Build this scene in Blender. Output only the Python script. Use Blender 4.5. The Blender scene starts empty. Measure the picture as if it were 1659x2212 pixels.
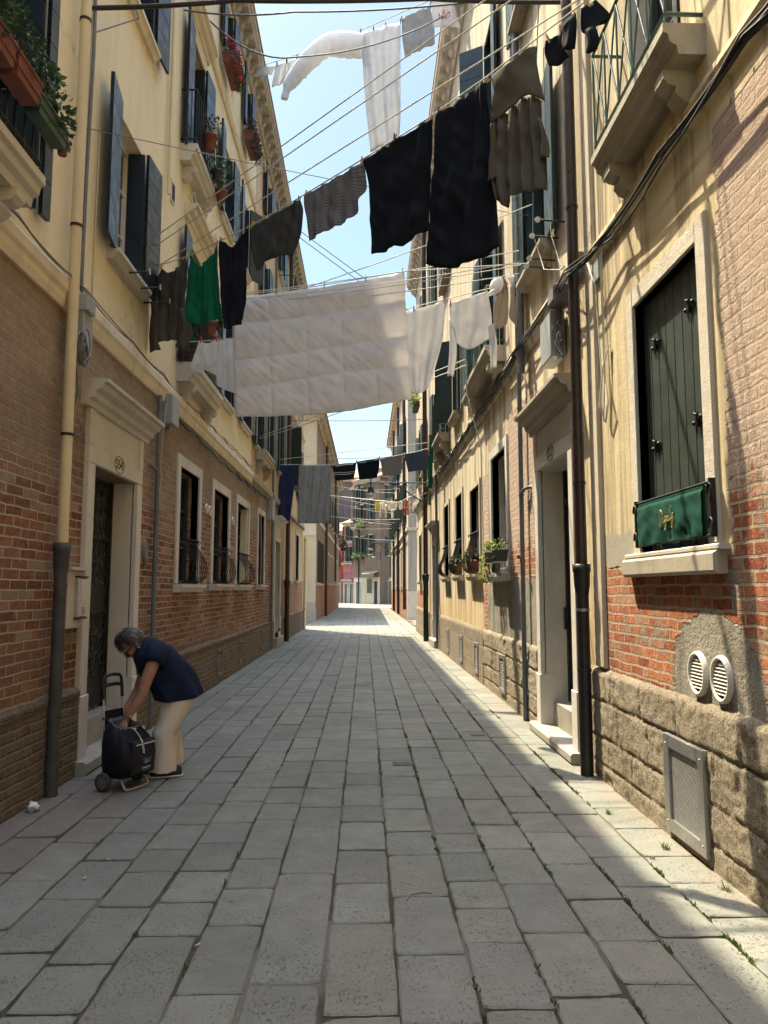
import bpy, math, random
from math import sin, cos, pi, radians, sqrt, atan2, hypot
from mathutils import Vector, Matrix, noise as mnoise
random.seed(7)
SC = bpy.context.scene
COL = SC.collection

# ------------------------------------------------------------------ camera, sky, sun, exposure
cam_data = bpy.data.cameras.new('camera')
cam = bpy.data.objects.new('camera', cam_data)
COL.objects.link(cam)
cam.location = (0, 0, 1.6)
cam.rotation_euler = (radians(90 + 5.9587), 0, radians(-1.4778))
cam_data.sensor_fit = 'VERTICAL'
cam_data.sensor_height = 36.0
cam_data.lens = 1600 / 2212 * 36
cam_data.clip_start = 0.05
cam_data.clip_end = 2000
SC.camera = cam

SUN_TRAVEL = Vector((0.29, -0.39, -1.0)).normalized()
W_ = bpy.data.worlds.new('World')
SC.world = W_
W_.use_nodes = True
_t = W_.node_tree
_bg = _t.nodes['Background']
_sky = _t.nodes.new('ShaderNodeTexSky')
_sky.sky_type = 'NISHITA'
_sky.sun_disc = False
_sky.sun_elevation = radians(64)
_sky.sun_rotation = radians(-36.6)
_sky.air_density = 1.0
_sky.dust_density = 1.1
_sky.ozone_density = 1.0
# added fill for the shaded street: sky scaled up at the zenith, dimmed lower
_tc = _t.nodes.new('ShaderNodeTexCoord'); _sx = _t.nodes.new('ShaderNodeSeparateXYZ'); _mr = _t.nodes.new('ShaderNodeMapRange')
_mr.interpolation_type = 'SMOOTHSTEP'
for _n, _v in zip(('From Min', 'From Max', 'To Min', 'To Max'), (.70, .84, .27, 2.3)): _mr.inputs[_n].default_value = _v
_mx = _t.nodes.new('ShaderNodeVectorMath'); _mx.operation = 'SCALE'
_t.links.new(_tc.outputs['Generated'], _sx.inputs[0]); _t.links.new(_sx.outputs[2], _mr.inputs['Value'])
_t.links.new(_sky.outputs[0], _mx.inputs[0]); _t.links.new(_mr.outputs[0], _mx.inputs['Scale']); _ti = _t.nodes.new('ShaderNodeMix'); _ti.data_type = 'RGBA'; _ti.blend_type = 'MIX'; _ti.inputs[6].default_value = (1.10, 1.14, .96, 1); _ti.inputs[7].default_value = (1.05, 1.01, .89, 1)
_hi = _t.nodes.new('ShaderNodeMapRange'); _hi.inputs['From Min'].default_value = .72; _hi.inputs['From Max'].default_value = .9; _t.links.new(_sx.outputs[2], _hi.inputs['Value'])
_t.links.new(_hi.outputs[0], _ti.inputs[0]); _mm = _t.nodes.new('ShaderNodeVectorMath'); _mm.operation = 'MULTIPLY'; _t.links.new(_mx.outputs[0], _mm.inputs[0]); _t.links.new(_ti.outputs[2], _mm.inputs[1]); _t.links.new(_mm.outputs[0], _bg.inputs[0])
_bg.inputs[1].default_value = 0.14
sun_data = bpy.data.lights.new('sun', 'SUN')
sun = bpy.data.objects.new('sun', sun_data)
COL.objects.link(sun)
sun_data.energy = 2.3
sun_data.angle = radians(0.55)
sun_data.color = (1.0, 0.88, 0.64)
sun.rotation_euler = SUN_TRAVEL.to_track_quat('-Z', 'Y').to_euler()
sun.location = (-6, 8, 30)
SC.view_settings.view_transform = 'Standard'
SC.view_settings.look = 'None'
SC.view_settings.exposure = 2.6
SC.view_settings.gamma = 1.0
SC.render.engine = 'CYCLES'
SC.cycles.max_bounces = 8
SC.cycles.diffuse_bounces = 5
SC.cycles.glossy_bounces = 3
SC.cycles.transmission_bounces = 4
SC.cycles.caustics_reflective = False
SC.cycles.caustics_refractive = False

# ------------------------------------------------------------------ object helpers
ORG = {}

def tag(o, label=None, cat=None, group=None, kind=None):
    if label: o['label'] = label
    if cat: o['category'] = cat
    if group: o['group'] = group
    if kind: o['kind'] = kind
    return o

def thing(name, label, cat, loc=(0, 0, 0), group=None):
    o = bpy.data.objects.new(name, None)
    o.empty_display_size = 0.1
    COL.objects.link(o)
    o.location = loc
    ORG[o.name] = Vector(loc)
    return tag(o, label, cat, group)

class Fr:
    """wall frame: a along the wall, d out of the wall, z up"""
    def __init__(s, o, t, n):
        s.o = Vector(o); s.t = Vector(t); s.n = Vector(n)
    def p(s, a, d, z):
        return s.o + s.t * a + s.n * d + Vector((0, 0, z))

class MB:
    def __init__(s):
        s.v = []; s.f = []; s.m = []; s.sm = []
    def add(s, vs, fs, mi=0, smooth=False):
        b = len(s.v)
        s.v += [Vector(q) for q in vs]
        for f in fs:
            s.f.append([b + i for i in f]); s.m.append(mi); s.sm.append(smooth)
    def hexa(s, c, mi=0):
        s.add(c, [(0, 3, 2, 1), (4, 5, 6, 7), (0, 1, 5, 4), (1, 2, 6, 5), (2, 3, 7, 6), (3, 0, 4, 7)], mi)
    def box(s, x0, x1, y0, y1, z0, z1, mi=0):
        s.hexa([(x0, y0, z0), (x1, y0, z0), (x1, y1, z0), (x0, y1, z0), (x0, y0, z1), (x1, y0, z1), (x1, y1, z1), (x0, y1, z1)], mi)
    def fb(s, W, a0, a1, d0, d1, z0, z1, mi=0):
        s.hexa([W.p(a0, d0, z0), W.p(a1, d0, z0), W.p(a1, d1, z0), W.p(a0, d1, z0), W.p(a0, d0, z1), W.p(a1, d0, z1), W.p(a1, d1, z1), W.p(a0, d1, z1)], mi)
    def bevbox(s, W, a0, a1, d0, d1, z0, z1, b=0.01, mi=0):
        """box whose outer face (d1) is chamfered"""
        s.hexa([W.p(a0, d0, z0), W.p(a1, d0, z0), W.p(a1, d1 - b, z0), W.p(a0, d1 - b, z0), W.p(a0, d0, z1), W.p(a1, d0, z1), W.p(a1, d1 - b, z1), W.p(a0, d1 - b, z1)], mi)
        c = [W.p(a0, d1 - b, z0), W.p(a1, d1 - b, z0), W.p(a1, d1 - b, z1), W.p(a0, d1 - b, z1),
             W.p(a0 + b, d1, z0 + b), W.p(a1 - b, d1, z0 + b), W.p(a1 - b, d1, z1 - b), W.p(a0 + b, d1, z1 - b)]
        s.add(c, [(4, 5, 6, 7), (0, 1, 5, 4), (1, 2, 6, 5), (2, 3, 7, 6), (3, 0, 4, 7)], mi)
    def cyl(s, p0, p1, r0, r1=None, n=12, mi=0, caps=True):
        r1 = r0 if r1 is None else r1
        s.tube([p0, p1], [r0, r1], n, mi, caps)
    def tube(s, pts, r, n=6, mi=0, caps=True, sx=1.0):
        pts = [Vector(q) for q in pts]
        if not isinstance(r, (list, tuple)): r = [r] * len(pts)
        k = len(pts)
        t0 = (pts[1] - pts[0]).normalized()
        ref = Vector((0, 0, 1)) if abs(t0.z) < 0.9 else Vector((1, 0, 0))
        u = t0.cross(ref).normalized()
        vs = []
        for i in range(k):
            t = (pts[min(i + 1, k - 1)] - pts[max(i - 1, 0)])
            if t.length < 1e-9: t = t0
            t.normalize()
            u = (u - t * u.dot(t))
            if u.length < 1e-6: u = t.orthogonal()
            u.normalize()
            w = t.cross(u)
            for j in range(n):
                an = 2 * pi * j / n
                vs.append(pts[i] + (u * cos(an) * sx + w * sin(an)) * r[i])
        fs = []
        for i in range(k - 1):
            for j in range(n):
                fs.append((i * n + j, i * n + (j + 1) % n, (i + 1) * n + (j + 1) % n, (i + 1) * n + j))
        s.add(vs, fs, mi, True)
        if caps:
            s.add(vs[:n], [tuple(range(n))[::-1]], mi)
            s.add(vs[-n:], [tuple(range(n))], mi)
    def prism(s, W, prof, a0, a1, mi=0, smooth=False):
        """profile [(d,z)] extruded along the wall"""
        n = len(prof)
        vs = [W.p(a0, d, z) for d, z in prof] + [W.p(a1, d, z) for d, z in prof]
        s.add(vs, [(i, (i + 1) % n, n + (i + 1) % n, n + i) for i in range(n)], mi, smooth)
        s.add(vs[:n], [tuple(range(n))[::-1]], mi); s.add(vs[n:], [tuple(range(n))], mi)
    def prism_a(s, W, prof, d0, d1, mi=0):
        """profile [(a,z)] extruded out of the wall"""
        n = len(prof)
        vs = [W.p(a, d0, z) for a, z in prof] + [W.p(a, d1, z) for a, z in prof]
        s.add(vs, [(i, (i + 1) % n, n + (i + 1) % n, n + i) for i in range(n)], mi)
        s.add(vs[:n], [tuple(range(n))[::-1]], mi); s.add(vs[n:], [tuple(range(n))], mi)
    def loft(s, rings, mi=0, closed=True, caps=True, smooth=True):
        n = len(rings[0]); vs = [q for r in rings for q in r]; fs = []
        for i in range(len(rings) - 1):
            for j in range(n if closed else n - 1):
                fs.append((i * n + j, i * n + (j + 1) % n, (i + 1) * n + (j + 1) % n, (i + 1) * n + j))
        s.add(vs, fs, mi, smooth)
        if caps and closed:
            s.add(rings[0], [tuple(range(n))[::-1]], mi, smooth); s.add(rings[-1], [tuple(range(n))], mi, smooth)
    def ell(s, c, rx, ry, rz, M=None, nu=14, nv=9, mi=0):
        c = Vector(c); rings = []
        for i in range(nv + 1):
            ph = -pi / 2 + pi * i / nv
            ring = []
            for j in range(nu):
                th = 2 * pi * j / nu
                q = Vector((rx * cos(ph) * cos(th), ry * cos(ph) * sin(th), rz * sin(ph)))
                ring.append(c + (M @ q if M else q))
            rings.append(ring)
        s.loft(rings, mi, True, False)
    def leaves(s, c, rx, ry, rz, n, size, mi=0, droop=0.0, mis=None):
        c = Vector(c)
        for _ in range(n):
            while True:
                q = Vector((random.uniform(-1, 1), random.uniform(-1, 1), random.uniform(-1, 1)))
                if 0.25 < q.length < 1: break
            p = c + Vector((q.x * rx, q.y * ry, q.z * rz))
            d = (Vector((q.x, q.y, q.z + random.uniform(-.3, .6) - droop)) + Vector((random.uniform(-.6, .6), random.uniform(-.6, .6), random.uniform(-.6, .6)))).normalized()
            w = d.orthogonal().normalized()
            w = (w * cos(random.random() * 6.28) + d.cross(w) * sin(random.random() * 6.28)).normalized()
            up = d.cross(w)
            L = size * random.uniform(.6, 1.25); B = L * random.uniform(.28, .42)
            s.add([p, p + d * L * .5 + w * B + up * L * .08, p + d * L - up * L * .12, p + d * L * .5 - w * B + up * L * .08], [(0, 1, 2, 3)], random.choice(mis) if mis else mi)
    def build(s, name, mats, parent=None, loc=None, smooth=None):
        me = bpy.data.meshes.new(name)
        if parent is not None: org = ORG[parent.name]
        elif loc is not None: org = Vector(loc)
        else: org = Vector((0, 0, 0))
        me.from_pydata([tuple(q - org) for q in s.v], [], s.f)
        if not isinstance(mats, (list, tuple)): mats = [mats]
        for m in mats: me.materials.append(m)
        me.polygons.foreach_set('material_index', s.m)
        me.polygons.foreach_set('use_smooth', [(x if smooth is None else smooth) for x in s.sm])
        me.update()
        o = bpy.data.objects.new(name, me)
        COL.objects.link(o)
        if parent is not None: o.parent = parent
        else: o.location = org
        ORG[o.name] = org
        return o

def copy_tree(o, parent=None):
    c = o.copy(); COL.objects.link(c)
    ORG[c.name] = ORG[o.name]
    if parent is not None: c.parent = parent
    for ch in list(o.children): copy_tree(ch, c)
    return c

# ------------------------------------------------------------------ material helpers
class NT:
    def __init__(s, name):
        s.mat = bpy.data.materials.new(name)
        s.mat.use_nodes = True
        s.t = s.mat.node_tree
        s.b = s.t.nodes['Principled BSDF']
        s._pos = None
    def put(s, sock, v):
        if isinstance(v, bpy.types.NodeSocket): s.t.links.new(v, sock)
        elif v is not None:
            if isinstance(v, (tuple, list)) and len(v) == 3 and sock.type == 'RGBA': v = (*v, 1)
            sock.default_value = v
    def node(s, ty): return s.t.nodes.new(ty)
    def pos(s):
        if s._pos is None: s._pos = s.node('ShaderNodeNewGeometry').outputs['Position']
        return s._pos
    def xyz(s, v=None):
        n = s.node('ShaderNodeSeparateXYZ'); s.put(n.inputs[0], v if v is not None else s.pos()); return n.outputs
    def vec(s, x, y, z):
        n = s.node('ShaderNodeCombineXYZ')
        for i, q in enumerate((x, y, z)): s.put(n.inputs[i], q)
        return n.outputs[0]
    def m(s, op, a, b=None, c=None):
        n = s.node('ShaderNodeMath'); n.operation = op
        s.put(n.inputs[0], a)
        if b is not None: s.put(n.inputs[1], b)
        if c is not None: s.put(n.inputs[2], c)
        return n.outputs[0]
    def noise(s, scale, detail=4, rough=.55, v=None, sx=1, sy=1, sz=1):
        n = s.node('ShaderNodeTexNoise')
        v = v if v is not None else s.pos()
        if (sx, sy, sz) != (1, 1, 1):
            mp = s.node('ShaderNodeMapping'); s.put(mp.inputs[0], v); mp.inputs['Scale'].default_value = (sx, sy, sz); v = mp.outputs[0]
        s.put(n.inputs['Vector'], v); n.inputs['Scale'].default_value = scale
        n.inputs['Detail'].default_value = detail; n.inputs['Roughness'].default_value = rough
        return n.outputs['Fac']
    def vor(s, scale, v=None, feature='F1'):
        n = s.node('ShaderNodeTexVoronoi'); n.feature = feature
        s.put(n.inputs['Vector'], v if v is not None else s.pos()); n.inputs['Scale'].default_value = scale
        return n.outputs['Distance']
    def step(s, v, e0, e1):
        n = s.node('ShaderNodeMapRange'); n.interpolation_type = 'SMOOTHSTEP'
        s.put(n.inputs['Value'], v); s.put(n.inputs['From Min'], e0); s.put(n.inputs['From Max'], e1)
        return n.outputs[0]
    def rng(s, v, a, b, c, d):
        n = s.node('ShaderNodeMapRange'); s.put(n.inputs['Value'], v)
        for i, q in zip(('From Min', 'From Max', 'To Min', 'To Max'), (a, b, c, d)): n.inputs[i].default_value = q
        return n.outputs[0]
    def mix(s, f, a, b, blend='MIX'):
        n = s.node('ShaderNodeMix'); n.data_type = 'RGBA'; n.blend_type = blend
        s.put(n.inputs[0], f); s.put(n.inputs[6], a); s.put(n.inputs[7], b)
        return n.outputs[2]
    def fmix(s, f, a, b):
        n = s.node('ShaderNodeMix'); n.data_type = 'FLOAT'
        s.put(n.inputs[0], f); s.put(n.inputs[2], a); s.put(n.inputs[3], b)
        return n.outputs[0]
    def ramp(s, f, stops):
        n = s.node('ShaderNodeValToRGB'); s.put(n.inputs[0], f)
        e = n.color_ramp.elements
        while len(e) < len(stops): e.new(.5)
        for q, (p, c) in zip(e, stops): q.position = p; q.color = (*c, 1)
        return n.outputs[0]
    def island(s): return s.node('ShaderNodeNewGeometry').outputs['Random Per Island']
    def objrand(s): return s.node('ShaderNodeObjectInfo').outputs['Random']
    def bump(s, h, dist=.02, strength=1.0):
        n = s.node('ShaderNodeBump'); n.inputs['Distance'].default_value = dist; n.inputs['Strength'].default_value = strength
        s.put(n.inputs['Height'], h); s.put(s.b.inputs['Normal'], n.outputs[0])
    def done(s, col=None, rough=.8, metal=0.0, spec=None):
        s.put(s.b.inputs['Base Color'], col); s.put(s.b.inputs['Roughness'], rough); s.b.inputs['Metallic'].default_value = metal
        if spec is not None: s.b.inputs['Specular IOR Level'].default_value = spec
        return s.mat

def wallvec(n):
    x, y, z = n.xyz()
    return n.vec(n.m('ADD', x, y), z, 0)

def brick_nodes(n, c1, c2, mortar, bw=.25, rh=.072, ms=.009, wob=.010):
    """returns colour, height of a brick wall laid in world metres"""
    x, y, z = n.xyz()
    w1 = n.m('MULTIPLY', n.m('SUBTRACT', n.noise(6, 2), .5), wob * 2)
    w2 = n.m('MULTIPLY', n.m('SUBTRACT', n.noise(4.3, 3, v=n.vec(n.m('ADD', z, 7), y, x)), .5), wob * 2.4)
    v = n.vec(n.m('ADD', n.m('ADD', x, y), w1), n.m('ADD', z, w2), 0)
    b = n.node('ShaderNodeTexBrick')
    n.put(b.inputs['Vector'], v); b.inputs['Scale'].default_value = 1
    b.inputs['Brick Width'].default_value = bw; b.inputs['Row Height'].default_value = rh
    b.inputs['Mortar Size'].default_value = ms; b.inputs['Mortar Smooth'].default_value = .35
    b.inputs['Bias'].default_value = 0.0
    n.put(b.inputs['Color1'], (0, 0, 0)); n.put(b.inputs['Color2'], (1, 1, 1)); n.put(b.inputs['Mortar'], (.5, .5, .5))
    rnd = b.outputs['Color']; fac = b.outputs['Fac']
    grain = n.noise(38, 5, .7)
    blot = n.noise(9, 3, .6)
    col = n.mix(n.m('MULTIPLY', rnd, 1), c1, c2)
    col = n.mix(n.rng(blot, .35, .72, 0, .7), col, tuple(q * .5 for q in c1))
    col = n.mix(n.m('MULTIPLY', n.step(n.m('FRACT', n.m('MULTIPLY', rnd, 9.7)), .74, .9), .55), col, tuple(q * .8 for q in mortar))
    col = n.mix(n.rng(grain, .45, .75, 0, .4), col, tuple(min(1, q * 1.7) for q in c2))
    ero = n.m('ADD', fac, n.m('MULTIPLY', n.step(blot, .62, .78), .5))
    col = n.mix(n.m('MINIMUM', ero, 1), col, mortar)
    h = n.m('ADD', n.m('MULTIPLY', n.m('SUBTRACT', 1, fac), .8), n.m('ADD', n.m('MULTIPLY', grain, .75), n.m('MULTIPLY', blot, .6)))
    return col, h

def simple(name, col, rough=.6, metal=0, var=.25, scale=6, bump=0, spec=None):
    n = NT(name)
    f = n.noise(scale, 5, .6)
    c = n.mix(n.rng(f, .3, .7, 0, 1), tuple(q * (1 - var) for q in col), tuple(min(1, q * (1 + var * .7)) for q in col))
    if bump: n.bump(n.noise(scale * 7, 5, .7), bump)
    return n.done(c, n.rng(n.noise(scale * 2.3, 3), .3, .7, max(.05, rough - .12), min(1, rough + .12)), metal, spec)

def cloth_mat(name, col, trans=.25, stripes=None, weave=900, var=.12, sheen=.0):
    n = NT(name)
    f = n.noise(7, 4, .6)
    c = n.mix(n.rng(f, .3, .7, 0, 1), tuple(q * (1 - var) for q in col), col)
    if stripes:
        axis, per, frac, c2, off = stripes
        uv = n.node('ShaderNodeUVMap').outputs[0]
        q = n.xyz(uv)[axis]
        s_ = n.m('FRACT', n.m('ADD', n.m('MULTIPLY', q, per), off))
        c = n.mix(n.m('LESS_THAN', s_, frac), c, c2)
    n.bump(n.noise(30, 3, .6, sz=.35), .004, .6)
    n.put(n.b.inputs['Base Color'], c); n.b.inputs['Roughness'].default_value = .9
    n.b.inputs['Specular IOR Level'].default_value = .15
    if trans > 0:
        tr = n.node('ShaderNodeBsdfTranslucent'); n.put(tr.inputs[0], c)
        mx = n.node('ShaderNodeMixShader'); mx.inputs[0].default_value = trans
        out = n.t.nodes['Material Output']
        n.t.links.new(n.b.outputs[0], mx.inputs[1]); n.t.links.new(tr.outputs[0], mx.inputs[2]); n.t.links.new(mx.outputs[0], out.inputs[0])
    return n.mat
# ------------------------------------------------------------------ materials
def mk_brick_left():
    n = NT('brick_left')
    x, y, z = n.xyz()
    col, h = brick_nodes(n, (.140, .050, .028), (.38, .165, .088), (.47, .40, .30), rh=.076, bw=.26, ms=.0085)
    big = n.noise(.55, 4, .6, sy=.7, sz=1.5)
    zz = n.m('ADD', z, n.m('MULTIPLY', n.m('SUBTRACT', big, .5), 2.6))
    dust = n.step(zz, 2.3, 3.4)
    low = n.m('SUBTRACT', 1, n.step(zz, .7, 1.35))
    pat = n.mix(n.noise(13, 4, .65), (.23, .17, .115), (.46, .385, .285))
    col = n.mix(n.m('MULTIPLY', dust, .74), col, pat)
    col = n.mix(n.m('MULTIPLY', n.step(n.noise(1.1, 4, .65, sz=1.4), .5, .62), .38), col, (.20, .125, .075))
    lowc = n.mix(n.noise(8, 4, .65), (.19, .125, .075), (.33, .235, .15))
    col = n.mix(n.m('MULTIPLY', low, .38), col, lowc)
    wh = n.m('MULTIPLY', n.step(n.noise(2.6, 5, .7), .57, .70), .42)
    col = n.mix(wh, col, (.46, .40, .32))
    n.bump(h, .03, 1.0)
    return n.done(col, .9, spec=.2)

def mk_plaster(name, c, c2, stain, sa=.5, bump=.004, streak=1.0):
    n = NT(name)
    a = n.noise(.9, 5, .6); b = n.noise(2.4, 5, .65, sz=.12, sx=1.5, sy=1.5); g = n.noise(60, 4, .7)
    col = n.mix(n.rng(a, .3, .7, 0, 1), c, c2)
    col = n.mix(n.m('MULTIPLY', n.step(b, .46, .66), sa * streak), col, stain)
    col = n.mix(n.rng(n.noise(14, 4, .7), .4, .75, 0, .22), col, tuple(q * .72 for q in c))
    ck = n.vor(.75, n.vec(n.m('ADD', n.xyz()[1], n.m('MULTIPLY', n.noise(2.2, 5, .7), 1.3)), n.m('ADD', n.xyz()[2], n.m('MULTIPLY', n.noise(3.1, 4, .7), 1.0)), n.xyz()[0]), 'DISTANCE_TO_EDGE')
    cr_ = n.m('MULTIPLY', n.m('SUBTRACT', 1, n.step(ck, .002, .006)), n.step(n.noise(.7, 2), .5, .6))
    col = n.mix(n.m('MULTIPLY', cr_, .45), col, tuple(q * .45 for q in stain))
    pt = n.m('MULTIPLY', n.step(n.noise(1.15, 6, .72, sz=.8), .655, .668), .55)
    col = n.mix(pt, col, tuple(min(1, q * .92 + .06) for q in (c[0] * .9, c[0] * .82, c[0] * .66)))
    n.bump(n.m('ADD', n.m('SUBTRACT', n.m('MULTIPLY', a, 1.5), n.m('ADD', n.m('MULTIPLY', cr_, .5), n.m('MULTIPLY', pt, .5))), n.m('MULTIPLY', g, .35)), bump * 4, .6)
    return n.done(col, .88, spec=.2)

def mk_ochre_wall():
    """right hand facade: ochre plaster, bare brick and grey cement in ragged patches"""
    n = NT('ochre_wall')
    x, y, z = n.xyz()
    rag = n.m('SUBTRACT', n.noise(3.2, 5, .65), .5)
    rag2 = n.m('SUBTRACT', n.noise(1.5, 5, .7, v=n.vec(z, x, y)), .5)
    yy = n.m('ADD', y, n.m('MULTIPLY', rag, .34)); zz = n.m('ADD', z, n.m('MULTIPLY', rag2, .42))
    bc, bh = brick_nodes(n, (.25, .080, .040), (.54, .21, .105), (.42, .34, .25), bw=.25, rh=.074, ms=.010, wob=.014)
    pale = n.mix(n.noise(26, 5, .7), (.36, .26, .195), (.62, .51, .41))
    up = n.step(n.m('ADD', zz, n.m('MULTIPLY', n.m('SUBTRACT', n.noise(11, 4, .7), .5), 1.1)), 2.08, 2.22)
    bc = n.mix(n.m('MULTIPLY', up, .86), bc, pale)
    smear = n.m('MULTIPLY', n.step(n.noise(3.4, 5, .7), .55, .64), n.m('SUBTRACT', 1, up))
    grey = n.mix(n.noise(22, 5, .7), (.20, .175, .135), (.38, .33, .25))
    bc = n.mix(n.m('MULTIPLY', smear, .85), bc, grey)
    # plaster
    a = n.noise(.8, 5, .6); st = n.noise(2.2, 5, .65, sz=.10, sx=1.6, sy=1.6); g = n.noise(70, 4, .7)
    near = n.m('SUBTRACT', 1, n.step(y, 6.2, 7.4))
    pc = n.mix(n.rng(a, .3, .7, 0, 1), (.57, .49, .345), (.65, .565, .41))
    pc = n.mix(n.m('MULTIPLY', near, .75), pc, (.62, .51, .30))
    pc = n.mix(n.m('MULTIPLY', n.step(st, .44, .60), .72), pc, (.235, .185, .12))
    pc = n.mix(n.m('MULTIPLY', n.step(n.noise(1.3, 5, .7), .58, .72), .5), pc, (.58, .50, .36))
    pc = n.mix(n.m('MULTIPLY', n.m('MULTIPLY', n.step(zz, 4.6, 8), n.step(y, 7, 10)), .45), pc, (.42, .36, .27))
    pc = n.mix(n.m('MULTIPLY', n.m('SUBTRACT', 1, n.step(zz, .95, 1.9)), .5), pc, (.56, .38, .17))
    pl = n.step(n.noise(1.25, 6, .74), .630, .642); pk = n.m('MULTIPLY', pl, n.step(z, 2.2, 3.2))
    pc = n.mix(n.m('MULTIPLY', pk, .8), pc, n.mix(n.noise(17, 4, .7), (.34, .30, .235), (.50, .45, .36)))
    def inv(q): return n.m('SUBTRACT', 1, q)
    def AND(*q):
        r = q[0]
        for k in q[1:]: r = n.m('MULTIPLY', r, k)
        return r
    m1 = AND(inv(n.step(yy, 4.02, 4.06)), inv(n.step(z, 4.28, 4.34)))
    m2 = AND(inv(n.step(zz, 1.78, 1.82)), inv(n.step(y, 6.55, 6.6)))
    m3 = AND(n.step(y, 8.55, 8.6), inv(n.step(yy, 10.42, 10.47)), n.step(zz, 1.72, 1.77), inv(n.step(zz, 4.0, 4.05)))
    m4 = AND(n.step(yy, 12.05, 12.1), inv(n.step(yy, 12.65, 12.7)), inv(n.step(zz, 3.5, 3.55)))
    m5 = AND(n.step(yy, 25, 25.1), inv(n.step(zz, 1.5, 1.6)))
    bm = n.m('MINIMUM', n.m('ADD', n.m('ADD', n.m('ADD', m1, m2), n.m('ADD', m3, m4)), m5), 1)
    cm = AND(n.step(y, 8.55, 8.6), inv(n.step(yy, 12.3, 12.35)), inv(n.step(zz, 1.7, 1.75)))
    dy = n.m('MULTIPLY', n.m('SUBTRACT', yy, 4.36), 1.75); dz = n.m('MULTIPLY', n.m('SUBTRACT', zz, 1.06), 2.3)
    rr = n.m('ADD', n.m('MULTIPLY', dy, dy), n.m('MULTIPLY', dz, dz))
    cm = n.m('MINIMUM', n.m('ADD', cm, AND(inv(n.step(rr, .92, 1.0)), inv(n.step(y, 6, 6.1)))), 1)
    # grey render under the plaster edge
    gp = AND(n.step(zz, 1.8, 1.84), inv(n.step(zz, 2.02, 2.06)), inv(n.step(y, 6.55, 6.6)), n.step(y, 4.6, 5.2))
    cc = n.mix(n.noise(9, 5, .7), (.21, .19, .155), (.38, .345, .28))
    cc = n.mix(n.m('MULTIPLY', n.step(n.noise(3.2, 6, .75, sz=.35), .5, .6), .6), cc, (.14, .125, .10))
    col = n.mix(gp, pc, (.36, .33, .265))
    col = n.mix(bm, col, bc)
    col = n.mix(cm, col, cc)
    hp = n.m('SUBTRACT', n.m('ADD', n.m('ADD', n.m('MULTIPLY', a, .8), n.m('MULTIPLY', g, .12)), 1.25), n.m('MULTIPLY', pk, .35))
    hc = n.m('ADD', n.m('ADD', n.m('MULTIPLY', n.noise(7, 6, .75), 1.2), n.m('MULTIPLY', g, .3)), .6)
    h = n.fmix(bm, hp, n.m('MULTIPLY', bh, 1.15)); h = n.fmix(cm, h, hc)
    n.bump(h, .035, .95)
    return n.done(col, .9, spec=.15)

def mk_block_stone(name, c1, c2, bw, rh):
    n = NT(name)
    x, y, z = n.xyz()
    w1 = n.m('MULTIPLY', n.m('SUBTRACT', n.noise(1.7, 3), .5), .16)
    v = n.vec(n.m('ADD', n.m('ADD', x, y), w1), n.m('ADD', z, n.m('MULTIPLY', n.m('SUBTRACT', n.noise(1.1, 2), .5), .10)), 0)
    b = n.node('ShaderNodeTexBrick'); n.put(b.inputs['Vector'], v); b.inputs['Scale'].default_value = 1
    b.inputs['Brick Width'].default_value = bw; b.inputs['Row Height'].default_value = rh
    b.inputs['Mortar Size'].default_value = .014; b.inputs['Mortar Smooth'].default_value = .6
    n.put(b.inputs['Color1'], (0, 0, 0)); n.put(b.inputs['Color2'], (1, 1, 1))
    g = n.noise(45, 6, .75); p = n.noise(7, 5, .65)
    col = n.mix(b.outputs['Color'], c1, c2)
    col = n.mix(n.rng(g, .35, .65, 0, .75), col, tuple(q * .25 for q in c1))
    col = n.mix(n.rng(p, .4, .7, 0, .5), col, tuple(min(1, q * 1.35) for q in c2))
    col = n.mix(n.m('MULTIPLY', n.step(n.noise(2.0, 5, .7), .55, .7), .4), col, (.16, .125, .08))
    col = n.mix(n.m('MULTIPLY', b.outputs['Fac'], .55), col, (.34, .28, .20))
    h = n.m('ADD', n.m('MULTIPLY', n.m('SUBTRACT', 1, b.outputs['Fac']), .9), n.m('ADD', n.m('MULTIPLY', g, .7), n.m('MULTIPLY', p, .6)))
    n.bump(h, .04, 1.0)
    return n.done(col, .93, spec=.15)

def mk_stone(name, c, dirt=(.24, .22, .17), amt=.5, bump=.006):
    n = NT(name)
    a = n.noise(3, 5, .65); b = n.noise(1.6, 6, .72, sz=.4); g = n.noise(80, 4, .7)
    col = n.mix(n.rng(a, .3, .7, 0, 1), tuple(q * .86 for q in c), c)
    col = n.mix(n.m('MULTIPLY', n.step(b, .5, .70), amt), col, dirt)
    col = n.mix(n.m('MULTIPLY', n.step(n.vor(24), .0, .12), -.25), col, dirt)
    col = n.mix(n.rng(g, .55, .75, 0, .3), col, dirt)
    n.bump(n.m('ADD', n.m('MULTIPLY', a, .8), n.m('MULTIPLY', g, .35)), bump * 3, .6)
    return n.done(col, .75, spec=.3)

def mk_rough():
    n = NT('rough_grey_brown_stone')
    g = n.noise(48, 6, .8); p = n.noise(6, 5, .65); q = n.noise(1.5, 4, .6)
    col = n.mix(n.rng(q, .35, .65, 0, 1), (.30, .25, .18), (.44, .375, .28))
    col = n.mix(n.step(g, .50, .66), col, (.085, .066, .042))
    col = n.mix(n.m('MULTIPLY', n.step(n.noise(33, 5, .75), .55, .68), .6), col, (.52, .45, .34))
    col = n.mix(n.m('MULTIPLY', n.step(p, .52, .7), .4), col, (.17, .125, .075))
    n.bump(n.m('ADD', g, n.m('MULTIPLY', p, .5)), .035, 1.0)
    return n.done(col, .95, spec=.1)

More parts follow.
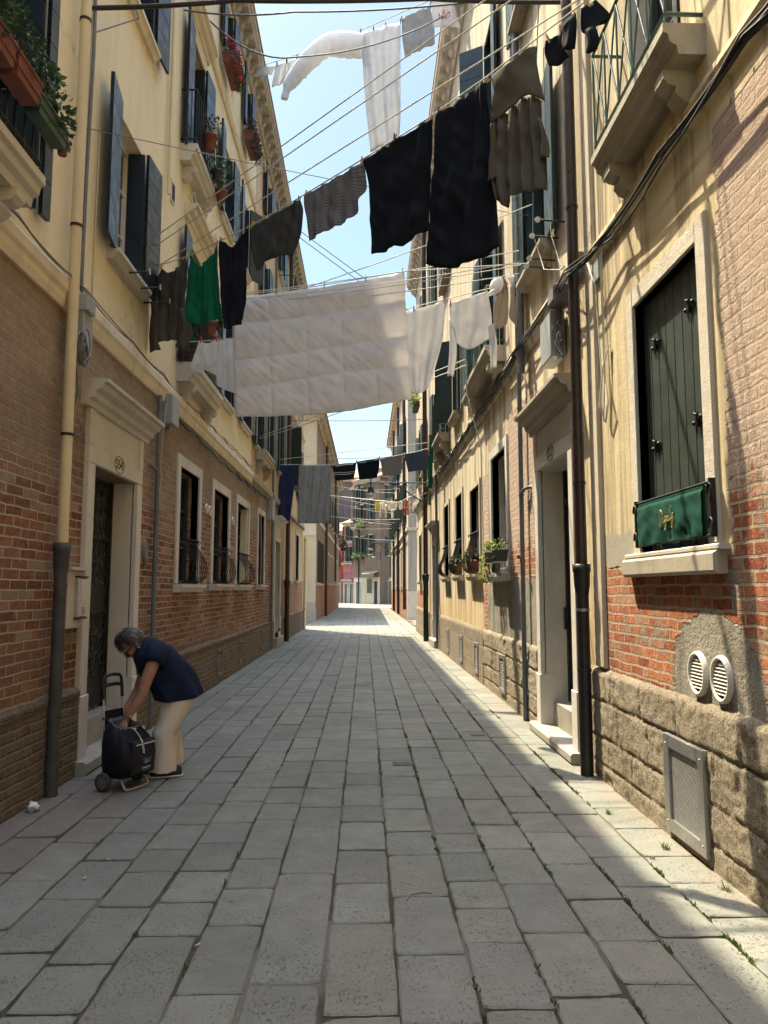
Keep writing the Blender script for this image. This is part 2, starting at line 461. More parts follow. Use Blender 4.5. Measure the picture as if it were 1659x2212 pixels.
def mk_slab():
    n = NT('paving_stone')
    r = n.island()
    r2 = n.m('FRACT', n.m('MULTIPLY', r, 7.31)); r3 = n.m('FRACT', n.m('MULTIPLY', r, 23.7))
    g = n.noise(95, 5, .75); p = n.noise(5, 5, .65); q = n.noise(.9, 4, .6)
    col = n.mix(r, (.140, .150, .130), (.193, .204, .176))
    col = n.mix(n.m('MULTIPLY', n.step(r2, .72, .95), .4), col, (.135, .142, .14))
    col = n.mix(n.m('MULTIPLY', n.step(r3, .78, .98), .4), col, (.20, .182, .152))
    col = n.mix(n.rng(p, .35, .7, 0, .45), col, (.12, .112, .094))
    col = n.mix(n.rng(q, .4, .7, 0, .35), col, (.25, .238, .205))
    pits = n.m('MULTIPLY', n.m('MULTIPLY', n.step(n.noise(70, 3, .72, sy=.6), .575, .65), n.step(n.noise(4, 4, .6), .35, .6)), .5)
    col = n.mix(pits, col, (.05, .048, .042))
    col = n.mix(n.rng(g, .5, .75, 0, .35), col, (.30, .29, .26))
    x, y, z = n.xyz()
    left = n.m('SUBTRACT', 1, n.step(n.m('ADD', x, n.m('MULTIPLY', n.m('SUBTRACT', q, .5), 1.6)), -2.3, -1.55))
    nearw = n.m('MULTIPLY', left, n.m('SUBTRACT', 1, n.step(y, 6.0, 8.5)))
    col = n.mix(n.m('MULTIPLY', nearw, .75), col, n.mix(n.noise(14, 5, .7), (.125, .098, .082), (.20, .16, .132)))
    rw = n.step(n.m('ADD', x, n.m('MULTIPLY', n.m('SUBTRACT', p, .5), .35)), 1.78, 2.08)
    col = n.mix(n.m('MULTIPLY', rw, .45), col, (.21, .15, .096))
    gum = n.m('MULTIPLY', n.m('SUBTRACT', 1, n.step(n.vor(2.3), .035, .05)), .6)
    col = n.mix(gum, col, (.085, .083, .075))
    h = n.m('ADD', n.m('MULTIPLY', g, .5), n.m('SUBTRACT', n.m('MULTIPLY', p, 1.4), n.m('MULTIPLY', pits, 1.5)))
    n.bump(h, .012, .8)
    return n.done(col, n.rng(p, .3, .7, .62, .85), spec=.3)

def mk_joint():
    n = NT('joint_soil')
    f = n.noise(1.3, 4, .6)
    c = n.mix(n.noise(40, 4, .7), (.03, .026, .02), (.10, .088, .068))
    x, y, z = n.xyz()
    c = n.mix(n.m('MULTIPLY', n.step(f, .48, .6), .6), c, (.035, .05, .014))
    c = n.mix(n.m('MULTIPLY', n.step(n.noise(1.0, 3, v=n.vec(y, x, 0)), .52, .58), .75), c, (.17, .16, .135))
    n.bump(n.noise(90, 4), .01)
    return n.done(c, .95, spec=.1)

M = {}
M['brickL'] = mk_brick_left()
M['yellow'] = mk_plaster('yellow_plaster', (.71, .615, .405), (.75, .66, .455), (.54, .455, .30), .35)
M['yellow_trim'] = mk_plaster('yellow_trim', (.66, .57, .42), (.70, .62, .47), (.42, .36, .25), .4)
M['weathered'] = mk_plaster('weathered_plaster', (.50, .37, .21), (.56, .44, .28), (.33, .20, .12), .75)
M['beige'] = mk_plaster('beige_plaster', (.47, .42, .32), (.52, .47, .36), (.36, .32, .24), .5)
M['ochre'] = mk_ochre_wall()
M['greyocre'] = mk_plaster('grey_ochre_plaster', (.52, .45, .33), (.58, .50, .38), (.33, .28, .20), .7)
M['greyplaster'] = mk_plaster('grey_plaster', (.33, .31, .28), (.39, .37, .33), (.24, .22, .19), .6)
M['brown'] = mk_plaster('brown_plaster', (.19, .135, .095), (.225, .165, .12), (.14, .095, .065), .65)
M['brown_shade'] = mk_plaster('brown_plaster_shaded', (.125, .085, .062), (.15, .105, .08), (.10, .068, .05), .6)  # darker copy of brown: shade of the turned face put into the colour
M['pink'] = mk_plaster('pink_plaster', (.48, .18, .195), (.54, .22, .235), (.36, .14, .14), .4)
M['orange'] = mk_plaster('orange_plaster', (.40, .09, .05), (.44, .12, .065), (.32, .10, .06), .4)
M['darkgrey'] = mk_plaster('dark_grey_plaster', (.12, .11, .107), (.15, .14, .133), (.19, .18, .17), .6)
def _bw(name, a, b, mo):
    n = NT(name); c, h = brick_nodes(n, a, b, mo); n.bump(h, .02, .8)
    big = n.noise(.7, 4, .6)
    c = n.mix(n.rng(big, .4, .7, 0, .5), c, (.36, .26, .18))
    return n.done(c, .9, spec=.2)
M['brickC'] = _bw('brick_corner_house', (.22, .085, .045), (.38, .16, .09), (.34, .26, .18))
M['brickred'] = _bw('brick_red', (.25, .09, .045), (.42, .18, .10), (.42, .34, .25))
M['rough'] = mk_rough()
M['plinthL'] = mk_block_stone('plinth_brick_left', (.20, .145, .095), (.27, .20, .135), .25, .075)
M['stoneR'] = mk_block_stone('rough_stone_blocks', (.265, .215, .15), (.34, .28, .205), .78, .325)
M['stone'] = mk_stone('pale_stone', (.56, .52, .44), amt=.42)
M['stoneW'] = mk_stone('white_stone', (.62, .585, .51), amt=.3)
M['stoneG'] = mk_stone('grimy_stone', (.42, .37, .285), (.13, .12, .085), .75)
M['stucco'] = mk_stone('grainy_stucco_frame', (.60, .54, .44), (.40, .34, .26), .35, .012)
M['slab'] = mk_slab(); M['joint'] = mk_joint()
M['soil'] = simple('soil', (.10, .09, .075), .95)
M['doorglass'] = simple('pale_door_glass', (.075, .085, .07), .25, var=.5, scale=5)
M['navy'] = simple('navy_shutter_paint', (.013, .022, .032), .38, var=.3, scale=3, spec=.5)
M['green'] = simple('green_shutter_paint', (.016, .034, .030), .42, var=.35, scale=3, spec=.5)
M['olivegreen'] = simple('dark_green_board_paint', (.034, .046, .037), .5, var=.2, scale=3, bump=.002, spec=.4)
M['groove'] = simple('groove_shadow', (.008, .008, .008), .9)
M['railgreen'] = simple('green_iron_paint', (.035, .085, .075), .4, var=.3, scale=12)
M['glass'] = simple('dark_window_glass', (.012, .014, .016), .13, var=.2, spec=.9)
M['vent_dark'] = simple('dim_interior', (.02, .02, .02), .9)  # near-black stands in for the shade inside vent holes and slots
M['sash'] = simple('white_sash_paint', (.62, .60, .55), .5, var=.1)
M['sashdark'] = simple('dark_sash_paint', (.03, .035, .035), .5)
M['iron'] = simple('black_iron', (.012, .012, .013), .5, var=.4, scale=20, spec=.4)
M['ironbrown'] = simple('rusty_iron', (.05, .035, .026), .7, var=.5, scale=25)
M['creampipe'] = simple('cream_pipe_paint', (.60, .49, .29), .45, var=.1, scale=4)
M['darkpipe'] = simple('dark_grey_cast_iron', (.055, .053, .050), .6, var=.45, scale=6, bump=.003)
M['greypipe'] = simple('grey_pipe', (.115, .125, .135), .5, var=.25, scale=7)
M['brownpipe'] = simple('brown_pipe_paint', (.036, .020, .017), .36, var=.3, scale=5)
M['blackpipe'] = simple('black_pipe_paint', (.016, .015, .015), .42, var=.5, scale=9, bump=.003)
M['boxgrey'] = simple('grey_plastic_box', (.30, .32, .32), .5, var=.12, scale=4)
M['whiteplastic'] = simple('white_plastic', (.60, .57, .50), .45, var=.1)
M['steel'] = simple('brushed_steel', (.42, .41, .39), .38, .85, var=.2, scale=8)
M['dullplate'] = simple('dull_brown_plate', (.17, .145, .11), .7, var=.3)
M['steelmesh'] = simple('dull_perforated_steel', (.50, .49, .47), .45, .6, var=.2, scale=30)
M['brass'] = simple('brass', (.45, .33, .13), .35, .9)
M['cable'] = simple('black_cable', (.022, .022, .024), .6)
M['cablegrey'] = simple('grey_cable', (.16, .16, .16), .6)
M['step'] = mk_stone('worn_grey_step_stone', (.36, .335, .285), (.17, .15, .12), .6)
M['rope'] = simple('white_rope', (.55, .53, .47), .8, var=.2, scale=40)
M['wire'] = simple('thin_wire', (.09, .09, .095), .5)
M['terracotta'] = simple('terracotta', (.17, .056, .038), .75, var=.3, scale=9)
M['greenpot'] = simple('green_plastic_pot', (.02, .06, .035), .45)
M['blackpot'] = simple('black_plastic_trough', (.018, .022, .022), .5)
def leafm(name, a, b):
    n = NT(name); r = n.island()
    c = n.mix(r, a, b); n.put(n.b.inputs['Base Color'], c); n.b.inputs['Roughness'].default_value = .55
    tr = n.node('ShaderNodeBsdfTranslucent'); n.put(tr.inputs[0], c); mx = n.node('ShaderNodeMixShader'); mx.inputs[0].default_value = .3
    n.t.links.new(n.b.outputs[0], mx.inputs[1]); n.t.links.new(tr.outputs[0], mx.inputs[2]); n.t.links.new(mx.outputs[0], n.t.nodes['Material Output'].inputs[0])
    return n.mat
M['leaf'] = leafm('leaf_green', (.028, .062, .018), (.085, .145, .04))
M['leafdark'] = leafm('leaf_dark', (.018, .04, .018), (.05, .085, .03))
M['leaflight'] = leafm('leaf_yellow_green', (.16, .22, .04), (.34, .38, .10))
M['moss'] = leafm('moss_green', (.06, .09, .02), (.14, .17, .05))
M['red'] = leafm('red_petal', (.40, .008, .02), (.62, .02, .05))
M['purple'] = leafm('dark_red_petal', (.10, .008, .02), (.22, .015, .045))
M['magenta'] = leafm('magenta_petal', (.26, .04, .12), (.42, .09, .2))
M['violet'] = leafm('violet_petal', (.24, .2, .4), (.5, .45, .6))
M['tile'] = simple('roof_tile', (.38, .20, .12), .85, var=.4, scale=5)
M['wood'] = simple('clothespin_wood', (.52, .36, .18), .7)
M['pinyellow'] = simple('yellow_pin', (.62, .48, .05), .5)
M['pinred'] = simple('red_pin', (.52, .02, .06), .5)
M['pingreen'] = simple('green_pin', (.08, .28, .12), .5)
M['pindark'] = simple('dark_pin', (.03, .03, .035), .5)
M['pinwhite'] = simple('white_pin', (.6, .6, .58), .5)
M['skin'] = None
# ------------------------------------------------------------------ architecture builders
WL = Fr((-2.54, 0, 0), (0, 1, 0), (1, 0, 0))
WR = Fr((2.04, 0, 0), (0, 1, 0), (-1, 0, 0))

def wall(parent, W, a0, a1, z0, z1, holes, mat, depth=.24, name='wall', reveal=None):
    """a real wall face with its openings cut through and reveals going in"""
    hs = [(max(h[0], a0), min(h[1], a1), max(h[2], z0), min(h[3], z1)) for h in holes]
    hs = [h for h in hs if h[0] < h[1] - 1e-4 and h[2] < h[3] - 1e-4]
    A = sorted({a0, a1} | {h[0] for h in hs} | {h[1] for h in hs})
    Z = sorted({z0, z1} | {h[2] for h in hs} | {h[3] for h in hs})
    b = MB()
    inh = lambda a, z: any(h[0] < a < h[1] and h[2] < z < h[3] for h in hs)
    for i in range(len(A) - 1):
        for j in range(len(Z) - 1):
            if inh((A[i] + A[i + 1]) / 2, (Z[j] + Z[j + 1]) / 2): continue
            b.add([W.p(A[i], 0, Z[j]), W.p(A[i + 1], 0, Z[j]), W.p(A[i + 1], 0, Z[j + 1]), W.p(A[i], 0, Z[j + 1])], [(0, 1, 2, 3)])
    for h in hs:
        q = [(h[0], h[2]), (h[1], h[2]), (h[1], h[3]), (h[0], h[3])]
        for k in range(4):
            (p, r), (s_, t) = q[k], q[(k + 1) % 4]
            if k == 0 and abs(r - z0) < 1e-4 and z0 > 0: continue
            if k == 2 and abs(r - z1) < 1e-4: continue
            b.add([W.p(p, 0, r), W.p(s_, 0, t), W.p(s_, -depth, t), W.p(p, -depth, r)], [(0, 1, 2, 3)], 1)
    return b.build(name, [mat, reveal or mat], parent)

def core(parent, W, a0, a1, z1, mat, deep=8.0):
    b = MB(); b.fb(W, a0 + .004, a1 - .004, -deep, -.34, 0, z1 - .01)
    b.fb(W, a0, a0 + .3, -.34, -.002, 0, z1 - .01); b.fb(W, a1 - .3, a1, -.34, -.002, 0, z1 - .01)
    return b.build('side_wall', mat, parent)

def leaf(b, W, h, w, z0, z1, d=.05, ang=4, rails=True, th=.035, planks=0):
    """one shutter leaf hinged at h, swung flat against the wall (w signed)"""
    s = 1 if w > 0 else -1
    t = radians(ang); L = abs(w)
    def P(q, o, z): return W.p(h + s * (q * cos(t) - o * sin(t)), d + q * sin(t) + o * cos(t), z)
    nb = max(1, int((z1 - z0) / .26)) if not planks else 1
    hh = (z1 - z0) / nb
    for k in range(nb):
        za, zb = z0 + k * hh + (.004 if k else 0), z0 + (k + 1) * hh - (.004 if k < nb - 1 else 0)
        b.hexa([P(0, 0, za), P(L, 0, za), P(L, th, za), P(0, th, za), P(0, 0, zb), P(L, 0, zb), P(L, th, zb), P(0, th, zb)])
    b.hexa([P(0, .004, z0 + .01), P(L, .004, z0 + .01), P(L, th - .006, z0 + .01), P(0, th - .006, z0 + .01), P(0, .004, z1 - .01), P(L, .004, z1 - .01), P(L, th - .006, z1 - .01), P(0, th - .006, z1 - .01)])

def frame_mesh(W, a0, a1, z0, z1, w, d0, d1, sill=False):
    b = MB()
    b.bevbox(W, a0 - w, a0, d0, d1, z0, z1 + w * 1.05, .006); b.bevbox(W, a1, a1 + w, d0, d1, z0, z1 + w * 1.05, .006)
    b.bevbox(W, a0 + .0005, a1 - .0005, d0, d1 - .002, z1, z1 + w * 1.05, .006)
    return b

def sill_mesh(W, a0, a1, z, out=.11, h=.12):
    b = MB()
    b.prism(W, [(-.2, z), (out, z - .012), (out, z - h * .45), (out - .03, z - h * .55), (out - .06, z - h), (.0, z - h), (-.2, z - h)], a0, a1)
    return b

def window(parent, W, a0, a1, z0, z1, fw=.0, fmat=None, fd=.03, sill=True, shut=None, smat=None, rec=.2, swid=None, deepleaf=False, pane='glass', sash='sashdark', angs=(4, 4), sides=(1, 1), sill_out=.1, hood=0, z0s=None):
    b = MB()
    b.fb(W, a0, a1, -rec - .03, -rec, z0, z1)
    o = b.build('window', M[pane], parent)
    f = MB(); w = .05
    f.fb(W, a0, a0 + w, -rec + .002, -rec + .05, z0, z1); f.fb(W, a1 - w, a1, -rec + .002, -rec + .05, z0, z1)
    f.fb(W, a0 + w, a1 - w, -rec + .002, -rec + .048, z1 - w, z1); f.fb(W, a0 + w, a1 - w, -rec + .002, -rec + .048, z0, z0 + w)
    c = (a0 + a1) / 2; f.fb(W, c - w * .7, c + w * .7, -rec + .003, -rec + .052, z0 + w, z1 - w)
    for k in (1, 2):
        zz = z0 + (z1 - z0) * k / 3; f.fb(W, a0 + w, c - w * .7, -rec + .004, -rec + .03, zz - .012, zz + .012); f.fb(W, c + w * .7, a1 - w, -rec + .004, -rec + .03, zz - .012, zz + .012)
    f.build('sash', M[sash], o)
    if fw: frame_mesh(W, a0, a1, z0, z1, fw, -.1 if fd > .01 else -.05, fd).build('frame', fmat or M['stone'], o)
    if sill: sill_mesh(W, a0 - max(fw, .08) - .02, a1 + max(fw, .08) + .02, z0, sill_out).build('sill', M['stone'] if fmat is None else fmat, o)
    if hood:
        h = MB(); y0, y1 = a0 - .22, a1 + .22; zt = z1 + hood
        h.prism(W, [(-.02, zt + .16), (.20, zt + .16), (.20, zt + .12), (.15, zt + .10), (.13, zt + .04), (.07, zt + .02), (.05, zt - .03), (-.02, zt - .03)], y0, y1)
        h.fb(W, a0 - .12, a1 + .12, -.02, .035, z1, zt - .03)
        h.build('hood_moulding', fmat or M['stone'], o)
    if shut:
        sw = swid or (a1 - a0) / 4
        for sd, an, use in ((-1, angs[0], sides[0]), (1, angs[1], sides[1])):
            if not use: continue
            s_ = MB(); h = a0 if sd < 0 else a1
            leaf(s_, W, h + sd * .015, sd * sw, z0 - .02, z1 + .02, .045 if fw == 0 else fd + .02, an)
            if deepleaf:
                q = h - sd * .008
                s_.fb(W, min(q, q - sd * .032), max(q, q - sd * .032), -rec + .06, .04, z0 + .01, z1 - .01)
            so = s_.build('shutter', M[smat or 'navy'], o)
    return o

def bracket_prof(z, h, out):
    return [(-.02, z), (out, z), (out, z - h * .25), (out * .86, z - h * .42), (out * .62, z - h * .48), (out * .66, z - h * .66), (out * .5, z - h * .86), (out * .25, z - h * .98), (-.02, z - h)]

def balcony(parent, W, a0, a1, z, out, mat, th=.2, br=.26, rail=None, rh=.95, railmat='iron', nbr=2):
    b = MB()
    b.prism(W, [(-.02, z), (out, z), (out, z - th * .28), (out - .03, z - th * .36), (out - .04, z - th * .6), (out - .08, z - th * .72), (out - .09, z - th), (-.02, z - th)], a0, a1)
    o = b.build('balcony', mat, parent)
    for k in range(nbr):
        a = a0 + .14 + (a1 - a0 - .28 - .13) * k / max(1, nbr - 1)
        q = MB(); q.prism(W, bracket_prof(z - th + .002, br, out * .8), a, a + .13); q.build('corbel', mat, o)
    if rail:
        r = MB(); zt = z + rh
        R_ = .011
        oo = out - .03
        pts = [W.p(a0 + .03, .0, zt), W.p(a0 + .03, oo, zt), W.p(a1 - .03, oo, zt), W.p(a1 - .03, 0, zt)]
        pb = [W.p(a0 + .03, .0, z + .08), W.p(a0 + .03, oo, z + .08), W.p(a1 - .03, oo, z + .08), W.p(a1 - .03, 0, z + .08)]
        for L in (pts, pb):
            for i in range(3): r.cyl(L[i], L[i + 1], R_ * 1.2, n=6)
        n = max(4, int((a1 - a0) / .12))
        if rail == 'bars':
            for i in range(n + 1):
                a = a0 + .03 + (a1 - a0 - .06) * i / n
                r.cyl(W.p(a, oo, z), W.p(a, oo, zt), R_ * .7, n=5)
            for i in (1, 2): r.cyl(W.p(a0 + .03, oo * i / 3, z), W.p(a0 + .03, oo * i / 3, zt), R_ * .7, n=5)
        else:
            n = max(3, int((a1 - a0) / .26)); q = (a1 - a0 - .06) / n
            for i in range(n + 1):
                a = a0 + .03 + q * i
                r.cyl(W.p(a, oo, z), W.p(a, oo, zt), R_ * .8, n=5)
                if i < n:
                    r.cyl(W.p(a, oo, z + .08), W.p(a + q, oo, zt), R_ * .7, n=5); r.cyl(W.p(a + q, oo, z + .08), W.p(a, oo, zt), R_ * .7, n=5)
        r.build('railing', M[railmat], o)
    return o

def belly_grille(win, W, a0, a1, z, h=.62, out=.2, n=9):
    r = MB()
    prof = [(.02, 0), (.10, .03), (.175, .10), (out, .2), (.175, .31), (.10, .44), (.035, h - .06), (.02, h), (.05, h + .035), (.08, h + .01), (.06, h - .02)]
    for i in range(n):
        a = a0 + (a1 - a0) * i / (n - 1)
        r.tube([W.p(a, d, z + q) for d, q in prof], .0075, 5)
    for d, q in ((.02, .02), (.02, h - .03)): r.cyl(W.p(a0 - .05, d, z + q), W.p(a1 + .05, d, z + q), .008, n=5)
    return r.build('grille', M['iron'], win)

def strap(parent, p, r, mat):
    b = MB(); p = Vector(p)
    b.cyl(p - Vector((0, 0, .012)), p + Vector((0, 0, .012)), r + .006, n=14); return b.build('strap', mat, parent)

def drainpipe(parent, W, a, d, segs, n=16):
    """segs: list of (z0, z1, r, material, bell?)"""
    first = None
    for z0, z1, r, mat, bell in segs:
        b = MB()
        b.cyl(W.p(a, d, z0), W.p(a, d, z1), r, n=n, caps=True)
        if bell:
            b.tube([W.p(a, d, z1 - .26), W.p(a, d, z1 - .18), W.p(a, d, z1 - .06), W.p(a, d, z1 - .05), W.p(a, d, z1 + .012), W.p(a, d, z1 + .014)], [r, r * 1.22, r * 1.3, r * 1.42, r * 1.42, r * .9], n)
        o = b.build('drainpipe' if first is None else 'pipe_section', M[mat], parent if first is None else first)
        if first is None: first = o
    return first

def straps(dp, W, a, d, zs, r, mat):
    for z in zs: strap(dp, W.p(a, d, z), r, M[mat])

def text_mesh(body, size, W, a, z, d, mat, parent, th=.002, flip=1, name='lettering'):
    cu = bpy.data.curves.new('lettering_curve', 'FONT'); cu.body = body; cu.size = size; cu.align_x = 'CENTER'; cu.align_y = 'CENTER'; cu.extrude = th
    to = bpy.data.objects.new('lettering_tmp', cu); COL.objects.link(to)
    dg = bpy.context.evaluated_depsgraph_get(); dg.update()
    me = bpy.data.meshes.new_from_object(to.evaluated_get(dg))
    b = MB()
    b.add([W.p(a + flip * v.co.x, d + v.co.z, z + v.co.y) for v in me.vertices], [tuple(p.vertices) for p in me.polygons])
    bpy.data.objects.remove(to); bpy.data.curves.remove(cu); bpy.data.meshes.remove(me)
    return b.build(name, mat, parent)

def oval_ring(W, a, z, d, ra, rz, r=.004, n=28):
    b = MB(); b.tube([W.p(a + ra * cos(2 * pi * i / n), d, z + rz * sin(2 * pi * i / n)) for i in range(n + 1)], r, 5, caps=False); return b

def stone_door(parent, W, a0, a1, zt, zb=.1, jw=.16, out=.05, panel=.5, cw=.25, flip=1, num=None, mat='stoneW', dirty='stone', leafmat='iron', kind='grille', rec=.26, cmat=None, so=.10):
    d = MB()
    d.fb(W, a0, a1, -rec - .03, -rec, zb + .25, zt)
    do = d.build('door', M[leafmat], parent)
    f = MB()
    for x0, x1 in ((a0 - jw, a0), (a1, a1 + jw)):
        f.bevbox(W, x0, x1, -.2, out, zb + .55, zt, .008); f.bevbox(W, x0 - .015, x1 + .015, -.2, out + .015, zb - .1, zb + .548, .008)
    f.bevbox(W, a0 - jw, a1 + jw, -.2, out, zt + .002, zt + .17, .008)
    f.bevbox(W, a0 - jw, a0 - jw + .12, -.05, out, zt + .172, zt + panel, .006); f.bevbox(W, a1 + jw - .12, a1 + jw, -.05, out, zt + .172, zt + panel, .006)
    f.fb(W, a0 - jw + .12, a1 + jw - .12, -.05, out - .022, zt + .172, zt + panel)
    # reveals
    f.fb(W, a0 - .012, a0 + .004, -rec, -.01, zb, zt); f.fb(W, a1 - .004, a1 + .012, -rec, -.01, zb, zt)
    f.build('door_surround', M[mat], do)
    c = MB(); z = zt + panel; o = out
    c.prism(W, [(-.02, z), (o + .01, z), (o + .02, z + .05), (o + .06, z + .07), (o + .07, z + .12), (o + .13, z + .15), (o + .15, z + .19), (o + .19, z + .20), (o + .19, z + .235), (-.02, z + .245)], a0 - jw - .14, a1 + jw + .14)
    c.build('door_cornice', M[cmat or dirty], do)
    t = MB()
    t.fb(W, a0, a1, -rec - .05, -.08, zb - .1, zb + .25); t.build('threshold', M['step'], do)
    s = MB(); s.prism(W, [(-.1, 0), (out + so - .02, 0), (out + so, .02), (out + so, zb - .02), (out + so - .02, zb), (-.1, zb)], a0 - jw - .06, a1 + jw + .06); s.build('doorstep', M['step'], do)
    g = MB(); D = -rec
    if kind == 'grille':
        w = a1 - a0; zm = zb + .25
        bands = [(zm + .05, zm + .32, 0), (zm + .34, zm + 1.0, 1), (zm + 1.0, zm + 1.25, 0), (zm + 1.27, zt - .62, 1), (zt - .6, zt - .03, 2)]
        for b0, b1, k in bands:
            g.fb(W, a0 + .02, a1 - .02, D, D + .03, b1 - .012, b1 + .012)
            if k == 0: g.fb(W, a0 + .04, a1 - .04, D, D + .02, b0, b1)
            else:
                nc = 6; cw_ = (w - .1) / nc; nr = max(2, int((b1 - b0) / .17)); ch = (b1 - b0) / nr
                for i in range(nc):
                    for j in range(nr):
                        ac, zc = a0 + .05 + cw_ * (i + .5), b0 + ch * (j + .5); sg = 1 if i % 2 else -1
                        g.tube([W.p(ac + sg * cw_ * .46 * cos(t) * (1 - t / 9), D + .025, zc + ch * .5 * sin(t) * (1 - t / 14)) for t in [q * .62 - 1.6 for q in range(11)]], .008 if k == 1 else .007, 4)
                        g.ell(W.p(ac, D + .03, zc), .016, .016, .016, nu=6, nv=4)
                        if k == 1: g.ell(W.p(ac + sg * cw_ * .4, D + .03, zc + ch * .42), .013, .013, .013, nu=6, nv=4)
                for i in range(nc + 1): g.cyl(W.p(a0 + .05 + cw_ * i, D + .02, b0), W.p(a0 + .05 + cw_ * i, D + .02, b1), .006, n=5)
        g.fb(W, a0, a0 + .04, D, D + .045, zm, zt); g.fb(W, a1 - .04, a1, D, D + .045, zm, zt)
    else:
        zm = zb + .25
        g.fb(W, a0, a0 + .07, D, D + .05, zm, zt); g.fb(W, a1 - .07, a1, D, D + .05, zm, zt); g.fb(W, a0 + .07, a1 - .07, D, D + .048, zt - .4, zt - .33); g.fb(W, a0 + .07, a1 - .07, D, D + .048, zm, zm + .12); g.fb(W, a0 + .07, a1 - .07, D, D + .04, zt - .05, zt)
        n = 9
        for i in range(n): 
            a = a0 + .07 + (a1 - a0 - .14) * (i + .5) / n; g.cyl(W.p(a, D + .03, zm + .1), W.p(a, D + .03, zt - .35), .013, n=6)
        g.fb(W, a1 - .12, a1 - .05, D + .05, D + .09, zb + 1.05, zb + 1.3); g.cyl(W.p(a1 - .09, D + .09, zb + 1.2), W.p(a1 - .2, D + .11, zb + 1.2), .012, n=6)
    g.build('ironwork' if kind == 'grille' else 'door_bars', M['iron'], do)
    if kind == 'grille':
        k = MB(); zk = zb + 1.38; k.cyl(W.p(a0 + .15, D + .03, zk), W.p(a0 + .15, D + .07, zk), .014, n=8); k.ell(W.p(a0 + .15, D + .085, zk), .02, .036, .045); k.build('door_knob', M['brass'], do)
    if num:
        b = oval_ring(W, (a0 + a1) / 2, zt + .10, out + .002, .14, .085, .0045); b.build('number_oval', M['iron'], do)
        text_mesh(num, .135, W, (a0 + a1) / 2, zt + .10, out + .001, M['iron'], do, .003, flip, 'house_number')
    return do

def cornice(parent, W, a0, a1, z, out, h, mat, step=.42, bw=.13):
    b = MB()
    b.prism(W, [(-.02, z), (out, z), (out + .03, z - .03), (out + .03, z - h * .22), (out - .02, z - h * .30), (out - .03, z - h * .42), (.09, z - h * .44), (.08, z - h * .86), (.05, z - h), (-.02, z - h)], a0, a1)
    n = int((a1 - a0) / step)
    for i in range(n):
        a = a0 + (i + .5) * step
        t0 = z - h * .43; L = h * .5
        b.prism(W, [(.07, t0), (out - .04, t0), (out - .03, t0 - L * .18), (out * .8, t0 - L * .34), (out * .52, t0 - L * .42), (out * .56, t0 - L * .62), (out * .40, t0 - L * .9), (.07, t0 - L)], a, a + bw)
    return b.build('cornice', mat, parent)

def roof(parent, W, a0, a1, z, out, deep=8.0, rise=1.6, mat='tile'):
    b = MB()
    b.prism(W, [(out + .05, z), (out + .05, z + .04), (-deep / 2, z + rise), (-deep, z + .05), (-deep, z)], a0, a1)
    return b.build('roof', M[mat], parent)

def round_vent(parent, W, a, z, r, mat='whiteplastic', rz=None):
    rz = rz or r
    b = MB(); n = 26
    ring = lambda k, d: [W.p(a + r * k * cos(2 * pi * i / n), d, z + rz * k * sin(2 * pi * i / n)) for i in range(n)]
    b.loft([ring(1.0, -.005), ring(1.0, .02), ring(.93, .032), ring(.84, .03), ring(.80, .01)], 0, True, False)
    b.add(ring(.8, .003), [tuple(range(n))], 1)
    for i in range(-4, 5):
        q = i / 5.2 * .8 * rz; w = sqrt(max(0, .64 - (q / rz) ** 2)) * r
        b.hexa([W.p(a - w, .004, z + q + .012), W.p(a + w, .004, z + q + .012), W.p(a + w, .022, z + q - .004), W.p(a - w, .022, z + q - .004), W.p(a - w, .004, z + q + .015), W.p(a + w, .004, z + q + .015), W.p(a + w, .022, z + q - .001), W.p(a - w, .022, z + q - .001)])
    return b.build('round_vent', [M[mat], M['vent_dark']], parent)

def plinth_grille(parent, W, a0, a1, z0, z1, d=.055, mesh=True, fm='steel'):
    b = MB(); w = (a1 - a0) * .14
    for q in ((a0, a0 + w, z0, z1), (a1 - w, a1, z0, z1), (a0 + w, a1 - w, z0, z0 + w), (a0 + w, a1 - w, z1 - w, z1)): b.bevbox(W, q[0], q[1], d - .02, d + .012, q[2], q[3], .003)
    for a in (a0 + w / 2, a1 - w / 2):
        for z in (z0 + .06, z1 - .06): b.ell(W.p(a, d + .013, z), .006, .006, .006, nu=6, nv=4)
    o = b.build('vent_frame', M[fm], parent)
    g = MB(); g.fb(W, a0 + w, a1 - w, d - .02, d - .004, z0 + w, z1 - w, 0 if mesh else 1)
    if mesh:
        st = .0165; n = int((a1 - a0 - 2 * w) / st); m_ = int((z1 - z0 - 2 * w) / (st * .87)); sa = (a1 - a0 - 2 * w) / n; sz = (z1 - z0 - 2 * w) / m_
        for i in range(n):
            for j in range(m_):
                a, z = a0 + w + sa * (i + .25 + .5 * (j % 2)), z0 + w + sz * (j + .5)
                g.add([W.p(a + st * .33 * cos(k * pi / 3), d - .0035, z + st * .33 * sin(k * pi / 3)) for k in range(6)], [tuple(range(6))], 1)
    else:
        n = int((z1 - z0 - 2 * w) / .04)
        for j in range(n): g.fb(W, a0 + w, a1 - w, d - .012, d + .002, z0 + w + .04 * j, z0 + w + .04 * j + .022)
    g.build('perforated_plate', [M['steelmesh' if fm == 'steel' else fm], M['vent_dark']], o)
    return o

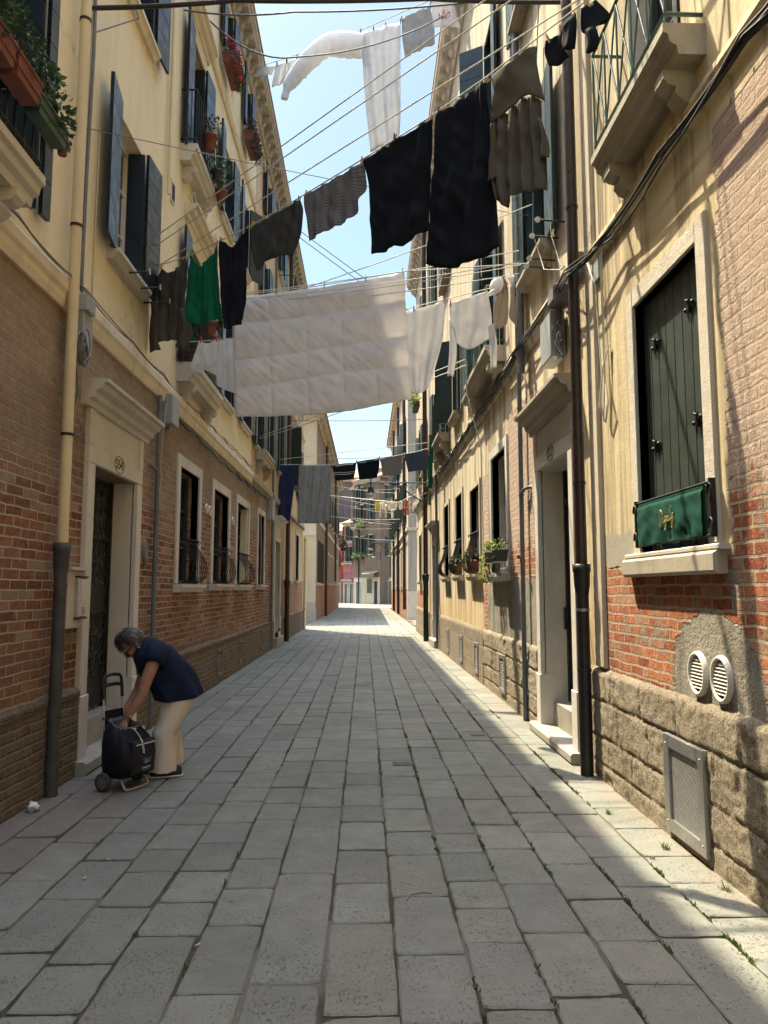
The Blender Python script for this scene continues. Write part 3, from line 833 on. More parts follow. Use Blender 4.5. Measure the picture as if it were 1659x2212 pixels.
def cable_run(parent, pts, r=.011, n=4, mat='cable', twist=.02, name='cable_bundle', steps=24):
    """several loose strands along a polyline"""
    b = MB(); pts = [Vector(p) for p in pts]
    for k in range(n):
        ph = random.random() * 6.28; path = []
        for i in range(len(pts) - 1):
            for s in range(steps):
                t = s / steps; p = pts[i].lerp(pts[i + 1], t); u = (i + t)
                L = (pts[i + 1] - pts[i]).length
                sag = -.035 * L / 3 * sin(pi * ((t * max(1, int(L / .9))) % 1))
                path.append(p + Vector((twist * sin(u * 2.3 + ph) * .7, 0, twist * cos(u * 2.9 + ph * 1.7) + sag * (1 + .5 * sin(ph)))))
        path.append(pts[-1]); b.tube(path, r, 5)
    return b.build(name, M[mat], parent)
# ------------------------------------------------------------------ ground
def ground():
    b = MB(); b.box(-150, 150, -60, 400, -.4, -.06); b.build('ground', M['soil']); tag(bpy.data.objects['ground'], kind='structure')
    b = MB(); b.add([(-40, -14, -.010), (40, -14, -.010), (40, 130, -.010), (-40, 130, -.010)], [(0, 1, 2, 3)]); o = b.build('street_bed', M['joint']); tag(o, kind='structure')
    rnd = random.Random(3)
    cols = [-2.62, -2.29, -1.98, -1.68, -1.37, -1.07, -.76, -.48, -.164, .14, .454, .74, 1.05, 1.36, 1.68, 2.13]
    b = MB()
    def slab(x0, x1, y0, y1, fine):
        g = .0042 + rnd.random() * .0045
        dz = rnd.uniform(-.003, .002); tx, ty = rnd.uniform(-.004, .004), rnd.uniform(-.004, .004)
        cr = [(x0 + g + rnd.uniform(-.006, .006), y0 + g + rnd.uniform(-.008, .008)), (x1 - g + rnd.uniform(-.006, .006), y0 + g + rnd.uniform(-.008, .008)),
              (x1 - g + rnd.uniform(-.006, .006), y1 - g + rnd.uniform(-.008, .008)), (x0 + g + rnd.uniform(-.006, .006), y1 - g + rnd.uniform(-.008, .008))]
        ns = 7 if fine else 1
        P = []
        for k in range(4):
            (ax, ay), (bx, by) = cr[k], cr[(k + 1) % 4]
            for i in range(ns):
                t = i / ns; px, py = ax + (bx - ax) * t, ay + (by - ay) * t
                if fine:
                    if i == 0:
                        cx, cy = (x0 + x1) / 2, (y0 + y1) / 2; c_ = rnd.uniform(.0, .022); px += (cx - px) * c_ * 2; py += (cy - py) * c_ * 2
                    else: px += rnd.uniform(-.0035, .0035); py += rnd.uniform(-.0035, .0035)
                P.append((px, py))
        cx, cy = (x0 + x1) / 2, (y0 + y1) / 2
        H = lambda px, py, q: q + dz + (px - cx) * tx * 2 + (py - cy) * ty * 2
        n = len(P)
        if fine:
            inn = []
            for px, py in P:
                L = hypot(px - cx, py - cy); k = max(0, 1 - .011 / L); inn.append((cx + (px - cx) * k, cy + (py - cy) * k))
            vs = [(px, py, H(px, py, -.028)) for px, py in P] + [(px, py, H(px, py, -.005)) for px, py in P] + [(px, py, H(px, py, 0)) for px, py in inn]
            fs = [(i, (i + 1) % n, n + (i + 1) % n, n + i) for i in range(n)] + [(n + i, n + (i + 1) % n, 2 * n + (i + 1) % n, 2 * n + i) for i in range(n)] + [tuple(range(2 * n, 3 * n))]
        else:
            vs = [(px, py, H(px, py, -.028)) for px, py in P] + [(px, py, H(px, py, 0)) for px, py in P]
            fs = [(i, (i + 1) % n, n + (i + 1) % n, n + i) for i in range(n)] + [tuple(range(n, 2 * n))]
        b.add(vs, fs)
    for c in range(len(cols) - 1):
        y = 1.0 + rnd.random() * .5 if cols[c] > -3 else 1
        y = -6 + rnd.random() * .5
        while y < 64:
            L = rnd.uniform(.34, .62)
            if rnd.random() < .12: L = rnd.uniform(.68, .95)
            if c in (7, 8) and y < 4.6: L *= 1.35
            slab(cols[c], cols[c + 1], y, min(y + L, 64), y < 24)
            if y + L >= 64: break
            y += L
    for x0, x1, ya, yb in ((-13, -2.64, 29.5, 40), (2.15, 13, 28, 41), (-22, 22, 64.2, 112)):
        yy = ya
        while yy < yb:
            st = .36 if x1 - x0 < 20 else .9
            xx = x0 + rnd.random() * .3
            while xx < x1 - .2:
                L = rnd.uniform(.45, .8) * (1 if x1 - x0 < 20 else 2); slab(xx, min(xx + L, x1), yy, min(yy + st, yb), False); xx += L
            yy += st
    o = b.build('pavement', M['slab']); tag(o, kind='structure')
    # moss and weeds in the joints
    b = MB(); r2 = random.Random(11)
    for _ in range(600):
        c = r2.choice([12, 13, 13, 13, 11, 10, 6, 5, 14, 14]); x = cols[c] + r2.uniform(-.006, .006); y = 2.0 + r2.random() ** 1.6 * 9
        if c < 10 and r2.random() < .45: continue
        if mnoise.noise(Vector((x * 1.3, y * .9, 2))) < -.02: continue
        for _k in range(r2.randint(4, 10)):
            px, py = x + r2.uniform(-.010, .010), y + r2.uniform(-.05, .05); hh = r2.uniform(.006, .02); an = r2.random() * 6.28; w = r2.uniform(.005, .012)
            b.add([(px - w * cos(an), py - w * sin(an), -.009), (px + w * cos(an), py + w * sin(an), -.009), (px + r2.uniform(-.01, .01), py + r2.uniform(-.01, .01), hh)], [(0, 1, 2)])
    for x, y in ((1.75, 5.45), (1.93, 4.1), (1.87, 4.75), (1.98, 3.6)):
        for _k in range(26):
            an = r2.random() * 6.28; L = r2.uniform(.02, .05); w = .004; px, py = x + r2.uniform(-.02, .02), y + r2.uniform(-.03, .03)
            b.add([(px - w * sin(an), py + w * cos(an), -.004), (px + w * sin(an), py - w * cos(an), -.004), (px + L * cos(an) * .7, py + L * sin(an) * .7, L)], [(0, 1, 2)])
    o = b.build('moss', M['moss']); tag(o, kind='stuff', label='green moss and tiny weeds growing in the paving joints', cat='moss')
ground()

# ------------------------------------------------------------------ left: yellow house (ground floor brick)
def yellow_house():
    t = thing('yellow_house', 'yellow plastered house over a bare brick ground floor with door 554', 'house', (-2.54, 6, 0))
    a0, a1 = -12, 16.3
    gw = [(10.08, 11.25, 1.68, 3.28), (12.36, 13.72, 1.70, 3.28), (14.66, 16.05, 1.70, 3.32), (-1, .4, 1.7, 3.3)]
    door = (6.84, 8.13, .1, 2.75)
    up = [(7.12, 8.02, 4.95, 6.5), (10.15, 11.3, 4.66, 6.52), (12.75, 13.6, 4.95, 6.55), (14.75, 15.75, 4.98, 6.6), (3.3, 5.42, 4.46, 7.25),
          (7.2, 8.15, 7.93, 9.7), (10.02, 10.82, 7.66, 9.62), (12.4, 13.25, 8.15, 9.6), (14.45, 15.25, 8.2, 9.7), (4.2, 5.1, 7.93, 9.7),
          (12.28, 13.0, 11.12, 12.3), (14.5, 15.15, 11.12, 12.3), (9.4, 10.2, 11.12, 12.3), (6.6, 7.4, 11.12, 12.3)]
    wall(t, WL, a0, a1, 0, 4.0, gw + [door], M['brickL'], .26)
    wall(t, WL, a0, a1, 4.0, 12.6, up, M['yellow'], .26, reveal=M['yellow'])
    core(t, WL, a0, a1, 12.9, M['yellow'])
    b = MB(); pr = [(-.02, 4.18), (.06, 4.18), (.075, 4.15), (.075, 4.07), (.05, 4.04), (.05, 3.99), (.03, 3.93), (-.02, 3.93)]
    b.prism(WL, pr, a0, a1); b.build('string_course', M['yellow_trim'], t)
    b = MB(); b.prism(WL, [(-.02, 10.36), (.05, 10.36), (.07, 10.32), (.05, 10.24), (.03, 10.2), (-.02, 10.2)], a0, a1); b.build('string_course', M['yellow_trim'], t)
    for p0, p1 in ((a0, 6.66), (8.31, a1)):
        b = MB(); b.prism(WL, [(-.05, 0), (.055, 0), (.05, .66), (.06, .68), (.06, .72), (0, .765), (-.05, .765)], p0, p1); b.build('plinth', M['plinthL'], t)
    cornice(t, WL, a0, a1, 12.95, .30, .5, M['stoneG'])
    roof(t, WL, a0, a1, 12.96, .30)
    # ground floor windows
    for i, (x0, x1, z0, z1) in enumerate(gw):
        w = window(t, WL, x0, x1, z0, z1, fw=.15, fmat=M['stone'] if i else M['stoneW'], fd=.03, rec=.2, sill_out=.13)
        belly_grille(w, WL, x0 + .1, x1 - .1, z0, .6, .19, 9 if i == 0 else 8)
    sd = stone_door(t, WL, 6.84, 8.13, 2.75, zb=.12, leafmat='doorglass', num='554', flip=1, panel=.50)
    # upper windows
    window(t, WL, *up[0], rec=.2, shut=1, deepleaf=True, swid=.45, sash='sash', sill_out=.13, angs=(8, 3))
    w = window(t, WL, *up[1], rec=.2, shut=1, sill=False, deepleaf=True, swid=.45, fmat=M['yellow_trim'], hood=.30)
    window(t, WL, *up[2], rec=.2, shut=1, deepleaf=True, swid=.4); window(t, WL, *up[3], rec=.2, shut=1, deepleaf=True, swid=.4)
    window(t, WL, *up[4], rec=.2, sill=False, sash='navy', shut=1, swid=.12, deepleaf=True)
    window(t, WL, *up[5], rec=.2, shut=1, deepleaf=True, swid=.42, fw=.1, fmat=M['yellow_trim'])
    window(t, WL, *up[6], rec=.2, shut=1, deepleaf=True, swid=.45, sill=False, hood=.28, fmat=M['yellow_trim'])
    window(t, WL, *up[7], rec=.2, shut=1, deepleaf=True, swid=.42); window(t, WL, *up[8], rec=.2, shut=1, deepleaf=True, swid=.4, angs=(4, 35)); window(t, WL, *up[9], rec=.2, shut=1, deepleaf=True)
    for q in up[10:]: window(t, WL, *q, rec=.2, shut=1, deepleaf=True, swid=.36, sash='sash')
    balcony(t, WL, 2.9, 4.93, 4.44, .32, M['stone'], th=.22, br=.2, rail='bars', rh=.62)
    balcony(t, WL, 9.6, 11.0, 7.66, .24, M['stone'], th=.24, br=.2, rail='bars', rh=.8)
    balcony(t, WL, 9.75, 11.6, 4.64, .28, M['stone'], th=.26, br=.24, rail='bars', rh=.72)
    # pipes
    dp = drainpipe(t, WL, 6.03, .10, [(1.95, 12.4, .045, 'creampipe', False), (0, 1.96, .049, 'darkpipe', True)])
    straps(dp, WL, 6.03, .10, (2.86, 4.65, 6.52, 8.6, 10.5), .045, 'iron'); strap(dp, WL.p(6.03, .10, 1.63), .05, M['darkpipe'])
    dp = drainpipe(t, WL, 8.83, .06, [(0, 3.93, .028, 'greypipe', False)], 12)
    b = MB(); b.tube([WL.p(8.83, .06, 3.0), WL.p(8.78, .04, 3.03), WL.p(8.66, .02, 3.06), WL.p(8.62, -.02, 3.06)], .02, 8); b.build('branch_pipe', M['greypipe'], dp)
    straps(dp, WL, 8.83, .06, (2.98, 1.95, .95, 3.6), .028, 'greypipe')
    b = MB(); b.tube([WL.p(8.95, .05, 12.4), WL.p(8.95, .05, 6.7), WL.p(8.93, .06, 6.55)], .022, 8); b.tube([WL.p(6.42, .025, 12.4), WL.p(6.40, .02, 9), WL.p(6.43, .025, 6.5), WL.p(6.40, .02, 5.3), WL.p(6.38, .025, 4.2)], .016, 6, 1); b.tube([WL.p(6.70, .012, 5.9), WL.p(6.68, .012, 4.9), WL.p(6.68, .012, 4.25)], .008, 5)
    b.build('conduit', [M['creampipe'], M['cablegrey']], t)
    # boxes, intercom, vents
    b = MB(); b.bevbox(WL, 6.20, 6.42, .01, .13, 3.62, 3.98, .01); b.bevbox(WL, 6.18, 6.36, .01, .17, 3.98, 4.12, .01); o = b.build('junction_box', M['boxgrey'], t)
    r3 = random.Random(5); b = MB()
    for k in range(7):
        c = WL.p(6.16 + r3.uniform(-.03, .03), .12 + .01 * k, 3.62 + r3.uniform(-.05, .05)); rr = r3.uniform(.07, .12)
        b.tube([c + Vector((0, rr * .75 * cos(q * .5), rr * 1.25 * sin(q * .5))) for q in range(14)], .006, 5)
    for k in range(4): b.tube([WL.p(6.22 + .02 * k, .03, 4.7), WL.p(6.24 + .015 * k, .05 + .01 * k, 4.2), WL.p(6.2 + .01 * k, .06, 3.95)], .005, 5)
    for k in range(3): b.tube([WL.p(6.26, .02 + .01 * k, 3.62), WL.p(6.30 + .02 * k, .06, 3.3), WL.p(6.22, .03, 3.05 - .05 * k), WL.p(6.3 + .08 * k, .05, 2.9), WL.p(6.45, .08, 2.98 - .04 * k), WL.p(6.38, .05, 3.06)], .005, 5)
    b.build('cable_coil', M['cablegrey'], o)
    b = MB(); b.bevbox(WL, 9.12, 9.45, .01, .14, 3.66, 4.03, .012); b.cyl(WL.p(9.28, .07, 3.66), WL.p(9.28, .07, 3.60), .03, n=8); o = b.build('junction_box', M['boxgrey'], t)
    b = MB(); b.tube([WL.p(9.1, .07, 3.9), WL.p(9.0, .06, 3.5), WL.p(9.05, .03, 3.1), WL.p(9.12, .03, 2.95), WL.p(9.02, .03, 2.75)], .006, 5); b.build('loose_wire', M['rope'], o)
    cable_run(t, [WL.p(3, .09, 4.26), WL.p(6.05, .10, 4.2), WL.p(6.5, .05, 4.24), WL.p(9.0, .05, 4.24), WL.p(13, .05, 4.25), WL.p(16.3, .05, 4.3)], .006, 3, 'cablegrey', .012)
    cable_run(t, [WL.p(9.5, .06, 3.86), WL.p(12, .06, 3.84), WL.p(16.3, .06, 3.86)], .011, 4, 'cable', .02)
    b = MB(); b.bevbox(WL, 6.29, 6.62, 0, .06, 1.27, 1.76, .006); b.fb(WL, 6.27, 6.67, 0, .10, 1.762, 1.79); o = b.build('intercom', M['stone'], t)
    b = MB(); b.bevbox(WL, 6.44, 6.62, .06, .10, 1.36, 1.70, .012)
    b.fb(WL, 6.435, 6.625, .06, .105, 1.70, 1.715, 1); b.fb(WL, 6.435, 6.625, .06, .105, 1.345, 1.36, 1)
    for k in range(9): b.fb(WL, 6.47, 6.59, .10, .106, 1.48 + .023 * k, 1.495 + .023 * k, 2)
    for k in range(6): b.fb(WL, 6.50, 6.57, .1001, .102, 1.385 + .011 * k, 1.389 + .011 * k, 1)
    b.build('push_button_panel', [M['steelmesh'], M['iron'], M['whiteplastic']], o)
    round_vent(t, WL, 11.82, 2.88, .08); round_vent(t, WL, 12.06, 2.87, .085); round_vent(t, WL, 14.2, 2.9, .08)
    round_vent(t, WL, 10.4, 7.28, .12); round_vent(t, WL, 10.68, 7.2, .12)
    b = MB(); b.bevbox(WL, 9.2, 9.36, 0, .02, 6.62, 6.92, .004)
    for k in range(6): b.fb(WL, 9.22, 9.34, .02, .027, 6.66 + .038 * k, 6.68 + .038 * k, 1)
    b.build('slot_vent', [M['whiteplastic'], M['vent_dark']], t)
    b = MB(); ring = lambda k, d: [WL.p(8.58 + .07 * k * cos(2 * pi * i / 20), d, 2.02 + .14 * k * sin(2 * pi * i / 20)) for i in range(20)]
    b.loft([ring(1, 0), ring(1, .025), ring(.8, .035)], 0); b.build('oval_plate', M['greypipe'], t)
    plinth_grille(t, WL, 12.75, 13.2, .12, .6, .06, False, 'dullplate'); plinth_grille(t, WL, 14.9, 15.3, .14, .6, .06, False, 'dullplate')
    # bird spikes on the first floor hood, clothesline brackets on the sill
    b = MB()
    for k in range(34):
        a = 10.0 + k * .045; b.tube([WL.p(a, .12, 6.98), WL.p(a + random.uniform(-.06, .06), .12 + random.uniform(-.1, .12), 7.12)], .0022, 3)
    b.build('bird_spikes', M['wire'], t)
    for a in (7.45, 7.85, 8.25):
        b = MB(); b.cyl(WL.p(a, .0, 4.86), WL.p(a, .30, 4.88), .010, n=6)
        b.tube([WL.p(a + .022 * cos(q), .3, 4.88 + .03 * sin(q)) for q in [x * .7 for x in range(10)]], .005, 5, 1)
        b.build('clothesline_pulley', [M['ironbrown'], M['pinwhite']], t)
    return t
yellow_house()

def weathered_house():
    t = thing('weathered_house', 'weathered orange tan house beyond the yellow one, brick below with a cat on its doorstep', 'house', (-2.54, 23, 0))
    a0, a1 = 16.3, 30.5
    gw = [(17.55, 18.6, 1.72, 3.4), (23.95, 25.0, 1.9, 3.6), (27.1, 28.3, 1.95, 3.6)]
    door = (20.75, 22.0, .1, 2.95)
    up = [(16.75, 17.75, 4.9, 6.7), (18.9, 19.9, 4.9, 6.8), (21.2, 22.2, 5.0, 6.9), (24.2, 25.4, 5.0, 6.9), (27.4, 28.5, 5.0, 6.9),
          (17.4, 18.4, 8.2, 9.8), (20.4, 21.4, 8.2, 9.8), (23.9, 24.9, 8.2, 9.8), (27.2, 28.2, 8.2, 9.8), (17.8, 18.6, 10.9, 12.1), (21, 21.8, 10.9, 12.1), (25, 25.8, 10.9, 12.1)]
    wall(t, WL, a0, 22.9, 0, 4.1, gw + [door], M['brickL'], .26); wall(t, WL, 22.9, a1, 1.9, 4.1, gw, M['weathered'], .26); wall(t, WL, 22.9, a1, 0, 1.9, gw, M['brickred'], .26)
    wall(t, WL, a0, a1, 4.1, 12.6, up, M['weathered'], .26); core(t, WL, a0, a1, 12.9, M['weathered'])
    b = MB(); b.prism(WL, [(-.02, 4.2), (.05, 4.2), (.07, 4.16), (.05, 4.05), (-.02, 4.03)], a0, a1); b.prism(WL, [(-.02, 7.75), (.05, 7.75), (.06, 7.7), (-.02, 7.62)], a0, a1); b.build('string_course', M['stoneG'], t)
    for p0, p1 in ((a0, 20.55), (22.2, a1)):
        b = MB(); b.prism(WL, [(-.05, 0), (.055, 0), (.05, .7), (.06, .73), (0, .77), (-.05, .77)], p0, p1); b.build('plinth', M['plinthL'], t)
    cornice(t, WL, a0, a1, 12.95, .30, .5, M['stoneG']); roof(t, WL, a0, a1, 12.96, .30)
    for q in gw: window(t, WL, *q, fw=.13, fmat=M['stone'], fd=.03, rec=.2, sill_out=.12)
    stone_door(t, WL, 20.75, 22.0, 2.95, zb=.26, flip=1, kind='bars', mat='stone', panel=.45, leafmat='sashdark')
    for i, q in enumerate(up): window(t, WL, *q, rec=.2, shut=1, smat='green', deepleaf=True, swid=.42, fmat=M['stoneG'] if i < 5 else None, hood=.2 if i in (3,) else 0, angs=(5, 5) if i not in (3,) else (70, 30))
    balcony(t, WL, 16.9, 18.6, 4.82, .26, M['stoneG'], th=.24, br=.3)
    balcony(t, WL, 20.9, 23.6, 9.9, .5, M['stoneG'], th=.15, br=.2, rail='bars', rh=.85)
    dp = drainpipe(t, WL, 23.3, .12, [(1.85, 12.5, .07, 'brownpipe', False), (0, 1.86, .075, 'blackpipe', True)]); straps(dp, WL, 23.3, .12, (4.4, 7.5, 10), .07, 'iron')
    dp = drainpipe(t, WL, 19.9, .06, [(0, 12.4, .035, 'greypipe', False)], 10); straps(dp, WL, 19.9, .06, (2, 5, 8), .035, 'greypipe')
    dp = drainpipe(t, WL, 30.35, .10, [(0, 3.7, .055, 'creampipe', False)]); straps(dp, WL, 30.35, .1, (.8, 3.6), .055, 'iron')
    b = MB(); b.bevbox(WL, 19.1, 19.6, 0, .16, 3.4, 3.95, .02); b.build('junction_box', M['boxgrey'], t)
    b = MB(); b.tube([WL.p(17.62, .04, 4.9), WL.p(17.66, .05, 3.6), WL.p(17.9, .05, 2.4), WL.p(17.85, .05, 1.75)], .01, 5); b.build('loose_wire', M['rope'], t)
    cable_run(t, [WL.p(16.3, .06, 3.86), WL.p(20, .07, 3.95), WL.p(25, .07, 4.02), WL.p(30.3, .07, 4.05)], .013, 4, 'cable', .025)
    plinth_grille(t, WL, 18.1, 18.6, .15, .62, .06, False, 'dullplate'); plinth_grille(t, WL, 24.2, 24.7, .1, .6, .06, False, 'dullplate')
    return t
weathered_house()

def corner_house():
    t = thing('corner_house', 'brick corner house with beige gable end beyond the side street on the left', 'house', (-2.5, 50, 0))
    WC = Fr((-2.709, 0, 0), (.0055, 1, 0), (1, 0, 0)); WF = Fr((-2.5, 38, 0), (-1, 0, 0), (0, -1, 0))
    gw = [(38.4, 43.3, 1.9, 4.2)] + [(46.2 + 3.2 * k, 47.5 + 3.2 * k, 2.0, 3.9) for k in range(6)]
    up = [(39.6 + 3.4 * k, 40.8 + 3.4 * k, 6.0, 8.0) for k in range(8)]
    wall(t, WC, 38, 67, 0, 1.95, gw, M['brickC'], .3); wall(t, WC, 38, 67, 1.95, 5.2, gw, M['brown'], .3); wall(t, WC, 38, 67, 5.2, 10.6, up, M['brown'], .3)
    wall(t, WF, .0, 9, 0, .95, [], M['greyplaster']); wall(t, WF, 0, 9, .95, 10.9, [(3.2, 4.2, 5.8, 7.6)], M['beige'])
    b = MB(); b.fb(WF, .01, 9, -28.9, -.35, 0, 10.6); b.build('side_wall', M['beige'], t)
    b = MB(); b.fb(WF, .0, 9, -.02, .03, 4.35, 4.85); b.prism(WC, [(-.02, 5.3), (.06, 5.3), (.06, 5.15), (-.02, 5.1)], 38, 67); b.build('string_course', M['stone'], t)
    b = MB(); b.fb(WF, -.03, 9, -.02, .04, 0, .62); b.build('plinth', M['greyplaster'], t)
    w = window(t, WC, *gw[0], rec=.25, sill=True, sash='iron'); g = MB()
    for k in range(11): a = 38.5 + k * .47; g.cyl(WC.p(a, .06, 1.95), WC.p(a, .06, 4.15), .035, n=6)
    g.build('grille', M['iron'], w)
    for q in gw[1:]: window(t, WC, *q, rec=.2, fw=.14, fmat=M['stone'])
    for q in up: window(t, WC, *q, rec=.2, fw=.14, fmat=M['stone'], shut=1, smat='green', swid=.5)
    window(t, WF, 3.2, 4.2, 5.8, 7.6, rec=.2, fw=.12, fmat=M['stone'])
    roof(t, WC, 37.7, 67.2, 10.7, .45, 9, 1.8); cornice(t, WC, 38, 67, 10.7, .35, .35, M['stoneG'], 2.0, .2)
    dp = drainpipe(t, WC, 45.2, .12, [(0, 10.4, .08, 'brownpipe', False)], 10); dp = drainpipe(t, WC, 57.5, .12, [(2.2, 10.4, .08, 'brownpipe', False)], 10)
    b = MB(); b.bevbox(WF, 1.4, 2.0, 0, .15, 5.1, 5.8, .02); b.build('junction_box', M['whiteplastic'], t)
    return t
corner_house()

# ------------------------------------------------------------------ right: ochre house
def rough_plinth(parent, W, a0, a1, h, seed):
    """hand dressed stone courses as a displaced sheet with sunk joints"""
    r = random.Random(seed); rows = [0, .14, .36, .66, h]; cuts = []
    for k in range(4):
        a = a0 - r.random() * .3; c = []
        while a < a1: a += r.uniform(.42, .85); c.append(a)
        cuts.append(c)
    st = .016; na = int((a1 - a0) / st); nz = int(h / st); b = MB(); vs = []
    for j in range(nz + 1):
        z = h * j / nz
        for i in range(na + 1):
            a = a0 + (a1 - a0) * i / na
            wz = z + .018 * mnoise.noise(Vector((a * 2.2, 0, seed))); wa = a + .015 * mnoise.noise(Vector((a * 3, z * 5, seed)))
            k = max(0, min(3, sum(1 for q in rows[1:4] if wz > q)))
            dj = min([abs(wz - q) for q in rows[1:4]] + [abs(wa - q) for q in cuts[k]])
            q = Vector((a, z, seed * 1.7))
            d = .042 + .006 * mnoise.noise(q * 5) + .007 * mnoise.noise(q * 14) + .006 * mnoise.noise(q * 34)
            d -= .016 * max(0, 1 - dj / .016) * (1 + .8 * mnoise.noise(q * 4))
            t_ = (h - z); d -= max(0, .05 - t_) ** 2 * 16
            if mnoise.noise(q * 3.1) > .38: d -= .014 * min(1, (mnoise.noise(q * 3.1) - .38) * 8)
            vs.append(W.p(a, d, z))
    vs += [W.p(a0 + (a1 - a0) * i / na, -.03, h + .012) for i in range(na + 1)]
    b.add(vs, [(j * (na + 1) + i, j * (na + 1) + i + 1, (j + 1) * (na + 1) + i + 1, (j + 1) * (na + 1) + i) for j in range(nz + 1) for i in range(na)], 0, True)
    return b.build('plinth', M['rough'], parent)

def ochre_house():
    t = thing('ochre_house', 'tall ochre house with peeling plaster and bare red brick beside door 527', 'house', (2.04, 7, 0))
    a0, a1 = -12, 29
    gw = [(4.30, 5.37, 1.86, 3.72), (10.5, 11.7, 1.84, 3.66), (12.98, 14.1, 1.88, 3.46), (15.3, 16.35, 1.9, 3.62), (17.75, 18.75, 1.9, 3.66), (24.0, 24.8, 1.9, 3.55), (26.45, 27.5, 1.9, 3.55), (-1, .4, 1.8, 3.6)]
    door = (7.16, 8.45, .08, 2.96); door2 = (20.62, 21.85, .1, 2.85)
    up = [(7.72, 8.78, 5.40, 7.2), (10.95, 12.25, 5.15, 7.3), (13.15, 14.05, 5.28, 7.2), (15.55, 16.6, 5.42, 7.3), (17.85, 18.75, 5.35, 7.4), (20.3, 21.3, 5.4, 7.3), (24.2, 25.2, 5.5, 7.3), (26.7, 27.6, 5.5, 7.3), (4.4, 5.3, 5.0, 7.2),
          (8.2, 9.0, 9.0, 11.0), (10.8, 11.7, 8.7, 10.8), (14.3, 15.4, 9.3, 12.0), (17.4, 18.4, 9.3, 12.0), (20.8, 21.8, 9.3, 12.0), (24.4, 25.4, 9.3, 12.0), (4.6, 5.5, 8.9, 10.9)]
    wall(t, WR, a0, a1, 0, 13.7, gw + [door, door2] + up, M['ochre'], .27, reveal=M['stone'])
    core(t, WR, a0, a1, 13.9, M['greyocre'])
    b = MB(); r = random.Random(4)
    for p0, p1 in ((a0, 2.4), (12.6, 20.42), (22.05, a1)):
        b = MB(); b.prism(WR, [(-.05, 0), (.05, 0), (.045, .86), (.03, .90), (0, .94), (-.05, .94)], p0, p1); b.build('plinth', M['stoneR'], t)
    rough_plinth(t, WR, 2.4, 6.93, .93, 21); rough_plinth(t, WR, 8.68, 12.6, .93, 22)
    b = MB(); b.prism(WR, [(-.02, 4.75), (.06, 4.75), (.08, 4.70), (.05, 4.62), (.03, 4.55), (-.02, 4.52)], 6.6, a1); b.prism(WR, [(-.02, 4.60), (.05, 4.60), (.06, 4.55), (.03, 4.46), (-.02, 4.44)], a0, 6.3); b.build('string_course', M['ochre'], t)
    b = MB(); b.bevbox(WR, 6.25, 6.48, -.02, .035, .94, 13.3, .01); b.build('pilaster_strip', M['greyocre'], t)
    cornice(t, WR, a0, a1, 13.95, .35, .55, M['stone'], .5, .2); roof(t, WR, a0, a1, 13.96, .35)
    # near boarded window
    x0, x1, z0, z1 = gw[0]
    b = MB(); n = 8; wd = (x1 - x0) / n
    for i in range(n): b.bevbox(WR, x0 + wd * i + .0025, x0 + wd * (i + 1) - .0025, -.095, -.06, z0, z1, .004)
    b.fb(WR, x0, x1, -.2, -.075, z0, z1, 1)
    w = b.build('boarded_window', [M['olivegreen'], M['groove']], t)
    frame_mesh(WR, x0, x1, z0, z1, .13, -.13, .025).build('frame', M['stucco'], w)
    s = MB(); s.bevbox(WR, x0 - .22, x1 + .24, -.13, .06, z0 - .035, z0, .008); s.bevbox(WR, x0 - .18, x1 + .27, -.02, .075, z0 - .17, z0 - .036, .02, 1); s.build('sill', [M['stone'], M['stoneG']], w)
    for a, z in ((x0 + .27, 3.42), (x1 - .24, 3.35), (x0 + .22, 2.66), (x1 - .18, 2.62)):
        hb = MB(); hb.fb(WR, a - .07, a + .07, -.061, -.051, z - .016, z + .016); hb.cyl(WR.p(a, -.045, z - .045), WR.p(a, -.045, z + .045), .011, n=8); hb.ell(WR.p(a - .05, -.049, z + .012), .016, .016, .016, nu=7, nv=5); hb.ell(WR.p(a + .05, -.049, z - .012), .016, .016, .016, nu=7, nv=5); hb.cyl(WR.p(a - .02, -.035, z + .03), WR.p(a + .02, -.035, z + .045), .008, n=6)
        hb.build('strap_hinge', M['iron'], w)
    rl = MB()
    for a in (x0 - .12, x1 - .01):
        rl.fb(WR, a - .012, a + .012, .026, .06, 1.90, 2.24); 
        for z in (2.16, 1.96): rl.tube([WR.p(a - .03 * cos(q), .06, z + .05 * sin(q)) for q in [k * .6 - 1.5 for k in range(9)]], .007, 5)
    for z in (1.91, 2.22): rl.cyl(WR.p(x0 - .12, .045, z), WR.p(x1 - .01, .045, z), .009, n=6)
    for k in range(5): a = x0 + (x1 - x0) * (k + .5) / 5; rl.cyl(WR.p(a, .045, 1.87), WR.p(a, .045, 2.22), .007, n=5)
    rl.build('railing', M['iron'], w)
    # ground floor windows
    for i, q in enumerate(gw[1:]):
        i += 1
        wi = window(t, WR, *q, fw=.14 if i == 1 else .1, fmat=M['stoneW'] if i == 1 else M['greyocre'], fd=.03, rec=.24, sill_out=.13, pane='glass', sash='sashdark')
        if 2 <= i <= 4: belly_grille(wi, WR, q[0] + .06, q[1] - .06, q[2], .72, .2, 9)
        if i == 1:
            g = MB()
            for k in range(9): a = q[0] + .06 + (q[1] - q[0] - .12) * k / 8; g.cyl(WR.p(a, -.08, q[2]), WR.p(a, -.08, q[2] + .42), .007, n=5)
            g.cyl(WR.p(q[0], -.08, q[2] + .38), WR.p(q[1], -.08, q[2] + .38), .008, n=5); g.cyl(WR.p(q[0], -.08, q[2] + .08), WR.p(q[1], -.08, q[2] + .08), .008, n=5); g.build('grille', M['cablegrey'], wi)
    stone_door(t, WR, 7.16, 8.45, 2.96, zb=.10, num='527', flip=-1, kind='bars', panel=.46, rec=.3, cmat='stoneG')
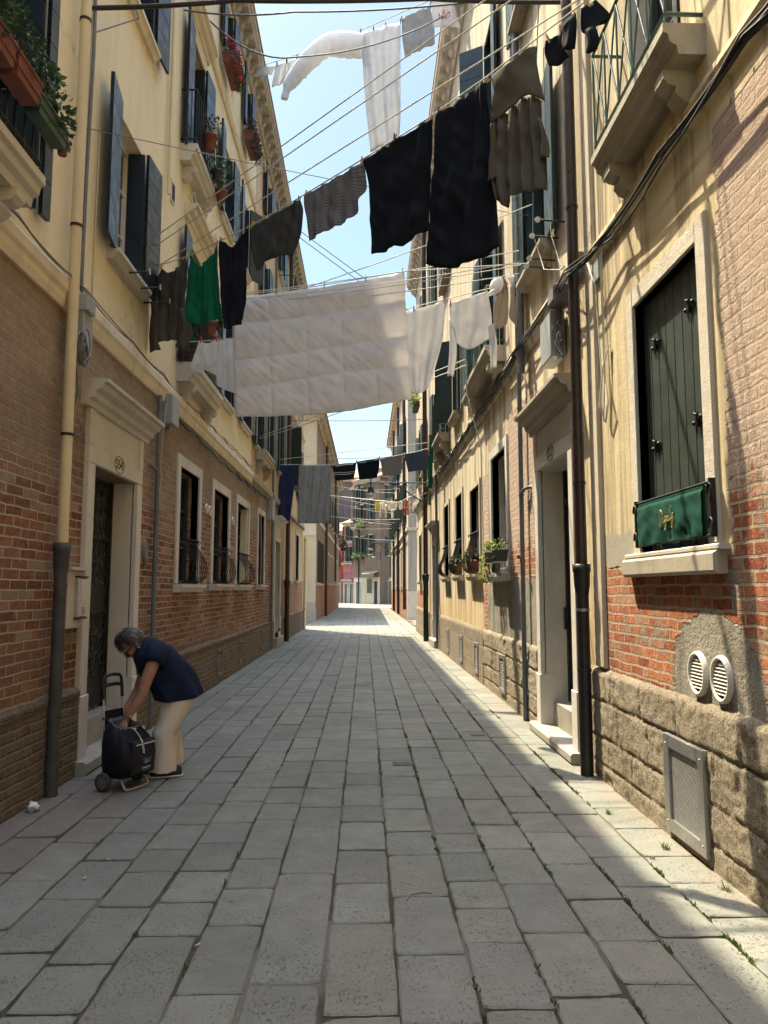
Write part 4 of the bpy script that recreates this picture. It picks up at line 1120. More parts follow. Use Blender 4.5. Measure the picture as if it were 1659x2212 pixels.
    stone_door(t, WR, 20.62, 21.85, 2.85, zb=.2, flip=-1, kind='bars', panel=.4, mat='stone', cmat='stoneG')
    # upper windows
    for i, q in enumerate(up):
        fl = i in (1, 4, 8)
        window(t, WR, *q, rec=.22, shut=None if i == 8 else 1, smat='green', deepleaf=True, swid=.48 if i == 0 else .42, sill=not fl, sash='sash' if i in (1, 11, 12) else 'sashdark', fmat=M['stoneG'], sill_out=.16, fw=.09 if i >= 9 else 0, angs=(4, 60 if i in (3, 10) else 4))
    balcony(t, WR, 4.08, 5.50, 4.99, .26, M['stoneG'], th=.20, br=.22, rail='lattice', rh=.85, railmat='railgreen')
    balcony(t, WR, 10.45, 12.75, 5.15, .3, M['stoneG'], th=.24, br=.3, rail='lattice', rh=.9, railmat='railgreen')
    balcony(t, WR, 17.4, 19.2, 5.35, .3, M['stoneG'], th=.22, br=.35, rail='bars', rh=1.0)
    # pipes
    dp = drainpipe(t, WR, 6.55, .115, [(1.80, 13.4, .052, 'brownpipe', False), (0, 1.81, .056, 'blackpipe', True)], 20)
    straps(dp, WR, 6.55, .115, (2.55, 5.15, 7.5), .053, 'iron'); strap(dp, WR.p(6.55, .115, 1.42), .057, M['steel']); strap(dp, WR.p(6.55, .115, .9), .057, M['blackpipe'])
    dp = drainpipe(t, WR, 9.22, .07, [(0, 4.45, .03, 'greypipe', False)], 12); straps(dp, WR, 9.22, .07, (3.9, 2.78, 1.95, .8), .03, 'greypipe')
    b = MB(); b.tube([WR.p(9.22, .07, 2.8), WR.p(9.1, .06, 2.84), WR.p(8.98, .02, 2.85), WR.p(8.96, -.02, 2.85)], .022, 8); b.cyl(WR.p(9.24, .07, 2.0), WR.p(9.18, .13, 2.0), .025, n=8, mi=1); b.build('branch_pipe', [M['greypipe'], M['brass']], dp)
    dp = drainpipe(t, WR, 9.02, .08, [(4.3, 13.4, .045, 'greypipe', False)], 12); straps(dp, WR, 9.02, .08, (4.6, 6.6, 9), .045, 'greypipe')
    dp = drainpipe(t, WR, 9.35, .06, [(4.7, 10.8, .026, 'greypipe', False)], 10); straps(dp, WR, 9.35, .06, (5.4, 6.3, 7.3), .026, 'greypipe')
    dp = drainpipe(t, WR, 23.2, .14, [(2.05, 13.5, .072, 'brownpipe', False), (0, 2.06, .08, 'blackpipe', True)], 14); straps(dp, WR, 23.2, .14, (2.7, 5.5, 8), .072, 'iron')
    dp = drainpipe(t, WR, 20.3, .07, [(0, 4.7, .04, 'greypipe', False)], 10); straps(dp, WR, 20.3, .07, (2, 3.3), .04, 'greypipe')
    # boxes, cables, vents
    b = MB(); b.bevbox(WR, 7.22, 7.66, .02, .17, 3.94, 4.42, .012); o = b.build('junction_box', M['boxgrey'], t)
    b = MB(); b.bevbox(WR, 6.95, 7.2, .02, .2, 4.42, 4.58, .02); r3 = random.Random(9)
    for k in range(9):
        p = [WR.p(7.12 + r3.uniform(-.06, .06), .06 + r3.random() * .1, 4.42 - .09 * q + r3.uniform(-.03, .03)) for q in range(7)]; b.tube(p, .006, 5)
    b.build('cable_coil', M['cablegrey'], o)
    b = MB(); b.bevbox(WR, 6.1, 6.24, .0, .03, 4.28, 4.48, .004); b.build('meter_plate', M['boxgrey'], t)
    cable_run(t, [WR.p(-2, .12, 4.38), WR.p(3.44, .12, 4.40), WR.p(5.62, .10, 4.40), WR.p(6.55, .19, 4.52), WR.p(7.9, .10, 4.6), WR.p(9.4, .13, 4.66)], .008, 6, 'cable', .036)
    cable_run(t, [WR.p(9.4, .10, 4.66), WR.p(12.5, .10, 4.62), WR.p(17, .10, 4.66), WR.p(22.8, .10, 4.82), WR.p(28.9, .10, 4.7)], .010, 6, 'cable', .04)
    b = MB()
    for k in range(3):
        b.tube([WR.p(5.95 - .02 * k, .02, 3.62), WR.p(6.0, .05, 3.45), WR.p(6.06 + .02 * k, .06, 3.15), WR.p(6.0, .04, 2.98), WR.p(5.93 - .02 * k, .05, 3.12), WR.p(5.98, .04, 3.3)], .006, 5)
    b.tube([WR.p(6.05, .03, 6.8), WR.p(6.06, .025, 4.6), WR.p(6.03, .03, 3.35), WR.p(6.05, .04, 3.0)], .006, 5); b.tube([WR.p(5.96, .03, 6.2), WR.p(6.0, .03, 4.7), WR.p(5.98, .04, 3.2)], .005, 5); b.tube([WR.p(6.5, .08, 4.5), WR.p(6.3, .08, 4.55), WR.p(6.1, .06, 4.2), WR.p(6.04, .05, 3.4)], .006, 5)
    b.build('loose_wire', M['rope'], t)
    b = MB(); b.tube([WR.p(7.4, .15, 8.2), WR.p(7.6, .2, 6.6), WR.p(7.75, .2, 5.5), WR.p(7.45, .16, 4.95), WR.p(6.9, .14, 4.7), WR.p(6.6, .18, 4.6)], .007, 5); b.tube([WR.p(7.5, .1, 7.5), WR.p(7.35, .14, 6.0), WR.p(7.2, .14, 5.2), WR.p(6.85, .15, 4.72)], .006, 5); b.build('loose_wire', M['cablegrey'], t)
    b = MB(); b.tube([WR.p(12.2, .34, 5.9), WR.p(12.2, .33, 4.9), WR.p(12.2, .1, 4.0), WR.p(12.2, .08, 2.4), WR.p(12.1, .06, 2.0)], .012, 6); b.build('hanging_rope', M['rope'], t)
    round_vent(t, WR, 4.53, 1.09, .115, rz=.135); round_vent(t, WR, 4.23, 1.09, .115, rz=.135)
    plinth_grille(t, WR, 4.40, 4.98, .05, .66, .056, True)
    for a in (10.6, 13.1, 15.2, 17.6): plinth_grille(t, WR, a, a + .42, .12, .66, .056, False)
    b = MB(); b.bevbox(WR, 28.2, 28.95, 0, .02, 3.95, 4.7, .005); b.build('street_name_plate', M['stoneW'], t)
    for a, z in ((7.45, 5.3), (7.6, 5.12), (7.75, 5.1), (7.2, 5.35)):
        b = MB(); b.cyl(WR.p(a, 0, z), WR.p(a, .26, z + .02), .010, n=6); b.cyl(WR.p(a - .012, .28, z + .02), WR.p(a + .012, .28, z + .02), .028, n=14, mi=1)
        b.build('clothesline_pulley', [M['iron'], M['pinwhite']], t)
    return t
ochre_house()

def plaster_house():
    t = thing('plaster_house', 'pale grey ochre house with corner quoin beyond the side street on the right', 'house', (2.3, 50, 0))
    WE = Fr((2.3, 0, 0), (0, 1, 0), (-1, 0, 0)); WG = Fr((2.3, 39.4, 0), (1, 0, 0), (0, -1, 0))
    gw = [(42.2 + 3.6 * k, 43.3 + 3.6 * k, 1.8, 3.9) for k in range(6)]; up = [(41.2 + 3.3 * k, 42.3 + 3.3 * k, 5.6, 7.6) for k in range(7)] + [(41.2 + 3.3 * k, 42.3 + 3.3 * k, 9.2, 11.2) for k in range(7)]
    wall(t, WE, 39.4, 64, 0, 1.6, gw, M['brickred'], .3); wall(t, WE, 39.4, 64, 1.6, 14, gw + up, M['greyocre'], .3); wall(t, WG, 0, 9, 0, 1.5, [], M['brickred']); wall(t, WG, 0, 9, 1.5, 14, [(3.5, 4.5, 5.8, 7.6)], M['greyplaster'])
    b = MB(); b.fb(WG, .01, 9, -24.5, -.35, 0, 13.9); b.build('side_wall', M['greyplaster'], t)
    b = MB(); b.fb(WG, -.05, 1.25, -.3, .05, 0, .98); b.fb(WG, -.035, .8, -.3, .03, .982, 1.5); b.build('corner_quoin', M['stoneW'], t)
    b = MB(); b.prism(WE, [(-.02, 4.9), (.07, 4.9), (.07, 4.75), (-.02, 4.7)], 39.4, 64); b.prism(WG, [(-.02, 4.9), (.07, 4.9), (.07, 4.75), (-.02, 4.7)], 0, 9); b.build('string_course', M['stone'], t)
    for q in gw: window(t, WE, *q, rec=.22, fw=.12, fmat=M['stone'])
    for q in up: window(t, WE, *q, rec=.22, shut=1, smat='green', swid=.5, fw=.1, fmat=M['stone'], angs=(6, 25))
    window(t, WG, 3.5, 4.5, 5.8, 7.6, rec=.2, fw=.1, fmat=M['stone'])
    roof(t, WE, 39.1, 64.2, 14.1, .4, 9, 2); cornice(t, WE, 39.4, 64, 14.05, .35, .4, M['stone'], 1.2, .2)
    for a in (41, 48.5, 56): drainpipe(t, WE, a, .12, [(.5 if a < 45 else 0, 13.8, .09, 'brownpipe', False)], 8)
    b = MB(); b.bevbox(WG, .6, 1.2, 0, .2, 5.0, 5.8, .03); b.build('junction_box', M['whiteplastic'], t)
    cable_run(t, [WE.p(39.5, .1, 4.6), WE.p(50, .1, 4.3), WE.p(63, .1, 4.5)], .03, 3, 'cable', .05)
    return t
plaster_house()

def frame_between(p, q):
    d = Vector((q[0] - p[0], q[1] - p[1], 0)); L = d.length; d.normalize(); n = Vector((d.y, -d.x, 0))
    if n.y > 0: n = -n
    return Fr((p[0], p[1], 0), d, n), L

def far_house(name, label, p, q, h, mat, wins, low=None, lowmat=None, smat='green', doors=(), deep=8, rise=1.5, eave=.35, roofmat='tile', corn=True):
    t = thing(name, label, 'house', (p[0], p[1], 0)); W, L = frame_between(p, q)
    holes = [(a, a + w, z, z + hh) for a, w, z, hh in wins] + [(a, a + w, .0, hh) for a, w, hh in doors]
    if low: wall(t, W, 0, L, 0, low, holes, lowmat, .2); wall(t, W, 0, L, low, h, holes, mat, .2)
    else: wall(t, W, 0, L, 0, h, holes, mat, .2)
    b = MB(); b.fb(W, .01, L - .01, -deep, -.3, 0, h - .02); b.fb(W, 0, .3, -.3, -.002, 0, h - .02); b.fb(W, L - .3, L, -.3, -.002, 0, h - .02); b.build('side_wall', mat, t)
    for a, w, z, hh in wins: window(t, W, a, a + w, z, z + hh, rec=.15, shut=1 if smat else None, smat=smat, swid=w * .5, fw=.08, fmat=M['stoneW'], angs=(10, 20))
    for a, w, hh in doors:
        d = MB(); d.fb(W, a, a + w, -.18, -.15, 0, hh); do = d.build('door', M['boxgrey'] if int(a * 7) % 2 else M['sashdark'], t); frame_mesh(W, a, a + w, 0, hh, .16, -.1, .04).build('door_surround', M['stoneW'], do)
    roof(t, W, -.2, L + .2, h + .02, eave, deep, rise, roofmat)
    if corn: cornice(t, W, 0, L, h + .01, eave * .9, .4, M['stone'], .8, .22)
    return t, W, L

t, W, L = far_house('brown_house', 'brown plastered house with an awning shop front closing the end of the street', (-1.25, 84.6), (1.62, 80.6), 13.9, M['brown'],
    [(.25, .75, 5.4, 2.1), (1.35, .75, 5.4, 2.1), (2.9, .75, 5.5, 2.1), (.25, .6, 9.0, 2.3), (1.2, .75, 9.2, 2.4), (3.1, .6, 9.0, 2.6), (.3, .6, 12.0 - .9, 2.0), (1.3, .6, 11.2, 1.9)], 2.9, M['greyocre'], 'green', [(.5, .9, 2.4), (3.85, .7, 2.5)])
b = MB(); b.prism(W, [(0, 3.6), (.7, 3.3), (.7, 2.85), (.66, 2.85), (.66, 3.27), (0, 3.55)], 2.4, 4.7); b.build('awning', M['dullplate'], t)
b = MB(); b.fb(W, 2.6, 3.55, .0, .03, 1.2, 2.75); g = b.build('shop_window', M['glass'], t); frame_mesh(W, 2.6, 3.55, 1.2, 2.75, .07, 0, .06).build('frame', M['stone'], g)
balcony(t, W, .1, 1.9, 8.6, .6, M['stone'], rail='bars', rh=.9)
drainpipe(t, W, 1.05, .1, [(0, 13.5, .07, 'brownpipe', False)], 8)
far_house('brown_house_side', 'turned side wall of the brown house, coloured as in shade, half hidden behind the right hand row at the street end', (1.64, 80.9), (7.5, 83.6), 13.4, M['brown_shade'],
    [(1.0, .9, 5.3, 2.0), (1.2, .9, 9.2, 2.2), (3.4, .9, 5.3, 2.0), (3.4, .9, 9.2, 2.2), (1.0, .9, 11.6, 1.4)], 2.9, M['greyocre'], 'green', [(1.0, 1.4, 2.5), (3.4, 1.1, 2.5)])  # other face of the brown house, built separately in its shaded colour
t, W, L = far_house('pink_house', 'narrow pink house with two iron balconies at the end of the street', (-2.55, 88.4), (-1.2, 87.2), 9.4, M['pink'],
    [(.12, .42, 7.4, 1.6), (.95, .42, 7.4, 1.6), (.12, .42, 4.9, 1.7), (.95, .42, 4.9, 1.7)], 2.6, M['greyocre'], 'green', [(.2, .5, 2.2), (1.1, .5, 2.2)])
balcony(t, W, .02, 1.7, 7.2, .45, M['stoneW'], rail='bars', rh=.8, th=.16, br=.12); balcony(t, W, .02, 1.7, 4.7, .45, M['stoneW'], rail='bars', rh=.8, th=.16, br=.12); balcony(t, W, .02, 1.7, 2.75, .45, M['stoneW'], rail='bars', rh=.8, th=.16, br=.12)
far_house('orange_house', 'orange red house glimpsed beside the pink one at the street end', (-5.5, 91), (-2.6, 90), 8.6, M['orange'], [(1.9, .5, 4.3, 1.6), (1.9, .5, 6.6, 1.5), (.6, .5, 4.3, 1.6), (.6, .5, 6.6, 1.5)], 2.6, M['brickred'], 'green', [(2.1, .5, 2.2)])
far_house('grey_house', 'tall dark grey house rising behind the pink house', (-6.5, 97), (-.4, 95.5), 16.0, M['darkgrey'], [(1.0, .7, 10.5, 3.0)], smat='green', roofmat='tile')
far_house('salmon_house', 'salmon pink top storey peeking above the far left roofs', (-4.5, 104), (-2.9, 103.6), 17.0, M['pink'], [(.9, .45, 14.6, 1.6)], smat='green')
far_house('tiled_house', 'distant house showing only its red tiled roof above the brown house', (1.4, 96), (5.5, 96), 17.3, M['greyocre'], [(1.0, .8, 13, 1.8)], smat='green')
far_house('end_house', 'plain brick house closing the square far off on the left side', (-16, 92), (-5.6, 92), 9, M['brickC'], [(2 + 2 * k, .8, 4.5, 1.6) for k in range(4)], smat='green')
# ------------------------------------------------------------------ laundry
# outlines of the pieces of washing, (metres along their line, height in metres), one list of rows per panel
LINES = {'A': ((-2.3, 8.3), (1.8, 4.6)), 'B': ((-2.35, 8.45), (1.95, 8.45)), 'C': ((-2.3, 9.6), (1.95, 9.2)), 'D': ((-2.2, 14.8), (1.6, 14.0)), 'E': ((-2.4, 21.6), (1.95, 21.9)), 'F': ((-2.5, 39.), (2.0, 28.5))}
GM = {
 'olive':('A',[[[(-0.14,5.35),(0.04,5.23),(0.24,5.24),(0.42,5.3)],[(-0.28,5.11),(0.01,5.02),(0.23,4.98),(0.42,5.01)],[(-0.24,4.84),(0.02,4.76),(0.24,4.72),(0.4,4.75)],[(-0.23,4.65),(0.03,4.57),(0.22,4.53),(0.37,4.55)],[(-0.1,4.43),(0.07,4.42),(0.23,4.39),(0.34,4.38)]],[[(-0.25,5.01),(-0.15,4.99)],[(-0.29,4.74),(-0.1,4.69)],[(-0.28,4.51),(-0.1,4.49)],[(-0.26,4.34),(-0.05,4.33)]],[[(0.33,4.7),(0.43,4.71)],[(0.37,4.55),(0.5,4.53)],[(0.36,4.41),(0.55,4.41)],[(0.26,4.3),(0.45,4.22)]]]),
 'green':('A',[[[(0.45,5.33),(0.57,5.2),(0.64,5.14),(0.74,5.16),(0.88,5.23),(0.96,5.3)],[(0.43,5.07),(0.54,5.02),(0.66,4.96),(0.79,4.95),(0.89,4.94),(0.99,4.94)],[(0.41,4.79),(0.54,4.75),(0.67,4.7),(0.8,4.68),(0.92,4.67),(1.03,4.65)],[(0.36,4.64),(0.53,4.6),(0.68,4.56),(0.82,4.54),(0.94,4.53),(1.07,4.52)],[(0.43,4.47),(0.53,4.5),(0.68,4.46),(0.83,4.45),(0.94,4.46),(1.06,4.48)]]]),
 'navydress':('A',[[[(0.99,5.3),(1.07,5.28),(1.16,5.2),(1.25,5.18),(1.34,5.24),(1.46,5.3)],[(1.01,5.03),(1.11,5.01),(1.2,4.98),(1.29,4.95),(1.38,4.93),(1.45,4.91)],[(1.04,4.73),(1.13,4.7),(1.21,4.68),(1.3,4.66),(1.37,4.64),(1.45,4.63)],[(1.08,4.47),(1.14,4.45),(1.22,4.43),(1.3,4.41),(1.37,4.41),(1.44,4.4)],[(1.12,4.31),(1.18,4.3),(1.25,4.3),(1.33,4.3),(1.38,4.3),(1.43,4.33)]]]),
 'greytee':('A',[[[(1.52,5.3),(1.73,5.3),(1.9,5.31),(2.08,5.32),(2.21,5.33),(2.25,5.32)],[(1.52,5.17),(1.7,5.15),(1.88,5.15),(2.04,5.15),(2.2,5.16),(2.28,5.2)],[(1.54,5.04),(1.72,5.02),(1.88,5.02),(2.03,5.02),(2.18,5.02),(2.25,5.02)],[(1.58,4.9),(1.72,4.92),(1.87,4.91),(2.02,4.89),(2.1,4.89),(2.17,4.88)],[(1.61,4.8),(1.7,4.83),(1.77,4.86),(1.9,4.86),(2.01,4.84),(2.13,4.81)]]]),
 'striped':('A',[[[(2.31,5.34),(2.57,5.36),(2.83,5.38),(3.07,5.39)],[(2.32,5.22),(2.58,5.2),(2.83,5.23),(3.1,5.13)],[(2.35,5.07),(2.57,5.05),(2.81,5.07),(3.02,5.06)],[(2.38,4.87),(2.6,4.9),(2.81,4.9),(3.03,4.94)]]]),
 'blacktee':('A',[[[(3.08,5.39),(3.26,5.43),(3.43,5.45),(3.6,5.45),(3.73,5.46),(3.85,5.45)],[(3.14,5.14),(3.29,5.16),(3.45,5.17),(3.6,5.18),(3.72,5.19),(3.82,5.2)],[(3.16,4.82),(3.31,4.81),(3.45,4.82),(3.58,4.83),(3.7,4.83),(3.79,4.83)],[(3.18,4.49),(3.33,4.48),(3.43,4.48),(3.52,4.47),(3.66,4.5),(3.78,4.52)]]]),
 'blackdress':('A',[[[(3.88,5.48),(4.08,5.5),(4.27,5.53),(4.37,5.53)],[(3.87,5.15),(4.07,5.07),(4.26,5.03),(4.39,5.05)],[(3.81,4.73),(4.02,4.66),(4.24,4.62),(4.42,4.59)],[(3.77,4.23),(3.97,4.13),(4.17,4.12),(4.46,4.16)]]]),
 'browndress':('A',[[[(4.42,5.25),(4.52,5.21),(4.62,5.24),(4.73,5.25),(4.83,5.18)],[(4.4,5.08),(4.51,5.03),(4.61,5.0),(4.72,4.98),(4.83,4.94)],[(4.38,4.83),(4.49,4.78),(4.6,4.75),(4.73,4.73),(4.86,4.7)],[(4.43,4.55),(4.52,4.46),(4.61,4.53),(4.73,4.5),(4.85,4.48)]],[[(4.41,5.54),(4.49,5.56),(4.62,5.54),(4.75,5.61),(4.81,5.61)],[(4.43,5.42),(4.52,5.43),(4.63,5.42),(4.73,5.46),(4.81,5.46)],[(4.39,5.18),(4.49,5.18),(4.61,5.2),(4.74,5.23),(4.87,5.14)]],[[(4.4,5.15),(4.45,5.13)],[(4.38,4.94),(4.45,4.91)],[(4.37,4.7),(4.44,4.72)]],[[(4.81,5.01),(4.84,5.01)],[(4.82,4.83),(4.88,4.83)],[(4.82,4.7),(4.89,4.7)]]]),
 'bra':('A',[[[(4.88,5.61),(4.95,5.61),(5.02,5.62)],[(4.87,5.52),(4.94,5.51),(5.01,5.51)],[(4.9,5.41),(4.97,5.38),(5.06,5.4)]],[[(5.02,5.64),(5.08,5.67),(5.13,5.69)],[(5.04,5.56),(5.09,5.56),(5.13,5.56)],[(5.01,5.47),(5.07,5.42),(5.11,5.43)]]]),
 'bra2':('A',[[[(5.16,5.72),(5.21,5.72),(5.27,5.73)],[(5.15,5.57),(5.24,5.56),(5.37,5.56)],[(5.18,5.52),(5.25,5.52),(5.33,5.52)]],[[(5.19,5.53),(5.23,5.51),(5.27,5.51)],[(5.2,5.43),(5.25,5.41),(5.29,5.41)],[(5.19,5.35),(5.23,5.32),(5.28,5.34)]]]),
 'quilt':('B',[[[(0.8,5.0),(1.31,5.08),(1.86,5.16),(2.35,5.25),(2.81,5.35)],[(0.81,4.69),(1.32,4.75),(1.86,4.84),(2.35,4.92),(2.82,4.99)],[(0.82,4.25),(1.34,4.33),(1.88,4.41),(2.36,4.48),(2.84,4.57)],[(0.84,3.92),(1.36,4.0),(1.89,4.08),(2.38,4.15),(2.86,4.21)],[(0.86,3.58),(1.38,3.6),(1.91,3.63),(2.41,3.71),(2.88,3.81)]]]),
 'shorts':('C',[[[(0.1,4.88),(0.2,4.84),(0.35,4.89)],[(0.04,4.69),(0.19,4.65),(0.35,4.66)],[(0.01,4.59),(0.2,4.55),(0.36,4.54)]],[[(0.01,4.59),(0.2,4.55)],[(-0.03,4.49),(0.17,4.41)]],[[(0.2,4.55),(0.36,4.54)],[(0.19,4.47),(0.36,4.38)]]]),
 'whiteshirt':('C',[[[(0.36,4.88),(0.47,4.89),(0.61,4.91)],[(0.35,4.56),(0.48,4.55),(0.62,4.55)],[(0.35,4.31),(0.48,4.26),(0.63,4.22)],[(0.36,4.26),(0.48,4.2),(0.63,4.14)]]]),
 'whitepants':('C',[[[(2.76,5.19),(2.94,5.23),(3.14,5.28),(3.36,5.36)],[(2.77,4.71),(2.96,4.71),(3.13,4.71),(3.31,4.82)],[(2.82,4.3),(2.96,4.24),(3.08,4.21),(3.19,4.37)],[(2.89,4.12),(2.97,4.11),(3.04,4.12),(3.11,4.15)]]]),
 'sweater':('C',[[[(3.4,5.3),(3.56,5.35),(3.76,5.41),(3.9,5.46)],[(3.42,5.03),(3.58,5.02),(3.76,5.06),(3.95,5.1)],[(3.47,4.78),(3.59,4.7),(3.71,4.69),(3.93,4.83)]],[[(3.4,5.11),(3.48,4.92)],[(3.4,4.7),(3.49,4.63)],[(3.37,4.32),(3.45,4.32)]],[[(3.9,4.97),(3.97,5.01)],[(3.92,4.69),(4.01,4.75)],[(3.93,4.4),(4.0,4.42)]]]),
 'beige1':('C',[[[(4.06,5.5),(4.12,5.52),(4.17,5.52)],[(3.99,5.31),(4.09,5.29),(4.17,5.3)],[(3.97,5.13),(4.06,5.1),(4.16,5.12)],[(3.98,4.97),(4.06,4.95),(4.14,5.01)]]]),
 'beige2':('C',[[[(4.19,5.51),(4.3,5.56),(4.4,5.6)],[(4.19,5.33),(4.29,5.32),(4.39,5.37)],[(4.17,5.11),(4.29,5.08),(4.37,5.1)],[(4.23,5.01),(4.29,4.96),(4.35,5.02)]]]),
 'frill':('C',[[[(4.15,5.65),(4.27,5.66),(4.4,5.66)],[(4.21,5.53),(4.3,5.51),(4.4,5.55)],[(4.23,5.5),(4.31,5.48),(4.39,5.5)]]]),
 'sock':('C',[[[(4.09,5.62),(4.14,5.61)],[(4.09,5.51),(4.15,5.5)],[(4.08,5.42),(4.14,5.4)]]]),
 'cap':('C',[[[(3.88,5.58),(4.05,5.58),(3.87,5.3),(3.99,5.28)]]]),
 'redtee':('D',[[[(3.6,13.66),(3.82,13.7),(4.04,13.71)],[(3.63,13.35),(3.88,13.35),(4.13,13.36)],[(3.64,13.04),(3.88,13.07),(4.21,12.94)]]]),
 'stripedwhite':('D',[[[(3.0,13.34),(3.31,13.47),(3.59,13.53)],[(3.0,12.98),(3.34,13.0),(3.67,13.05)],[(3.06,12.49),(3.33,12.59),(3.68,12.69)]]]),
 'sheet':('D',[[[(2.13,13.19),(2.4,13.2),(2.66,13.25),(2.97,13.29)],[(2.18,12.34),(2.43,12.3),(2.69,12.3),(2.97,12.33)],[(2.24,11.48),(2.5,11.44),(2.72,11.43),(2.97,11.42)],[(2.34,10.5),(2.53,10.57),(2.72,10.61),(2.94,10.67)]]]),
 'duvet':('D',[[[(2.17,12.87),(1.74,12.93),(1.39,12.9),(1.04,12.61),(0.71,12.17),(0.61,11.97),(0.56,11.72)]]]),
 'wl1':('D',[[[(-0.19,12.61),(0.01,12.67),(0.31,12.7)],[(-0.26,12.57),(-0.0,12.56),(0.26,12.63)],[(-0.36,12.52),(-0.02,12.48),(0.19,12.5)]]]),
 'wl2':('D',[[[(0.31,12.7),(0.41,12.72),(0.52,12.74)],[(0.23,12.43),(0.38,12.42),(0.5,12.46)],[(0.2,12.2),(0.35,12.23),(0.48,12.27)]]]),
 'wl3':('D',[[[(0.53,12.74),(0.65,12.77),(0.75,12.8)],[(0.48,12.46),(0.62,12.44),(0.75,12.5)],[(0.45,12.22),(0.54,12.21),(0.67,12.26)]]]),
 'wl4':('D',[[[(0.76,12.8),(0.88,12.83),(1.0,12.86)],[(0.67,12.61),(0.84,12.61),(0.99,12.64)],[(0.58,12.41),(0.77,12.35),(0.96,12.31)]]]),
 'navytowel':('E',[[[(-0.08,5.22),(0.14,5.23),(0.36,5.23)],[(-0.16,4.41),(0.06,4.41),(0.3,4.41)],[(-0.27,3.59),(-0.04,3.58),(0.21,3.6)]]]),
 'greytowel':('E',[[[(0.45,5.23),(0.78,5.24),(1.09,5.24),(1.41,5.25)],[(0.43,4.42),(0.76,4.42),(1.08,4.42),(1.38,4.43)],[(0.43,3.53),(0.75,3.52),(1.06,3.53),(1.33,3.54)]]]),
 'stripenavy':('E',[[[(1.42,5.22),(1.65,5.29),(1.88,5.33),(2.14,5.34)],[(1.47,5.05),(1.67,5.06),(1.89,5.07),(2.12,5.11)],[(1.52,4.79),(1.69,4.81),(1.87,4.82),(2.07,4.85)]]]),
 'blacktee2':('E',[[[(2.16,5.37),(2.39,5.42),(2.6,5.45),(2.83,5.49)],[(2.18,5.16),(2.39,5.13),(2.6,5.16),(2.83,5.24)],[(2.23,4.84),(2.41,4.85),(2.59,4.87),(2.76,4.9)]]]),
 'greytee2':('E',[[[(2.83,5.49),(3.05,5.53),(3.29,5.57),(3.51,5.6)],[(2.89,5.24),(3.09,5.25),(3.31,5.28),(3.51,5.31)],[(2.92,4.96),(3.11,4.97),(3.31,4.99),(3.49,5.04)]]]),
 'bluetee':('E',[[[(3.59,5.62),(3.85,5.67),(4.09,5.71),(4.35,5.76)],[(3.63,5.39),(3.88,5.4),(4.11,5.45),(4.37,5.52)],[(3.69,5.08),(3.92,5.12),(4.13,5.16),(4.37,5.21)]]]),
 'yellowtop':('F',[[[(7.36,5.46),(7.68,5.41),(8.03,5.36)],[(7.41,5.24),(7.65,5.2),(7.94,5.19)],[(7.46,5.02),(7.65,4.99),(7.84,4.97)]]]),
 'cream1':('F',[[[(8.07,5.34),(8.34,5.31),(8.62,5.27)],[(8.12,5.14),(8.37,5.12),(8.59,5.1)],[(8.17,4.97),(8.37,4.94),(8.57,4.91)]],[[(8.03,5.32),(8.16,5.3)],[(8.01,4.63),(8.14,4.62)]],[[(8.56,5.12),(8.73,5.18)],[(8.54,4.57),(8.72,4.56)]]]),
 'cream2':('F',[[[(8.71,5.25),(8.98,5.21),(9.26,5.18)],[(8.77,5.05),(9.01,5.03),(9.28,5.0)],[(8.8,4.88),(9.01,4.86),(9.26,4.84)]],[[(9.15,4.91),(9.41,4.89)],[(9.18,4.48),(9.37,4.47)]]]),
 'cream3':('F',[[[(9.28,5.16),(9.5,5.15),(9.74,5.14)],[(9.33,4.99),(9.53,4.97),(9.73,4.98)],[(9.37,4.83),(9.5,4.8),(9.64,4.86)]]]),
 'cream4':('F',[[[(9.79,5.15),(10.01,5.13),(10.23,5.12)],[(9.81,4.98),(10.04,4.96),(10.22,4.95)],[(9.84,4.82),(10.04,4.8),(10.2,4.8)]]]),
 'redpants':('F',[[[(10.26,5.14),(10.51,5.12),(10.73,5.11)],[(10.3,5.02),(10.53,4.97),(10.74,4.97)],[(10.33,4.87),(10.55,4.83),(10.76,4.85)]],[[(10.33,4.87),(10.54,4.84)],[(10.38,4.51),(10.51,4.5)]],[[(10.56,4.83),(10.76,4.85)],[(10.64,4.54),(10.8,4.53)]]]),
 'beigecloth':('F',[[[(10.7,5.27),(11.2,5.21),(11.66,5.17)],[(10.75,4.92),(11.22,4.89),(11.65,4.85)],[(10.81,4.6),(11.24,4.56),(11.63,4.53)]]]),
}
def lp(ln, s, z, d=0):
    (px, py), (qx, qy) = LINES[ln]; L = hypot(qx - px, qy - py); ux, uy = (qx - px) / L, (qy - py) / L
    return Vector((px + ux * s + uy * d, py + uy * s - ux * d, z))        # +d is towards the viewer

def cr(p0, p1, p2, p3, t):
    return .5 * (2 * p1 + (p2 - p0) * t + (2 * p0 - 5 * p1 + 4 * p2 - p3) * t * t + (3 * p1 - p0 - 3 * p2 + p3) * t ** 3)
def spline(pts, n):
    k = len(pts)
    if k == 2: return [pts[0].lerp(pts[1], i / n) for i in range(n + 1)]
    out = []
    for i in range(n + 1):
        x = i / n * (k - 1); j = min(int(x), k - 2); t = x - j
        a = pts[j - 1] if j > 0 else pts[j] * 2 - pts[j + 1]
        d = pts[j + 2] if j + 2 < k else pts[j + 1] * 2 - pts[j]
        out.append(cr(a, pts[j], pts[j + 1], d, t))
    return out

